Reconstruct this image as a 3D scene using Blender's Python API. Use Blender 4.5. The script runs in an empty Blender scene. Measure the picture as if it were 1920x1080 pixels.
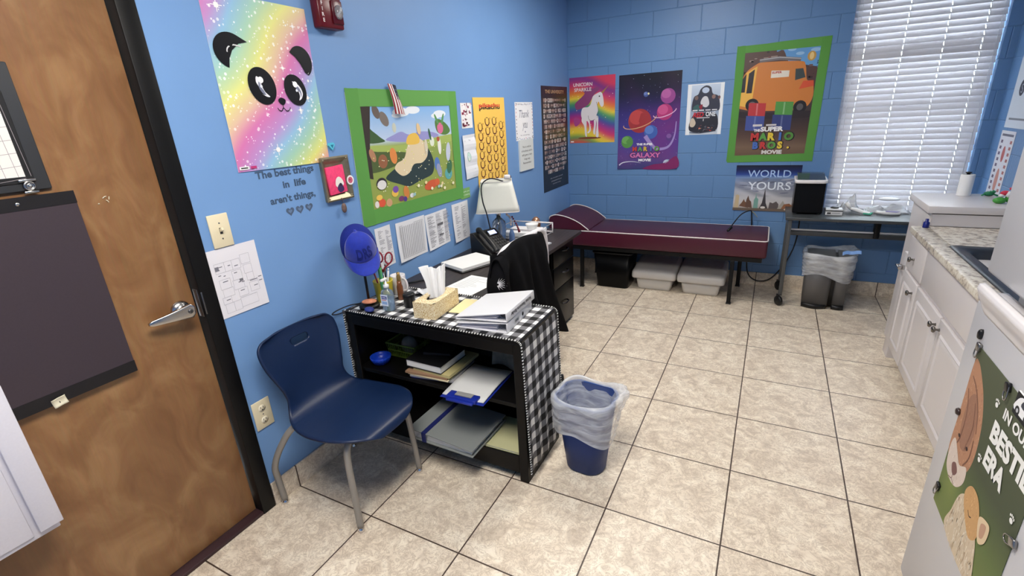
import bpy, bmesh, math, random
from math import sin, cos, pi, radians, sqrt, exp
from mathutils import Vector, Matrix
random.seed(7)
SC = bpy.context.scene
COL = SC.collection

# ---------------------------------------------------------------- camera, world, exposure
CAMPOS = (1.395, -1.608, 1.629)
_yaw, _pitch, _roll = -0.49715987, -0.34529853, -0.0585556
def cam_axes():
    cy, sy = cos(_yaw), sin(_yaw); cp, sp = cos(_pitch), sin(_pitch); cr, sr = cos(_roll), sin(_roll)
    f = Vector((cp*sy, cp*cy, sp)); rt = Vector((cy, -sy, 0)); up = rt.cross(f)
    return cr*rt + sr*up, -sr*rt + cr*up, f
_r, _u, _f = cam_axes()
cd = bpy.data.cameras.new('camera'); cam = bpy.data.objects.new('camera', cd); COL.objects.link(cam)
cd.sensor_width = 36.0; cd.lens = 905.2/1920*36.0; cd.clip_start = 0.02
_m = Matrix((_r, _u, -_f)).transposed().to_4x4(); _m.translation = Vector(CAMPOS)
cam.matrix_world = _m
SC.camera = cam
SC.view_settings.view_transform = 'Standard'
SC.view_settings.look = 'None'
SC.view_settings.gamma = 1
SC.view_settings.exposure = 0.90
W = bpy.data.worlds.new('daylight'); SC.world = W; W.use_nodes = True
bg = W.node_tree.nodes['Background']; bg.inputs[0].default_value = (0.88, 0.94, 1.0, 1); bg.inputs[1].default_value = 10.0
LAMP_STRENGTH = 15.0
LAMPS = [(0.80, -1.15, 1.15), (0.65, 1.60, 0.74)]      # ceiling troffers

# ---------------------------------------------------------------- colour + materials
def lin(c):
    def f(v):
        v = v/255.0
        return v/12.92 if v <= 0.04045 else ((v+0.055)/1.055)**2.4
    return tuple(f(v) for v in c)
def L4(c): return (*lin(c), 1.0)
MATS = {}
def new_mat(name):
    m = bpy.data.materials.new(name); m.use_nodes = True
    n = m.node_tree.nodes; return m, n, m.node_tree.links, n['Principled BSDF']
def mat(name, c, rough=0.5, metal=0.0, var=0.0, scale=20.0, bump=0.0, trans=0.0, ior=1.45, alpha=1.0, sheen=0.0, coat=0.0, emit=None, estr=0.0, stretch=(1,1,1), sub=0.0, spec=0.5):
    if name in MATS: return MATS[name]
    m, N, L, B = new_mat(name)
    B.inputs['Base Color'].default_value = L4(c)
    B.inputs['Roughness'].default_value = rough; B.inputs['Metallic'].default_value = metal
    B.inputs['Specular IOR Level'].default_value = spec; B.inputs['IOR'].default_value = ior; B.inputs['Alpha'].default_value = alpha
    B.inputs['Transmission Weight'].default_value = trans
    B.inputs['Coat Weight'].default_value = coat; B.inputs['Sheen Weight'].default_value = sheen
    if emit: B.inputs['Emission Color'].default_value = L4(emit); B.inputs['Emission Strength'].default_value = estr
    if var or bump:
        tc = N.new('ShaderNodeTexCoord'); mp = N.new('ShaderNodeMapping'); mp.inputs['Scale'].default_value = stretch
        no = N.new('ShaderNodeTexNoise'); no.inputs['Scale'].default_value = scale; no.inputs['Detail'].default_value = 5
        L.new(tc.outputs['Object'], mp.inputs[0]); L.new(mp.outputs[0], no.inputs['Vector'])
        if var:
            r = N.new('ShaderNodeValToRGB'); a = lin(c)
            r.color_ramp.elements[0].position = 0.3; r.color_ramp.elements[1].position = 0.7
            r.color_ramp.elements[0].color = (*[x*(1-var) for x in a], 1); r.color_ramp.elements[1].color = (*[min(1, x*(1+var)) for x in a], 1)
            L.new(no.outputs['Fac'], r.inputs[0]); L.new(r.outputs[0], B.inputs['Base Color'])
        if bump:
            b = N.new('ShaderNodeBump'); b.inputs['Strength'].default_value = min(1, bump); b.inputs['Distance'].default_value = 0.002
            L.new(no.outputs['Fac'], b.inputs['Height']); L.new(b.outputs[0], B.inputs['Normal'])
    MATS[name] = m; return m
def printed(name, rough, coat=0.0):
    m, N, L, B = new_mat(name)
    a = N.new('ShaderNodeAttribute'); a.attribute_name = 'ink'
    L.new(a.outputs['Color'], B.inputs['Base Color']); B.inputs['Roughness'].default_value = rough; B.inputs['Coat Weight'].default_value = coat
    MATS[name] = m; return m
PAPER = printed('printed_paper', 0.75)
GLOSSY = printed('glossy_print', 0.32)
FELT = printed('painted_craft', 0.8)

def node_math(N, L, op, a, b=None, c=None):
    n = N.new('ShaderNodeMath'); n.operation = op
    for i, v in enumerate((a, b, c)):
        if v is None: continue
        if isinstance(v, (int, float)): n.inputs[i].default_value = v
        else: L.new(v, n.inputs[i])
    return n.outputs[0]

def tile_mat(name, axes):
    """beige mottled ceramic with dark grout; axes: which object axes carry joints, e.g. 'xy'"""
    m, N, L, B = new_mat(name)
    tc = N.new('ShaderNodeTexCoord'); sp = N.new('ShaderNodeSeparateXYZ'); L.new(tc.outputs['Object'], sp.inputs[0])
    T = 0.46; g = None; cell = None
    for ax in axes:
        s = sp.outputs['xyz'.index(ax)]
        k = node_math(N, L, 'DIVIDE', node_math(N, L, 'ADD', s, 46.0), T)
        fr = node_math(N, L, 'FRACT', k)
        d = node_math(N, L, 'MINIMUM', fr, node_math(N, L, 'SUBTRACT', 1.0, fr))
        d = node_math(N, L, 'MULTIPLY', d, T)
        g = d if g is None else node_math(N, L, 'MINIMUM', g, d)
        fl = node_math(N, L, 'FLOOR', k)
        cell = fl if cell is None else node_math(N, L, 'ADD', node_math(N, L, 'MULTIPLY', cell, 7.31), fl)
    # per tile random offset of the mottling
    wn = N.new('ShaderNodeTexWhiteNoise'); wn.noise_dimensions = '1D'; L.new(cell, wn.inputs['W'])
    vm = N.new('ShaderNodeVectorMath'); vm.operation = 'MULTIPLY_ADD'
    L.new(wn.outputs['Color'], vm.inputs[0]); vm.inputs[1].default_value = (9, 9, 9); L.new(tc.outputs['Object'], vm.inputs[2])
    n1 = N.new('ShaderNodeTexNoise'); n1.inputs['Scale'].default_value = 11; n1.inputs['Detail'].default_value = 8; n1.inputs['Roughness'].default_value = 0.62; n1.inputs['Distortion'].default_value = 1.2
    L.new(vm.outputs[0], n1.inputs['Vector'])
    n2 = N.new('ShaderNodeTexNoise'); n2.inputs['Scale'].default_value = 22; n2.inputs['Detail'].default_value = 6; n2.inputs['Roughness'].default_value = 0.7; n2.inputs['Distortion'].default_value = 2.4
    L.new(vm.outputs[0], n2.inputs['Vector'])
    r1 = N.new('ShaderNodeValToRGB'); e = r1.color_ramp.elements
    e[0].position = 0.36; e[0].color = L4((206, 191, 172)); e[1].position = 0.64; e[1].color = L4((243, 232, 213))
    e2 = r1.color_ramp.elements.new(0.5); e2.color = L4((228, 214, 194))
    L.new(n1.outputs['Fac'], r1.inputs[0])
    # thin darker veins where the second noise crosses its middle
    v = node_math(N, L, 'ABSOLUTE', node_math(N, L, 'SUBTRACT', n2.outputs['Fac'], 0.47))
    vr = N.new('ShaderNodeMapRange'); vr.inputs[1].default_value = 0.0; vr.inputs[2].default_value = 0.05; vr.inputs[3].default_value = 0.62; vr.inputs[4].default_value = 0.0
    L.new(v, vr.inputs[0])
    mx = N.new('ShaderNodeMix'); mx.data_type = 'RGBA'; mx.inputs[7].default_value = L4((166, 146, 124))
    L.new(vr.outputs[0], mx.inputs[0]); L.new(r1.outputs[0], mx.inputs[6])
    gm = N.new('ShaderNodeMapRange'); gm.inputs[1].default_value = 0.0020; gm.inputs[2].default_value = 0.0038; gm.inputs[3].default_value = 1; gm.inputs[4].default_value = 0
    L.new(g, gm.inputs[0])
    m2 = N.new('ShaderNodeMix'); m2.data_type = 'RGBA'; m2.inputs[7].default_value = L4((66, 50, 42))
    L.new(gm.outputs[0], m2.inputs[0]); L.new(mx.outputs[2], m2.inputs[6]); L.new(m2.outputs[2], B.inputs['Base Color'])
    B.inputs['Roughness'].default_value = 0.42
    bp = N.new('ShaderNodeBump'); bp.invert = True; bp.inputs['Distance'].default_value = 0.0015; bp.inputs['Strength'].default_value = 0.7
    L.new(gm.outputs[0], bp.inputs['Height']); L.new(bp.outputs[0], B.inputs['Normal'])
    MATS[name] = m; return m

def block_mat():
    m, N, L, B = new_mat('blue_painted_block')
    tc = N.new('ShaderNodeTexCoord'); sp = N.new('ShaderNodeSeparateXYZ'); L.new(tc.outputs['Object'], sp.inputs[0])
    cb = N.new('ShaderNodeCombineXYZ')
    L.new(node_math(N, L, 'ADD', node_math(N, L, 'ADD', sp.outputs[0], sp.outputs[1]), 0.06), cb.inputs[0]); L.new(sp.outputs[2], cb.inputs[1])
    br = N.new('ShaderNodeTexBrick'); br.offset = 0.5
    for k, v in (('Scale', 1.0), ('Mortar Size', 0.005), ('Mortar Smooth', 0.8), ('Brick Width', 0.40), ('Row Height', 0.2)): br.inputs[k].default_value = v
    L.new(cb.outputs[0], br.inputs['Vector'])
    no = N.new('ShaderNodeTexNoise'); no.inputs['Scale'].default_value = 60; no.inputs['Detail'].default_value = 6; L.new(tc.outputs['Object'], no.inputs['Vector'])
    b1 = N.new('ShaderNodeBump'); b1.inputs['Strength'].default_value = 0.35; b1.inputs['Distance'].default_value = 0.003; L.new(no.outputs['Fac'], b1.inputs['Height'])
    b2 = N.new('ShaderNodeBump'); b2.invert = True; b2.inputs['Strength'].default_value = 1.0; b2.inputs['Distance'].default_value = 0.003
    L.new(br.outputs['Fac'], b2.inputs['Height']); L.new(b1.outputs[0], b2.inputs['Normal']); L.new(b2.outputs[0], B.inputs['Normal'])
    B.inputs['Base Color'].default_value = L4((98, 138, 186)); B.inputs['Roughness'].default_value = 0.42
    MATS['block'] = m; return m

def wood_door_mat():
    m, N, L, B = new_mat('birch_veneer')
    tc = N.new('ShaderNodeTexCoord'); mp = N.new('ShaderNodeMapping'); mp.inputs['Scale'].default_value = (1, 1.9, 1.1)
    L.new(tc.outputs['Object'], mp.inputs[0])
    n1 = N.new('ShaderNodeTexNoise'); n1.inputs['Scale'].default_value = 4.2; n1.inputs['Detail'].default_value = 6; n1.inputs['Distortion'].default_value = 1.1; n1.inputs['Roughness'].default_value = 0.5
    L.new(mp.outputs[0], n1.inputs['Vector'])
    r = N.new('ShaderNodeValToRGB'); e = r.color_ramp.elements
    e[0].position = 0.28; e[0].color = L4((124, 84, 52)); e[1].position = 0.75; e[1].color = L4((166, 127, 86))
    x = e.new(0.5); x.color = L4((141, 101, 65))
    L.new(n1.outputs['Fac'], r.inputs[0])
    mp2 = N.new('ShaderNodeMapping'); mp2.inputs['Scale'].default_value = (1, 40, 1.2); L.new(tc.outputs['Object'], mp2.inputs[0])
    n2 = N.new('ShaderNodeTexNoise'); n2.inputs['Scale'].default_value = 5; n2.inputs['Detail'].default_value = 4; L.new(mp2.outputs[0], n2.inputs['Vector'])
    mx = N.new('ShaderNodeMix'); mx.data_type = 'RGBA'; mx.blend_type = 'MULTIPLY'; mx.inputs[0].default_value = 0.22
    L.new(r.outputs[0], mx.inputs[6]); L.new(n2.outputs['Color'], mx.inputs[7])
    L.new(mx.outputs[2], B.inputs['Base Color']); B.inputs['Roughness'].default_value = 0.38
    MATS['door'] = m; return m

def dark_wood_mat():
    m, N, L, B = new_mat('dark_grey_oak_laminate')
    tc = N.new('ShaderNodeTexCoord'); mp = N.new('ShaderNodeMapping'); mp.inputs['Scale'].default_value = (30, 2.0, 30)
    L.new(tc.outputs['Object'], mp.inputs[0])
    n1 = N.new('ShaderNodeTexNoise'); n1.inputs['Scale'].default_value = 3; n1.inputs['Detail'].default_value = 6; L.new(mp.outputs[0], n1.inputs['Vector'])
    r = N.new('ShaderNodeValToRGB'); e = r.color_ramp.elements
    e[0].position = 0.3; e[0].color = L4((30, 25, 25)); e[1].position = 0.75; e[1].color = L4((66, 57, 56))
    L.new(n1.outputs['Fac'], r.inputs[0]); L.new(r.outputs[0], B.inputs['Base Color']); B.inputs['Roughness'].default_value = 0.4
    MATS['darkwood'] = m; return m

def gingham_mat():
    m, N, L, B = new_mat('buffalo_check_cloth')
    uv = N.new('ShaderNodeUVMap'); sp = N.new('ShaderNodeSeparateXYZ'); L.new(uv.outputs[0], sp.inputs[0])
    P = 0.072
    def st(o, off):
        fr = node_math(N, L, 'FRACT', node_math(N, L, 'DIVIDE', node_math(N, L, 'ADD', o, 10+off), P))
        return node_math(N, L, 'LESS_THAN', fr, 0.5)
    s = node_math(N, L, 'ADD', st(sp.outputs[0], 0), st(sp.outputs[1], 0.01))
    r = N.new('ShaderNodeValToRGB'); r.color_ramp.interpolation = 'CONSTANT'; e = r.color_ramp.elements
    e[0].position = 0; e[0].color = L4((232, 232, 230)); e[1].position = 0.75; e[1].color = L4((14, 14, 16))
    x = e.new(0.25); x.color = L4((112, 112, 116))
    L.new(node_math(N, L, 'MULTIPLY', s, 0.5), r.inputs[0]); L.new(r.outputs[0], B.inputs['Base Color']); B.inputs['Roughness'].default_value = 0.85
    MATS['gingham'] = m; return m

def granite_mat():
    m, N, L, B = new_mat('speckled_laminate')
    tc = N.new('ShaderNodeTexCoord')
    n1 = N.new('ShaderNodeTexNoise'); n1.inputs['Scale'].default_value = 28; n1.inputs['Detail'].default_value = 6; n1.inputs['Roughness'].default_value = 0.7; L.new(tc.outputs['Object'], n1.inputs['Vector'])
    r = N.new('ShaderNodeValToRGB'); e = r.color_ramp.elements
    e[0].position = 0.33; e[0].color = L4((92, 84, 80)); e[1].position = 0.62; e[1].color = L4((232, 226, 214))
    for p, c in ((0.40, (150, 138, 126)), (0.46, (196, 184, 168)), (0.52, (222, 214, 200))):
        x = e.new(p); x.color = L4(c)
    L.new(n1.outputs['Fac'], r.inputs[0]); L.new(r.outputs[0], B.inputs['Base Color']); B.inputs['Roughness'].default_value = 0.3
    MATS['granite'] = m; return m

def tissue_mat():
    m, N, L, B = new_mat('gold_patterned_card')
    tc = N.new('ShaderNodeTexCoord')
    vo = N.new('ShaderNodeTexVoronoi'); vo.inputs['Scale'].default_value = 150; vo.feature = 'DISTANCE_TO_EDGE'; L.new(tc.outputs['Object'], vo.inputs['Vector'])
    r = N.new('ShaderNodeValToRGB'); e = r.color_ramp.elements
    e[0].position = 0.06; e[0].color = L4((246, 232, 196)); e[1].position = 0.22; e[1].color = L4((198, 158, 88))
    L.new(vo.outputs['Distance'], r.inputs[0]); L.new(r.outputs[0], B.inputs['Base Color']); B.inputs['Roughness'].default_value = 0.5
    MATS['tissue_card'] = m; return m

def liner_mat(name, c, a):
    """thin translucent plastic film"""
    m, N, L, B = new_mat(name)
    out = [n for n in N if n.type == 'OUTPUT_MATERIAL'][0]
    tr = N.new('ShaderNodeBsdfTransparent'); mx = N.new('ShaderNodeMixShader'); mx.inputs[0].default_value = a
    tc = N.new('ShaderNodeTexCoord'); no = N.new('ShaderNodeTexNoise'); no.inputs['Scale'].default_value = 16; no.inputs['Detail'].default_value = 3; no.inputs['Distortion'].default_value = 0.8
    mpg = N.new('ShaderNodeMapping'); mpg.inputs['Scale'].default_value = (0.6, 0.6, 2.2); L.new(tc.outputs['Object'], mpg.inputs[0]); L.new(mpg.outputs[0], no.inputs['Vector'])
    bpn = N.new('ShaderNodeBump'); bpn.inputs['Strength'].default_value = 0.8; bpn.inputs['Distance'].default_value = 0.01; L.new(no.outputs['Fac'], bpn.inputs['Height']); L.new(bpn.outputs[0], B.inputs['Normal'])
    mr = N.new('ShaderNodeMapRange'); mr.inputs[1].default_value = 0.35; mr.inputs[2].default_value = 0.7; mr.inputs[3].default_value = a*0.72; mr.inputs[4].default_value = min(1, a*1.35)
    L.new(no.outputs['Fac'], mr.inputs[0]); L.new(mr.outputs[0], mx.inputs[0])
    B.inputs['Base Color'].default_value = L4(c); B.inputs['Roughness'].default_value = 0.25
    L.new(tr.outputs[0], mx.inputs[1]); L.new(B.outputs[0], mx.inputs[2]); L.new(mx.outputs[0], out.inputs[0])
    MATS[name] = m; return m

# ---------------------------------------------------------------- object helpers
def props(o, label=None, cat=None, group=None, kind=None):
    if label: o['label'] = label
    if cat: o['category'] = cat
    if group: o['group'] = group
    if kind: o['kind'] = kind
    return o
def thing(name, label, cat, loc=(0, 0, 0), rz=0.0, group=None):
    o = bpy.data.objects.new(name, None); COL.objects.link(o); o.empty_display_size = 0.05
    o.location = loc; o.rotation_euler = (0, 0, rz); return props(o, label, cat, group)

class MB:
    """mesh collector"""
    def __init__(s): s.v = []; s.f = []; s.sm = []; s.mi = []; s.uv = {}; s.cur = 0; s.M = None
    def add(s, vs, fs, smooth=False, uvs=None):
        n = len(s.v)
        if s.M is not None: vs = [s.M @ Vector(v) for v in vs]
        s.v += [tuple(v) for v in vs]
        for i, f in enumerate(fs):
            s.f.append(tuple(a+n for a in f)); s.sm.append(smooth); s.mi.append(s.cur)
            if uvs: s.uv[len(s.f)-1] = [uvs[a] for a in f]
        return s
    def mat(s, i): s.cur = i; return s
    def at(s, M): s.M = M; return s
    def box(s, x0, y0, z0, x1, y1, z1, b=0.0, seg=2):
        if x0 > x1: x0, x1 = x1, x0
        if y0 > y1: y0, y1 = y1, y0
        if z0 > z1: z0, z1 = z1, z0
        if b <= 0:
            v = [(x0,y0,z0),(x1,y0,z0),(x1,y1,z0),(x0,y1,z0),(x0,y0,z1),(x1,y0,z1),(x1,y1,z1),(x0,y1,z1)]
            return s.add(v, [(0,3,2,1),(4,5,6,7),(0,1,5,4),(1,2,6,5),(2,3,7,6),(3,0,4,7)])
        bm = bmesh.new(); bmesh.ops.create_cube(bm, size=1.0)
        for q in bm.verts: q.co = Vector(((x0+x1)/2+q.co.x*(x1-x0), (y0+y1)/2+q.co.y*(y1-y0), (z0+z1)/2+q.co.z*(z1-z0)))
        bmesh.ops.bevel(bm, geom=bm.edges[:], offset=min(b, 0.49*min(x1-x0, y1-y0, z1-z0)), segments=seg, affect='EDGES', profile=0.5)
        bm.verts.index_update()
        s.add([q.co[:] for q in bm.verts], [[q.index for q in f.verts] for f in bm.faces], seg > 1); bm.free(); return s
    def obox(s, c, size, R, b=0.0, seg=2):
        old = s.M; m = Matrix.Translation(c) @ R.to_4x4(); s.M = m if old is None else old @ m
        a, bb, cc = size; s.box(-a/2, -bb/2, -cc/2, a/2, bb/2, cc/2, b, seg); s.M = old; return s
    def tube(s, pts, r, n=10, closed=False, cap=True):
        pts = [Vector(p) for p in pts]; k = len(pts)
        rs = r if isinstance(r, (list, tuple)) else [r]*k
        vs = []; fs = []; prev = None
        for i, p in enumerate(pts):
            if closed: t = pts[(i+1) % k]-pts[i-1]
            else: t = pts[min(i+1, k-1)]-pts[max(i-1, 0)]
            t = t.normalized() if t.length > 1e-9 else Vector((0, 0, 1))
            if prev is None:
                a = Vector((0, 0, 1)) if abs(t.z) < 0.9 else Vector((1, 0, 0)); nrm = t.cross(a).normalized()
            else:
                nrm = prev-t*prev.dot(t); nrm = nrm.normalized() if nrm.length > 1e-6 else t.orthogonal().normalized()
            prev = nrm; bi = t.cross(nrm)
            for j in range(n):
                a = 2*pi*j/n; vs.append(p+(nrm*cos(a)+bi*sin(a))*rs[i])
        m = k if closed else k-1
        for i in range(m):
            for j in range(n):
                a = i*n+j; b = i*n+(j+1) % n; i2 = (i+1) % k
                fs.append((a, b, i2*n+(j+1) % n, i2*n+j))
        s.add(vs, fs, True)
        if cap and not closed:
            s.add(vs[:n], [tuple(range(n))[::-1]]); s.add(vs[-n:], [tuple(range(n))])
        return s
    def lathe(s, prof, c=(0, 0, 0), n=24, sx=1, sy=1, cap=True, power=2.0):
        vs = []; fs = []
        def sup(a):
            if power == 2.0: return cos(a), sin(a)
            ca, sa = cos(a), sin(a); e = 2.0/power
            return math.copysign(abs(ca)**e, ca), math.copysign(abs(sa)**e, sa)
        for (r, z) in prof:
            for j in range(n):
                x, y = sup(2*pi*j/n); vs.append((c[0]+r*x*sx, c[1]+r*y*sy, c[2]+z))
        for i in range(len(prof)-1):
            for j in range(n): fs.append((i*n+j, i*n+(j+1) % n, (i+1)*n+(j+1) % n, (i+1)*n+j))
        s.add(vs, fs, True)
        if cap:
            if prof[0][0] > 1e-6: s.add(vs[:n], [tuple(range(n))[::-1]])
            if prof[-1][0] > 1e-6: s.add(vs[-n:], [tuple(range(n))])
        return s
    def grid(s, fn, nu, nv, u0=0, u1=1, v0=0, v1=1, smooth=True, uvf=None, flip=False):
        vs = []; uvs = []
        for i in range(nu+1):
            for j in range(nv+1):
                u = u0+(u1-u0)*i/nu; v = v0+(v1-v0)*j/nv; vs.append(fn(u, v)); uvs.append(uvf(u, v) if uvf else (u, v))
        fs = []
        for i in range(nu):
            for j in range(nv):
                a = i*(nv+1)+j; q = (a, a+nv+1, a+nv+2, a+1)
                fs.append(q[::-1] if flip else q)
        return s.add(vs, fs, smooth, uvs)
    def prism(s, poly, h0, h1, plane='xy', smooth=False):
        """extrude a 2-d outline (ccw) between h0 and h1 along the plane normal"""
        def P(a, b, h): return {'xy': (a, b, h), 'xz': (a, h, b), 'yz': (h, a, b)}[plane]
        n = len(poly); vs = [P(a, b, h0) for a, b in poly]+[P(a, b, h1) for a, b in poly]
        return s.add(vs, [tuple(range(n))[::-1], tuple(range(n, 2*n))]+[(i, (i+1) % n, n+(i+1) % n, n+i) for i in range(n)], smooth)
    def sphere(s, c, r, n=16, m=10):
        rr = r if isinstance(r, (tuple, list)) else (r, r, r)
        vs = []; fs = []
        for i in range(m+1):
            t = pi*i/m
            for j in range(n): a = 2*pi*j/n; vs.append((c[0]+rr[0]*sin(t)*cos(a), c[1]+rr[1]*sin(t)*sin(a), c[2]+rr[2]*cos(t)))
        for i in range(m):
            for j in range(n): fs.append((i*n+j, (i+1)*n+j, (i+1)*n+(j+1) % n, i*n+(j+1) % n))
        return s.add(vs, fs, True)
    def build(s, name, mats, parent=None, label=None, cat=None, group=None, kind=None, solid=0.0, sub=0, off=-1, fix=True, bev=0.0):
        me = bpy.data.meshes.new(name)
        org = Vector((0, 0, 0))
        vs = s.v
        if parent is None and vs:      # origin at the base of the thing
            xs = [v[0] for v in vs]; ys = [v[1] for v in vs]; zs = [v[2] for v in vs]
            if cat or label: org = Vector(((min(xs)+max(xs))/2, (min(ys)+max(ys))/2, min(zs)))
            vs = [(v[0]-org.x, v[1]-org.y, v[2]-org.z) for v in vs]
        me.from_pydata(vs, [], s.f)
        if not isinstance(mats, (list, tuple)): mats = [mats]
        for m in mats: me.materials.append(MATS[m] if isinstance(m, str) else m)
        me.polygons.foreach_set('use_smooth', s.sm); me.polygons.foreach_set('material_index', s.mi)
        if s.uv:
            ul = me.uv_layers.new(name='UVMap')
            for pi_, uvs in s.uv.items():
                p = me.polygons[pi_]
                for k, li in enumerate(p.loop_indices): ul.data[li].uv = uvs[k]
        if fix:
            bm = bmesh.new(); bm.from_mesh(me); bmesh.ops.remove_doubles(bm, verts=bm.verts[:], dist=1e-5)
            if not solid: bmesh.ops.recalc_face_normals(bm, faces=bm.faces[:])
            bm.to_mesh(me); bm.free()
        o = bpy.data.objects.new(name, me); COL.objects.link(o); o.location = org
        if parent is not None: o.parent = parent
        if solid:
            md = o.modifiers.new('thickness', 'SOLIDIFY'); md.thickness = solid; md.offset = off
        if bev:
            md = o.modifiers.new('bevel', 'BEVEL'); md.width = bev; md.segments = 2; md.limit_method = 'ANGLE'; md.angle_limit = radians(40)
        if sub:
            md = o.modifiers.new('smooth', 'SUBSURF'); md.levels = sub; md.render_levels = sub
        return props(o, label, cat, group, kind)

def copy_tree(o, parent=None):
    c = o.copy(); COL.objects.link(c)
    if parent is not None: c.parent = parent
    for ch in [x for x in SC.objects if x.parent == o]: copy_tree(ch, c)
    return c
def smooth_path(pts, k=8, closed=False):
    """Catmull-Rom through points"""
    P = [Vector(p) for p in pts]; out = []; n = len(P)
    rng = range(n if closed else n-1)
    for i in rng:
        if closed: a, b, c, d = P[i-1], P[i], P[(i+1) % n], P[(i+2) % n]
        else: a, b, c, d = P[max(i-1, 0)], P[i], P[i+1], P[min(i+2, n-1)]
        for j in range(k):
            t = j/k
            out.append(0.5*((2*b)+(c-a)*t+(2*a-5*b+4*c-d)*t*t+(3*b-a-3*c+d)*t**3))
    if not closed: out.append(P[-1])
    return out
def rrect(w, h, r, n=5, cx=0, cy=0):
    out = []
    for sx, sy, a0 in ((1, 1, 0), (-1, 1, 90), (-1, -1, 180), (1, -1, 270)):
        for i in range(n+1):
            a = radians(a0+90*i/n); out.append((cx+sx*(w/2-r)+r*cos(a), cy+sy*(h/2-r)+r*sin(a)))
    return out
def Rz(a): return Matrix.Rotation(a, 3, 'Z')

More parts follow.
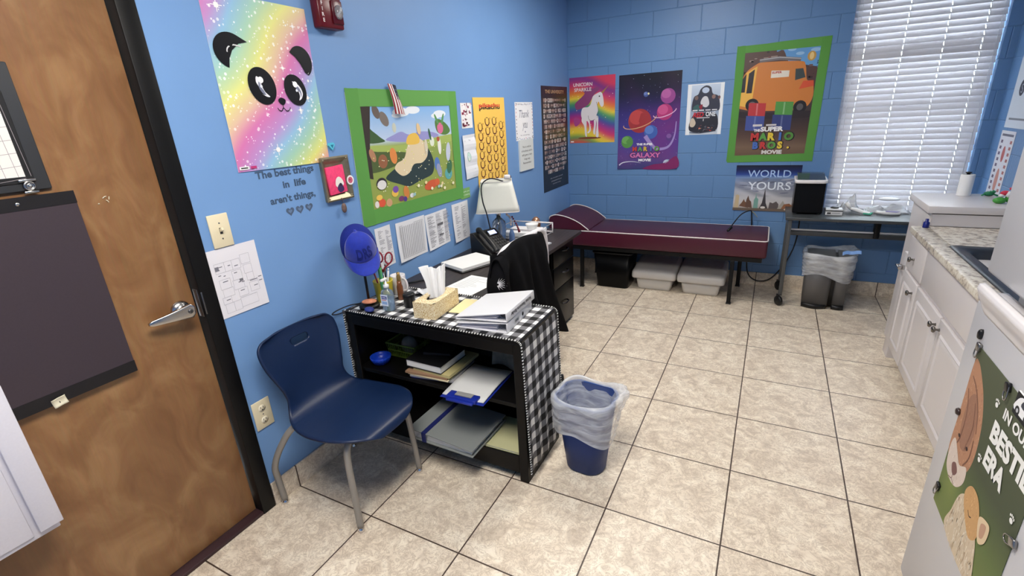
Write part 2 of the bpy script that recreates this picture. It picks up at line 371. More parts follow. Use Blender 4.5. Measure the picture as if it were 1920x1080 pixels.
# ---------------------------------------------------------------- printed matter: one mesh, ink colour per corner
_glyphs = {}
def text_mesh(txt, bold=0.0, shear=0.0):
    k = (txt, bold, shear)
    if k not in _glyphs:
        cu = bpy.data.curves.new('lettering', 'FONT'); cu.body = txt; cu.offset = bold; cu.shear = shear; cu.resolution_u = 3
        cu.fill_mode = 'FRONT'
        ob = bpy.data.objects.new('lettering', cu); me = bpy.data.meshes.new_from_object(ob)
        vs = [(v.co.x, v.co.y) for v in me.vertices]; fs = [tuple(p.vertices) for p in me.polygons]
        bpy.data.objects.remove(ob); bpy.data.curves.remove(cu); bpy.data.meshes.remove(me)
        _glyphs[k] = (vs, fs)
    return _glyphs[k]
class Art:
    """w x h metres, drawn in unit coordinates (0..1, v up); o/U/V: corner and axes; t: paper thickness"""
    def __init__(s, w, h, o, U, V, t=0.0008, warp=None, edge=(235, 235, 235), slab=True, lift=0.00005):
        s.w, s.h, s.o, s.U, s.V = w, h, Vector(o), Vector(U).normalized(), Vector(V).normalized()
        s.N = s.U.cross(s.V); s.t = t; s.warp = warp; s.vs = []; s.fs = []; s.cs = []; s.z = t; s.lift = lift
        if slab:
            n = 14 if warp else 1
            s.z = 0.0
            s._grid(n, n, lambda u, v: edge, z=0.0, flip=True)
            s._grid(n, n, lambda u, v: edge, z=t)
            ed = [(0, 0, 1, 0), (1, 0, 1, 1), (1, 1, 0, 1), (0, 1, 0, 0)]
            for a, b, c, d in ed:
                for i in range(n):
                    p = (a+(c-a)*i/n, b+(d-b)*i/n); q = (a+(c-a)*(i+1)/n, b+(d-b)*(i+1)/n)
                    s._face([(p[0], p[1], 0), (q[0], q[1], 0), (q[0], q[1], t), (p[0], p[1], t)], edge)
            s.z = t+(0.0009 if warp else 0)
    def P3(s, u, v, z): 
        w = s.warp(u, v) if s.warp else 0.0
        return s.o+s.U*(u*s.w)+s.V*(v*s.h)+s.N*(z+w)
    def _face(s, pts, col):
        n = len(s.vs); s.vs += [s.P3(*p) for p in pts]; s.fs.append(tuple(range(n, n+len(pts)))); s.cs.append([col]*len(pts))
    def up(s): s.z += s.lift; s.grp = False; return s.z
    def lay(s, same):
        if not same or not getattr(s, 'grp', False): s.z += s.lift
        s.grp = same; return s.z
    def _grid(s, nu, nv, fn, z=None, r=(0, 0, 1, 1), flip=False):
        if z is None: z = s.up()
        n = len(s.vs); C = []
        for i in range(nu+1):
            for j in range(nv+1):
                a, b = i/nu, j/nv; u = r[0]+(r[2]-r[0])*a; v = r[1]+(r[3]-r[1])*b
                s.vs.append(s.P3(u, v, z)); C.append(fn(a, b))
        for i in range(nu):
            for j in range(nv):
                a = i*(nv+1)+j; q = (a, a+nv+1, a+nv+2, a+1)
                if flip: q = q[::-1]
                s.fs.append(tuple(x+n for x in q)); s.cs.append([C[x] for x in q])
        return s
    def grad(s, fn, nu=20, nv=20, r=(0, 0, 1, 1)): return s._grid(nu, nv, fn, None, r)
    def poly(s, pts, col, same=False):
        z = s.lay(same)
        s._face([(u, v, z) for u, v in pts], col); return s
    def rect(s, u0, v0, u1, v1, col, same=False): return s.poly([(u0, v0), (u1, v0), (u1, v1), (u0, v1)], col, same)
    def ell(s, u, v, ru, rv=None, col=(0, 0, 0), rot=0, n=20, a0=0, a1=360, same=False):
        """radii in fractions of the WIDTH so circles stay round"""
        if rv is None: rv = ru
        k = s.w/s.h; pts = []
        full = (a1-a0) >= 360
        for i in range(n if full else n+1):
            a = radians(a0+(a1-a0)*i/n); x, y = ru*cos(a), rv*sin(a); c, d = cos(radians(rot)), sin(radians(rot))
            pts.append((u+x*c-y*d, v+(x*d+y*c)*k))
        return s.poly(pts, col, same)
    def blob(s, pts, col, k=5):
        P = smooth_path([(a, b, 0) for a, b in pts], k, True); return s.poly([(p.x, p.y) for p in P], col)
    def stroke(s, pts, wd, col, closed=False, smooth=0, same=False):
        """wd: width as a fraction of the sheet width"""
        if smooth: pts = [(p.x, p.y) for p in smooth_path([(a, b, 0) for a, b in pts], smooth, closed)]
        k = s.w/s.h; z = s.lay(same); n = len(pts); ws = wd if isinstance(wd, (list, tuple)) else None
        m = n if closed else n-1
        L, R = [], []
        for i in range(n):
            a = pts[i-1] if (closed or i > 0) else pts[i]; b = pts[(i+1) % n] if (closed or i < n-1) else pts[i]
            dx, dy = b[0]-a[0], (b[1]-a[1])/k; l = sqrt(dx*dx+dy*dy) or 1; nx, ny = -dy/l, dx/l
            w = (ws[0]+(ws[1]-ws[0])*i/max(1, n-1) if ws else wd)/2
            L.append((pts[i][0]+nx*w, pts[i][1]+ny*w*k)); R.append((pts[i][0]-nx*w, pts[i][1]-ny*w*k))
        for i in range(m):
            j = (i+1) % n
            s._face([(*R[i], z), (*R[j], z), (*L[j], z), (*L[i], z)], col)
        return s
    def text(s, txt, u, v, hgt, col, wid=None, bold=0.0, shear=0.0, align='c', rot=0.0, colors=None):
        """hgt: cap height as a fraction of sheet height; wid: total width as a fraction of sheet width"""
        vs, fs = text_mesh(txt, bold, shear)
        if not vs: return s
        x0 = min(a for a, b in vs); x1 = max(a for a, b in vs)
        cap = 0.7; sy = hgt*s.h/cap; sx = (wid*s.w/(x1-x0)) if wid else sy
        W = (x1-x0)*sx; z = s.up(); n = len(s.vs); c, d = cos(radians(rot)), sin(radians(rot))
        sh = {'c': -W/2, 'l': 0, 'r': -W}[align]
        for a, b in vs:
            x = (a-x0)*sx+sh; y = b*sy; X, Y = x*c-y*d, x*d+y*c
            s.vs.append(s.P3(u+X/s.w, v+Y/s.h, z))
        for f in fs:
            s.fs.append(tuple(i+n for i in f))
            if colors:
                fx = sum(vs[i][0] for i in f)/len(f); kk = colors[min(len(colors)-1, int((fx-x0)/(x1-x0)*len(colors)))]
            else: kk = col
            s.cs.append([kk]*len(f))
        return s
    def build(s, name, m=None, parent=None, **kw):
        me = bpy.data.meshes.new(name)
        org = Vector((0, 0, 0))
        if parent is None:
            org = s.o+s.U*s.w/2
        me.from_pydata([tuple(v-org) for v in s.vs], [], s.fs); me.materials.append(m or PAPER)
        at = me.color_attributes.new('ink', 'FLOAT_COLOR', 'CORNER')
        buf = []
        cache = {}
        for c in s.cs:
            for q in c:
                if q not in cache: cache[q] = L4(q)
                buf += cache[q]
        at.data.foreach_set('color', buf)
        o = bpy.data.objects.new(name, me); COL.objects.link(o); o.location = org
        if parent is not None: o.parent = parent
        return props(o, **kw)
def mixc(a, b, t): t = max(0, min(1, t)); return tuple(round(a[i]+(b[i]-a[i])*t) for i in range(3))
def rampc(stops, t):
    t = max(0, min(1, t))
    for i in range(len(stops)-1):
        if t <= stops[i+1][0]: return mixc(stops[i][1], stops[i+1][1], (t-stops[i][0])/(stops[i+1][0]-stops[i][0]))
    return stops[-1][1]
LW_U, LW_V = (0, 1, 0), (0, 0, 1)      # left wall axes
BW_U, BW_V = (1, 0, 0), (0, 0, 1)      # back wall axes
# ---------------------------------------------------------------- the room
XL, XR, YB, YF, ZC = -0.46, 2.78, 3.2, -3.0, 2.7
tile_mat('floor_tile', 'xy'); tile_mat('base_tile_x', 'x'); tile_mat('base_tile_y', 'y'); block_mat(); wood_door_mat(); dark_wood_mat(); gingham_mat(); granite_mat(); tissue_mat()
mat('blue_wall', (114, 154, 205), 0.5, var=0.02, scale=3, bump=0.15)
mat('ceiling_white', (225, 225, 222), 0.9, var=0.03, scale=80, bump=0.3)
mat('black_paint', (12, 12, 13), 0.45, spec=0.25); mat('steel', (190, 188, 186), 0.22, 1.0); mat('dark_steel', (110, 110, 112), 0.4, 1.0)
mat('white_gloss', (226, 222, 224), 0.3); mat('white_plastic', (232, 232, 232), 0.4); mat('black_plastic', (18, 18, 20), 0.4)
mat('cream_plastic', (228, 216, 184), 0.35); mat('slot_dark', (30, 26, 24), 0.6)
mat('clear_glass', (240, 248, 250), 0.02, trans=1.0, ior=1.45)
MB().box(XL-0.3, YF-0.2, -0.1, XR+0.2, YB+0.3, 0).build('floor', 'floor_tile', kind='structure')
MB().box(XL-0.3, YF-0.2, ZC, XR+0.2, YB+0.3, ZC+0.1).build('ceiling', 'ceiling_white', kind='structure')
# left wall with the door opening (door from y=-1.57 to -0.655)
DY0, DY1, DH = -1.570, -0.654, 2.13
FW = 0.06
b = MB()
b.box(XL-0.14, DY1+FW, 0, XL, YB, ZC); b.box(XL-0.14, YF, 0, XL, DY0-FW, ZC); b.box(XL-0.14, DY0-FW, DH+FW, XL, DY1+FW, ZC)
b.build('wall_left', 'blue_wall', kind='structure')
# back wall with the window opening
WX0, WX1, WZ0, WZ1 = 1.825, 2.705, 0.70, 2.42
b = MB(); b.box(XL-0.14, YB, 0, WX0, YB+0.2, ZC); b.box(WX1, YB, 0, XR+0.14, YB+0.2, ZC); b.box(WX0, YB, 0, WX1, YB+0.2, WZ0); b.box(WX0, YB, WZ1, WX1, YB+0.2, ZC)
b.build('wall_back', 'block', kind='structure')
MB().box(XR, YF, 0, XR+0.14, YB, ZC).build('wall_right', 'block', kind='structure')
MB().box(XL-0.14, YF-0.14, 0, XR+0.14, YF, ZC).build('wall_front', 'blue_wall', kind='structure')
# tiled skirting
b = MB(); b.box(XL, DY1+FW+0.002, 0, XL+0.010, YB, 0.118, 0.002, 1); b.build('baseboard_left', 'base_tile_y', kind='structure')
MB().box(XL+0.010, YB-0.011, 0, XR, YB, 0.122, 0.002, 1).build('baseboard_back', 'base_tile_x', kind='structure')
MB().box(XR-0.010, 2.35, 0, XR, YB-0.011, 0.12, 0.002, 1).build('baseboard_right', 'base_tile_y', kind='structure')
# window: sill, frame, glass
mat('sill_paint', (206, 214, 226), 0.4)
win = MB().box(WX0, YB+0.12, WZ0, WX0+0.05, YB+0.17, WZ1).box(WX1-0.05, YB+0.12, WZ0, WX1, YB+0.17, WZ1).box(WX0+0.05, YB+0.12, WZ0, WX1-0.05, YB+0.17, WZ0+0.05).box(WX0+0.05, YB+0.12, WZ1-0.05, WX1-0.05, YB+0.17, WZ1).box(WX0+0.05, YB+0.12, 1.53, WX1-0.05, YB+0.17, 1.57).build('window_1', 'white_gloss', kind='structure')
MB().box(WX0+0.05, YB+0.143, WZ0+0.05, WX1-0.05, YB+0.149, WZ1-0.05).build('glass_pane', 'clear_glass', win)
MB().box(WX0+0.001, YB-0.005, WZ0-0.03, WX1-0.001, YB+0.12, WZ0+0.004, 0.004).build('window_sill', 'sill_paint', win)
# door
XD = -0.500      # door face
dr = thing('door_1', None, None, (XD, DY1, 0)); dr['kind'] = 'structure'
def inm(par, mbld): 
    """shift a collector built in world space into its parent's frame"""
    inv = (Matrix.Translation(par.location) @ Matrix.Rotation(par.rotation_euler.z, 4, 'Z')).inverted()
    mbld.v = [tuple(inv @ Vector(v)) for v in mbld.v]; return mbld
inm(dr, MB().box(XD-0.045, DY0+0.003, 0.018, XD, DY1-0.004, DH-0.004, 0.0015, 1)).build('door_leaf', 'door', dr)
b = MB()
for y0, y1 in ((DY1-0.001, DY1+FW), (DY0-FW, DY0+0.001)): b.box(XL-0.14, y0, 0, XL+0.008, y1, DH+FW, 0.003)
b.box(XL-0.14, DY0, DH, XL+0.008, DY1, DH+FW, 0.003)
inm(dr, b).build('door_frame', 'black_paint', dr)
inm(dr, MB().box(XD-0.06, DY0, 0.0, XL+0.004, DY1, 0.016, 0.003)).build('threshold', mat('threshold_brown', (58, 36, 40), 0.5), dr)
inm(dr, MB().box(XL-0.034, DY1-0.0025, 0.965, XL-0.006, DY1+0.001, 1.075, 0.004).box(XL+0.004, DY1+0.001, 0.975, XL+0.0095, DY1+0.008, 1.065, 0.003)).build('strike_plate', 'dark_steel', dr)
# lever handle
HY, HZ = -0.712, 1.012
def frame_x(x, y, z): return Matrix.Translation((x, y, z)) @ Matrix.Rotation(pi/2, 4, 'Y')      # local z -> +x
b = MB().at(frame_x(XD, HY, HZ)); b.lathe([(0.0345, 0), (0.0345, 0.003), (0.031, 0.010), (0.022, 0.016), (0.013, 0.019), (0.013, 0.045), (0.0, 0.045)], n=32)
b.at(None)
hd = inm(dr, b).build('door_handle', 'steel', dr)
pts = [(HY+0.014, HZ), (HY-0.02, HZ-0.001), (HY-0.05, HZ+0.0), (HY-0.085, HZ-0.002), (HY-0.125, HZ-0.004)]
b = MB()
ring = []
def lev(u, v):
    # tapering lever, thick at the hub, flat at the tip, curved back towards the door
    y = HY+0.022-u*0.150; hh = 0.019*(1-u)**1.2+0.0095; x = XD+0.050-0.016*u*u
    a = v*2*pi; e = 0.45
    cx, sx = cos(a), sin(a)
    return (x+0.0085*math.copysign(abs(cx)**e, cx)*(1-0.35*u), y, HZ-0.004*u+hh*math.copysign(abs(sx)**e, sx)*min(1, sqrt(max(0.02, min(u, 1.001-u))*14)))
b.grid(lev, 26, 20)
e0 = [lev(0, j/20) for j in range(20)]; b.add(e0, [tuple(range(20))]); e1 = [lev(1, j/20) for j in range(20)]; b.add(e1, [tuple(range(20))])
inm(dr, b).build('lever', 'steel', dr)
b = MB().at(frame_x(XD+0.056, HY+0.004, HZ)); b.lathe([(0.0085, 0), (0.0085, 0.004), (0.006, 0.005), (0, 0.005)], n=20)
b.mat(1).box(-0.004, -0.001, 0.005, 0.004, 0.001, 0.0056)
b.at(None); inm(dr, b).build('key_cylinder', ['dark_steel', 'slot_dark'], dr)

# ceiling lights (out of the frame, they light the room)
for i, (x, y, k) in enumerate(LAMPS):
    t = thing('ceiling_light', 'recessed fluorescent ceiling panel %s' % ('above the door end of the room' if i == 0 else 'above the cot and window end of the room'), 'light', (x, y, ZC-0.03), group='ceiling panels')
    b = MB()
    for a0, b0, a1, b1 in ((-0.31, -0.61, -0.28, 0.61), (0.28, -0.61, 0.31, 0.61), (-0.28, -0.61, 0.28, -0.58), (-0.28, 0.58, 0.28, 0.61)): b.box(a0, b0, -0.005, a1, b1, 0.03)
    b.build('frame', 'white_gloss', t)
    MB().box(-0.28, -0.58, 0.0, 0.28, 0.58, 0.02).build('diffuser', mat('diffuser_glow_%d' % i, (255, 250, 240), 0.5, emit=(255, 249, 240), estr=LAMP_STRENGTH*k), t)
# ---------------------------------------------------------------- posters on the left wall
R = random.Random(11)
def lwall(y, z, w, h, tilt=0.0, gap=0.0008):
    """corner, axes of a sheet hanging on the left wall; tilt in degrees about its top left"""
    a = radians(tilt); U = Vector((0, cos(a), sin(a))); V = Vector((0, -sin(a), cos(a)))
    return (XL+gap, y, z), U, V
# panda poster
o, U, V = lwall(-0.385, 1.468, 0.470, 0.630)
pts = dict()
A = Art(0.462, 0.634, (XL+0.001, -0.385, 1.472), (0, 1, -0.012), (0, 0.010, 1), t=0.0006, warp=lambda u, v: 0.004*sin(pi*u)*(1-v)**2+0.0015*sin(7*v))
ST = [(0, (228, 130, 196)), (0.07, (206, 150, 214)), (0.15, (150, 200, 238)), (0.25, (176, 222, 196)), (0.36, (240, 240, 140)), (0.45, (238, 200, 170)), (0.53, (224, 120, 184)), (0.62, (196, 148, 214)), (0.70, (150, 200, 236)), (0.78, (170, 218, 190)), (0.88, (238, 238, 130)), (0.94, (242, 190, 160)), (1.0, (226, 124, 180))]
def pf(u, v):
    t = 0.55*u+0.75*(1-v)*0.62+0.04*sin(5*u+3*v)
    t = (u*0.62+(1-v)*0.78)/1.40+0.02*sin(6*v+4*u)
    return mixc(rampc(ST, t), (128, 128, 128), 0.10)
A.grad(pf, 46, 60)
for i in range(420):
    u, v = R.random(), R.random(); r = R.choice((0.003, 0.004, 0.006, 0.009)); k = mixc(pf(u, v), (255, 255, 255), R.uniform(0.5, 0.95))
    A.ell(min(0.99, max(0.01, u)), min(0.99, max(0.01, v)), r*1.3, r*1.4, k, n=8, same=i % 60 != 0)
for u, v, r in ((0.13, 0.93, 0.05), (0.86, 0.44, 0.035), (0.70, 0.235, 0.035), (0.42, 0.115, 0.05), (0.75, 0.36, 0.03), (0.64, 0.62, 0.03), (0.83, 0.88, 0.03)):
    for q in range(4): A.stroke([(u-r*cos(q*pi/4)*(1 if q % 2 == 0 else .5), v-r*sin(q*pi/4)*.72*(1 if q % 2 == 0 else .5)), (u+r*cos(q*pi/4)*(1 if q % 2 == 0 else .5), v+r*sin(q*pi/4)*.72*(1 if q % 2 == 0 else .5))], 0.006, (255, 250, 250))
    A.ell(u, v, r*0.42, col=(255, 250, 248), n=14)
K = (16, 15, 17)
def ear(pts, arc, s=1):
    A.blob(pts, K, 6); A.stroke(arc, 0.007, (225, 225, 225), smooth=5)
def arcpts(cx, cy, ru, rv, a0, a1, n=16, tilt=0.0):
    return [(cx+ru*cos(radians(a0+(a1-a0)*i/n))*cos(tilt)-ru*sin(radians(a0+(a1-a0)*i/n))*sin(tilt)*0.0, cy+rv*sin(radians(a0+(a1-a0)*i/n))) for i in range(n+1)]
A.poly(arcpts(.175, .695, .150, .100, 62, 252, 20)+[(.145,.648),(.185,.698),(.255,.738),(.335,.752)], K)
A.stroke([(.27,.722),(.20,.728),(.15,.71),(.138,.68),(.155,.645)], 0.010, (225, 225, 225), smooth=6)
A.poly([(.745,.722)]+arcpts(.855, .668, .128, .098, 125, -58, 20)+[(.885,.600),(.845,.655),(.800,.695)], K)
A.stroke([(.83,.688),(.885,.692),(.925,.655),(.93,.62),(.915,.595)], 0.010, (225, 225, 225), smooth=6)
for cx, cy, rr, sg, rot in ((0.395, 0.505, 0.132, 1, 14), (0.735, 0.487, 0.118, -1, 20)):
    A.ell(cx, cy, rr, rr*1.16, K, rot=rot, n=40)
    dx = 0.0
    A.blob([(cx-0.045, cy+0.055), (cx-0.055, cy+0.01), (cx-0.035, cy-0.035), (cx+0.02, cy-0.062), (cx+0.055, cy-0.062), (cx+0.015, cy-0.035), (cx-0.005, cy+0.0), (cx-0.01, cy+0.04)] if sg > 0 else
           [(cx-0.02, cy+0.055), (cx+0.045, cy+0.03), (cx+0.075, cy-0.015), (cx+0.055, cy-0.05), (cx+0.02, cy-0.065), (cx+0.035, cy-0.04), (cx+0.03, cy-0.01), (cx+0.0, cy+0.025)], (240, 240, 245), 5)
    A.blob([(cx-0.025, cy+0.03), (cx-0.038, cy+0.0), (cx-0.02, cy-0.035), (cx+0.02, cy-0.055), (cx+0.0, cy-0.02), (cx-0.01, cy+0.01)] if sg > 0 else
           [(cx-0.005, cy+0.03), (cx+0.035, cy+0.02), (cx+0.06, cy-0.015), (cx+0.045, cy-0.045), (cx+0.045, cy-0.015), (cx+0.02, cy+0.0)], (120, 126, 150), 5)
    A.ell(cx-0.006*sg, cy+0.036, 0.026, col=(255, 255, 255)); A.ell(cx-0.012*sg, cy-0.002, 0.012, col=(235, 240, 250))
A.blob([(0.525, 0.425), (0.56, 0.438), (0.60, 0.425), (0.59, 0.402), (0.563, 0.392), (0.535, 0.405)], K)
A.stroke([(0.563, 0.395), (0.563, 0.372)], 0.007, K); A.stroke([(0.50, 0.375), (0.515, 0.36), (0.54, 0.356), (0.563, 0.375), (0.59, 0.356), (0.62, 0.36), (0.638, 0.378)], 0.007, K, smooth=5)
A.rect(0.012, 0.012, 0.10, 0.032, (245, 245, 245)); A.rect(0.024, 0.018, 0.088, 0.026, (60, 60, 60)); A.rect(0.115, 0.014, 0.17, 0.030, (190, 60, 120))
A.build('panda_poster', GLOSSY, label='pastel rainbow galaxy poster with a black panda face', cat='poster')

# wall quote: raised vinyl letters and three hearts
DK = (62, 84, 112)
def heart(A, cx, cy, s, col):
    k = A.w/A.h
    P = [(16*sin(t)**3, 13*cos(t)-5*cos(2*t)-2*cos(3*t)-cos(4*t)) for t in [2*pi*i/26 for i in range(26)]]
    A.poly([(cx+x*s/32, cy+y*s/32*k) for x, y in P], col)
wl = thing('wall_lettering', 'dark lettering stuck on the blue wall under the panda poster, with three hearts', 'wall sticker', (XL, -0.17, 1.262))
def wl_piece(nm, fn):
    A = Art(0.32, 0.21, (XL+0.0004, -0.330, 1.262), LW_U, LW_V, slab=False); A.z = 0.0004; fn(A)
    q = A.build(nm, FELT, parent=None); q.parent = wl; q.location -= wl.location
wl_piece('text_line', lambda A: A.text('The best things', 0.50, 0.83, 0.135, DK, wid=0.92, bold=0.035))
wl_piece('text_line', lambda A: A.text('in', 0.46, 0.58, 0.135, DK, wid=0.10, bold=0.035)); wl_piece('text_line', lambda A: A.text('life', 0.69, 0.58, 0.135, DK, wid=0.19, bold=0.035))
wl_piece('text_line', lambda A: A.text("aren't things,", 0.54, 0.30, 0.135, DK, wid=0.74, bold=0.035))
for x in (0.44, 0.60, 0.76): wl_piece('heart_sticker', lambda A: (heart(A, x, 0.09, 0.13, (74, 92, 118)), heart(A, x, 0.09, 0.06, (100, 124, 158))))

# floor plan sheet taped under the light switch
A = Art(0.217, 0.275, (XL+0.0012, -0.606, 0.928), (0, 1, 0.0), (0, 0, 1), warp=lambda u, v: 0.003*(1-v)**2*u, edge=(226, 224, 230))
G = (168, 168, 176)
for r in ((.14,.66,.32,.80),(.32,.66,.46,.80),(.46,.66,.62,.80),(.64,.70,.82,.84),(.66,.55,.82,.68),(.68,.44,.82,.55),(.16,.42,.36,.56),(.18,.30,.38,.42),(.42,.50,.60,.64),(.40,.36,.60,.50),(.46,.24,.64,.36),(.70,.26,.88,.40),(.14,.20,.30,.30),(.16,.06,.32,.20),(.32,.06,.46,.20),(.46,.08,.80,.22)):
    A.stroke([(r[0], r[1]), (r[2], r[1]), (r[2], r[3]), (r[0], r[3])], 0.006, G, closed=True, same=True)
A.up()
for u, v, w in ((.2,.74,.08),(.16,.70,.06),(.17,.62,.05),(.26,.60,.04),(.38,.73,.05),(.5,.70,.07),(.22,.52,.10),(.46,.60,.06),(.50,.45,.05),(.56,.44,.06),(.50,.32,.08),(.72,.42,.16),(.78,.33,.08),(.2,.25,.08),(.9,.44,.07),(.9,.38,.07)):
    A.rect(u, v, u+w, v+0.012, (130, 130, 140), same=True)
A.rect(.14, .70, .21, .76, (120, 120, 130)); A.rect(.53, .46, .60, .50, (120, 120, 128))
A.build('floor_plan_sheet', PAPER, label='white sheet with a printed floor plan, taped beside the door frame', cat='paper')

# big square poster in green tape
PY0, PY1, PZ0, PZ1 = 0.228, 1.185, 1.112, 1.790
pw, ph = 0.862, 0.560
A = Art(PY1-PY0, PZ1-PZ0-0.03, (XL+0.0008, PY0, PZ0+0.012), (0, 1, -0.004), (0, 0.02, 1), t=0.0006)
u0, u1, v0, v1 = 0.080, 0.925, 0.10, 0.905
def W_(u): return u0+(u1-u0)*u
def H_(v): return v0+(v1-v0)*v
def sky(a, b):
    return rampc([(0, (150, 162, 78)), (0.45, (140, 160, 82)), (0.60, (150, 170, 90)), (0.66, (192, 208, 232)), (1.0, (128, 178, 232))], b)
A.grad(sky, 6, 40, (u0, v0, u1, v1))
def B_(pts, col, k=5): A.blob([(W_(a), H_(b)) for a, b in pts], col, k)
def E_(u, v, r, r2, col, rot=0, n=18): A.ell(W_(u), H_(v), r*(u1-u0), r2*(u1-u0), col, rot=rot, n=n)
for u, v, r in ((0.40, 0.93, 0.09), (0.53, 0.95, 0.08), (0.85, 0.90, 0.08), (0.80, 0.88, 0.06), (0.35, 0.90, 0.05)): E_(u, v, r, r*0.32, (232, 238, 246))
B_([(0.22, 0.66), (0.30, 0.71), (0.38, 0.735), (0.46, 0.70), (0.60, 0.72), (0.75, 0.70), (0.80, 0.65), (0.5, 0.62)], (150, 150, 206))
B_([(0.16, 0.70), (0.10, 0.76), (0.05, 0.80), (0.02, 0.66), (0.2, 0.65)], (60, 92, 52)); B_([(0.05, 0.62), (0.4, 0.60), (0.98, 0.66), (0.98, 0.58), (0.5, 0.52), (0.05, 0.5)], (164, 184, 96))
B_([(0.78, 0.82), (0.84, 0.84), (0.93, 0.78), (0.97, 0.70), (0.90, 0.66), (0.80, 0.70)], (86, 126, 62))
B_([(0.0, 0.58), (0.12, 0.56), (0.40, 0.52), (0.44, 0.46), (0.30, 0.40), (0.08, 0.36), (0.0, 0.40)], (78, 96, 52))
A.poly([(W_(0), H_(1)), (W_(0), H_(0.32)), (W_(0.05), H_(0.30)), (W_(0.055), H_(0.6)), (W_(0.105), H_(1))], (52, 44, 40))
# a plain dark mound with a cream cap, and small coloured shapes in the grass
B_([(0.17, 0.28), (0.24, 0.35), (0.34, 0.40), (0.42, 0.46), (0.50, 0.58), (0.60, 0.60), (0.68, 0.50), (0.72, 0.36), (0.69, 0.24), (0.58, 0.20), (0.50, 0.18), (0.40, 0.155), (0.30, 0.20)], (38, 58, 62))
B_([(0.38, 0.46), (0.44, 0.60), (0.54, 0.66), (0.64, 0.58), (0.65, 0.46), (0.58, 0.385), (0.48, 0.38), (0.42, 0.30), (0.34, 0.28), (0.27, 0.36), (0.30, 0.42)], (226, 208, 172))
B_([(0.42, 0.61), (0.45, 0.69), (0.53, 0.71), (0.57, 0.66), (0.56, 0.60), (0.48, 0.59)], (232, 190, 84))
cols = [(0.16, 0.46, .045, .05, (148, 96, 66), 30), (0.07, 0.53, .025, .05, (176, 128, 96), 25), (0.27, 0.50, .035, .06, (222, 138, 72), 10), (0.22, 0.87, .035, .06, (120, 110, 104), 40), (0.15, 0.94, .03, .05, (104, 92, 86), 30), (0.31, 0.78, .02, .035, (200, 204, 190), 0),
  (0.84, 0.74, .04, .045, (214, 110, 150), 0), (0.80, 0.84, .012, .05, (90, 150, 90), 30), (0.88, 0.84, .012, .05, (90, 150, 90), -25), (0.72, 0.60, .028, .04, (226, 232, 214), 0), (0.70, 0.68, .012, .05, (46, 96, 70), 12), (0.81, 0.54, .022, .07, (236, 234, 232), 0), (0.80, 0.62, .02, .02, (180, 90, 60), 0),
  (0.92, 0.46, .03, .08, (196, 204, 224), -10), (0.76, 0.34, .035, .055, (88, 126, 190), 0), (0.78, 0.26, .03, .06, (150, 156, 190), 15), (0.90, 0.20, .05, .05, (92, 168, 170), 0), (0.92, 0.28, .035, .06, (58, 110, 78), -20), (0.66, 0.115, .085, .038, (206, 92, 56), 8), (0.74, 0.13, .03, .03, (214, 100, 60), 0),
  (0.12, 0.24, .052, .045, (50, 44, 50), 0), (0.12, 0.23, .044, .034, (226, 224, 222), 0), (0.24, 0.12, .035, .03, (232, 190, 84), 0), (0.25, 0.155, .03, .026, (120, 80, 170), 0), (0.36, 0.10, .03, .05, (206, 130, 64), 10), (0.30, -0.0+0.045, .03, .02, (120, 60, 110), 0), (0.10, 0.05, .035, .03, (220, 86, 60), 0), (0.17, 0.035, .03, .03, (206, 160, 120), 0), (0.08, 0.11, .03, .02, (236, 196, 90), 0), (0.42, 0.05, .025, .018, (232, 232, 232), 0), (0.05, 0.045, .02, .025, (230, 226, 220), 0), (0.34, 0.03, .02, .02, (80, 60, 140), 0), (0.64, 0.55, .02, .06, (214, 206, 184), 0), (0.57, 0.75, .022, .045, (226, 196, 150), 10)]
for q in cols: E_(q[0], q[1], q[2], q[3]*0.9, q[4], q[5])
for i in range(70):
    u, v = R.uniform(0.06, 0.97), R.choice((R.uniform(0.05, 0.25), R.uniform(0.46, 0.60), R.uniform(0.28, 0.5)))
    E_(u, v, 0.005, 0.004, R.choice(((240, 236, 180), (246, 246, 230), (222, 220, 120))), n=7)
for i in range(9): E_(R.uniform(0.3, 0.95), R.uniform(0.03, 0.16), 0.015, 0.012, R.choice(((238, 232, 200), (232, 214, 160), (150, 190, 190))), n=12)
# the rough strips of tape
TG = (92, 156, 72)
A.build('meadow_poster', PAPER, label='square poster of a meadow under a blue sky, edged in green tape', cat='poster')
meadow = SC.objects['meadow_poster']
def tape_frame(par, o, w, h, wd, U, V, name='green_tape_edge', c=TG, jag=0.006, seed=3):
    """four overlapping strips with a slightly ragged outline"""
    rr = random.Random(seed); T = Art(w, h, o, U, V, slab=False); T.z = 0.0022; T.lift = 0.0002
    l, b, r, t = wd
    def strip(p0, p1, q0, q1, col):
        n = 7; a = [(p0[0]+(p1[0]-p0[0])*i/n+rr.uniform(-jag, jag)*.4, p0[1]+(p1[1]-p0[1])*i/n+rr.uniform(-jag, jag)*.4) for i in range(n+1)]
        d = [(q1[0]+(q0[0]-q1[0])*i/n+rr.uniform(-jag, jag)*.25, q1[1]+(q0[1]-q1[1])*i/n+rr.uniform(-jag, jag)*.25) for i in range(n+1)]
        T.poly(a+d, col)
    strip((0, 0), (1, 0), (0.0, b), (1, b), c); strip((0, 1-t), (1, 1-t), (0, 1), (1, 1), mixc(c, (255, 255, 255), .03))
    strip((0, 0.0), (l, 0.0), (0, 1), (l, 1), mixc(c, (40, 90, 40), .06)); strip((1-r, 0), (1, 0), (1-r, 1), (1, 1), c)
    q = T.build(name, PAPER, parent=None); q.parent = par; q.location = q.location-par.location
    return q
tape_frame(meadow, (XL+0.001, PY0, PZ0), PY1-PY0, PZ1-PZ0, (0.092, 0.115, 0.085, 0.125), (0, 1, -0.004), (0, 0.02, 1))

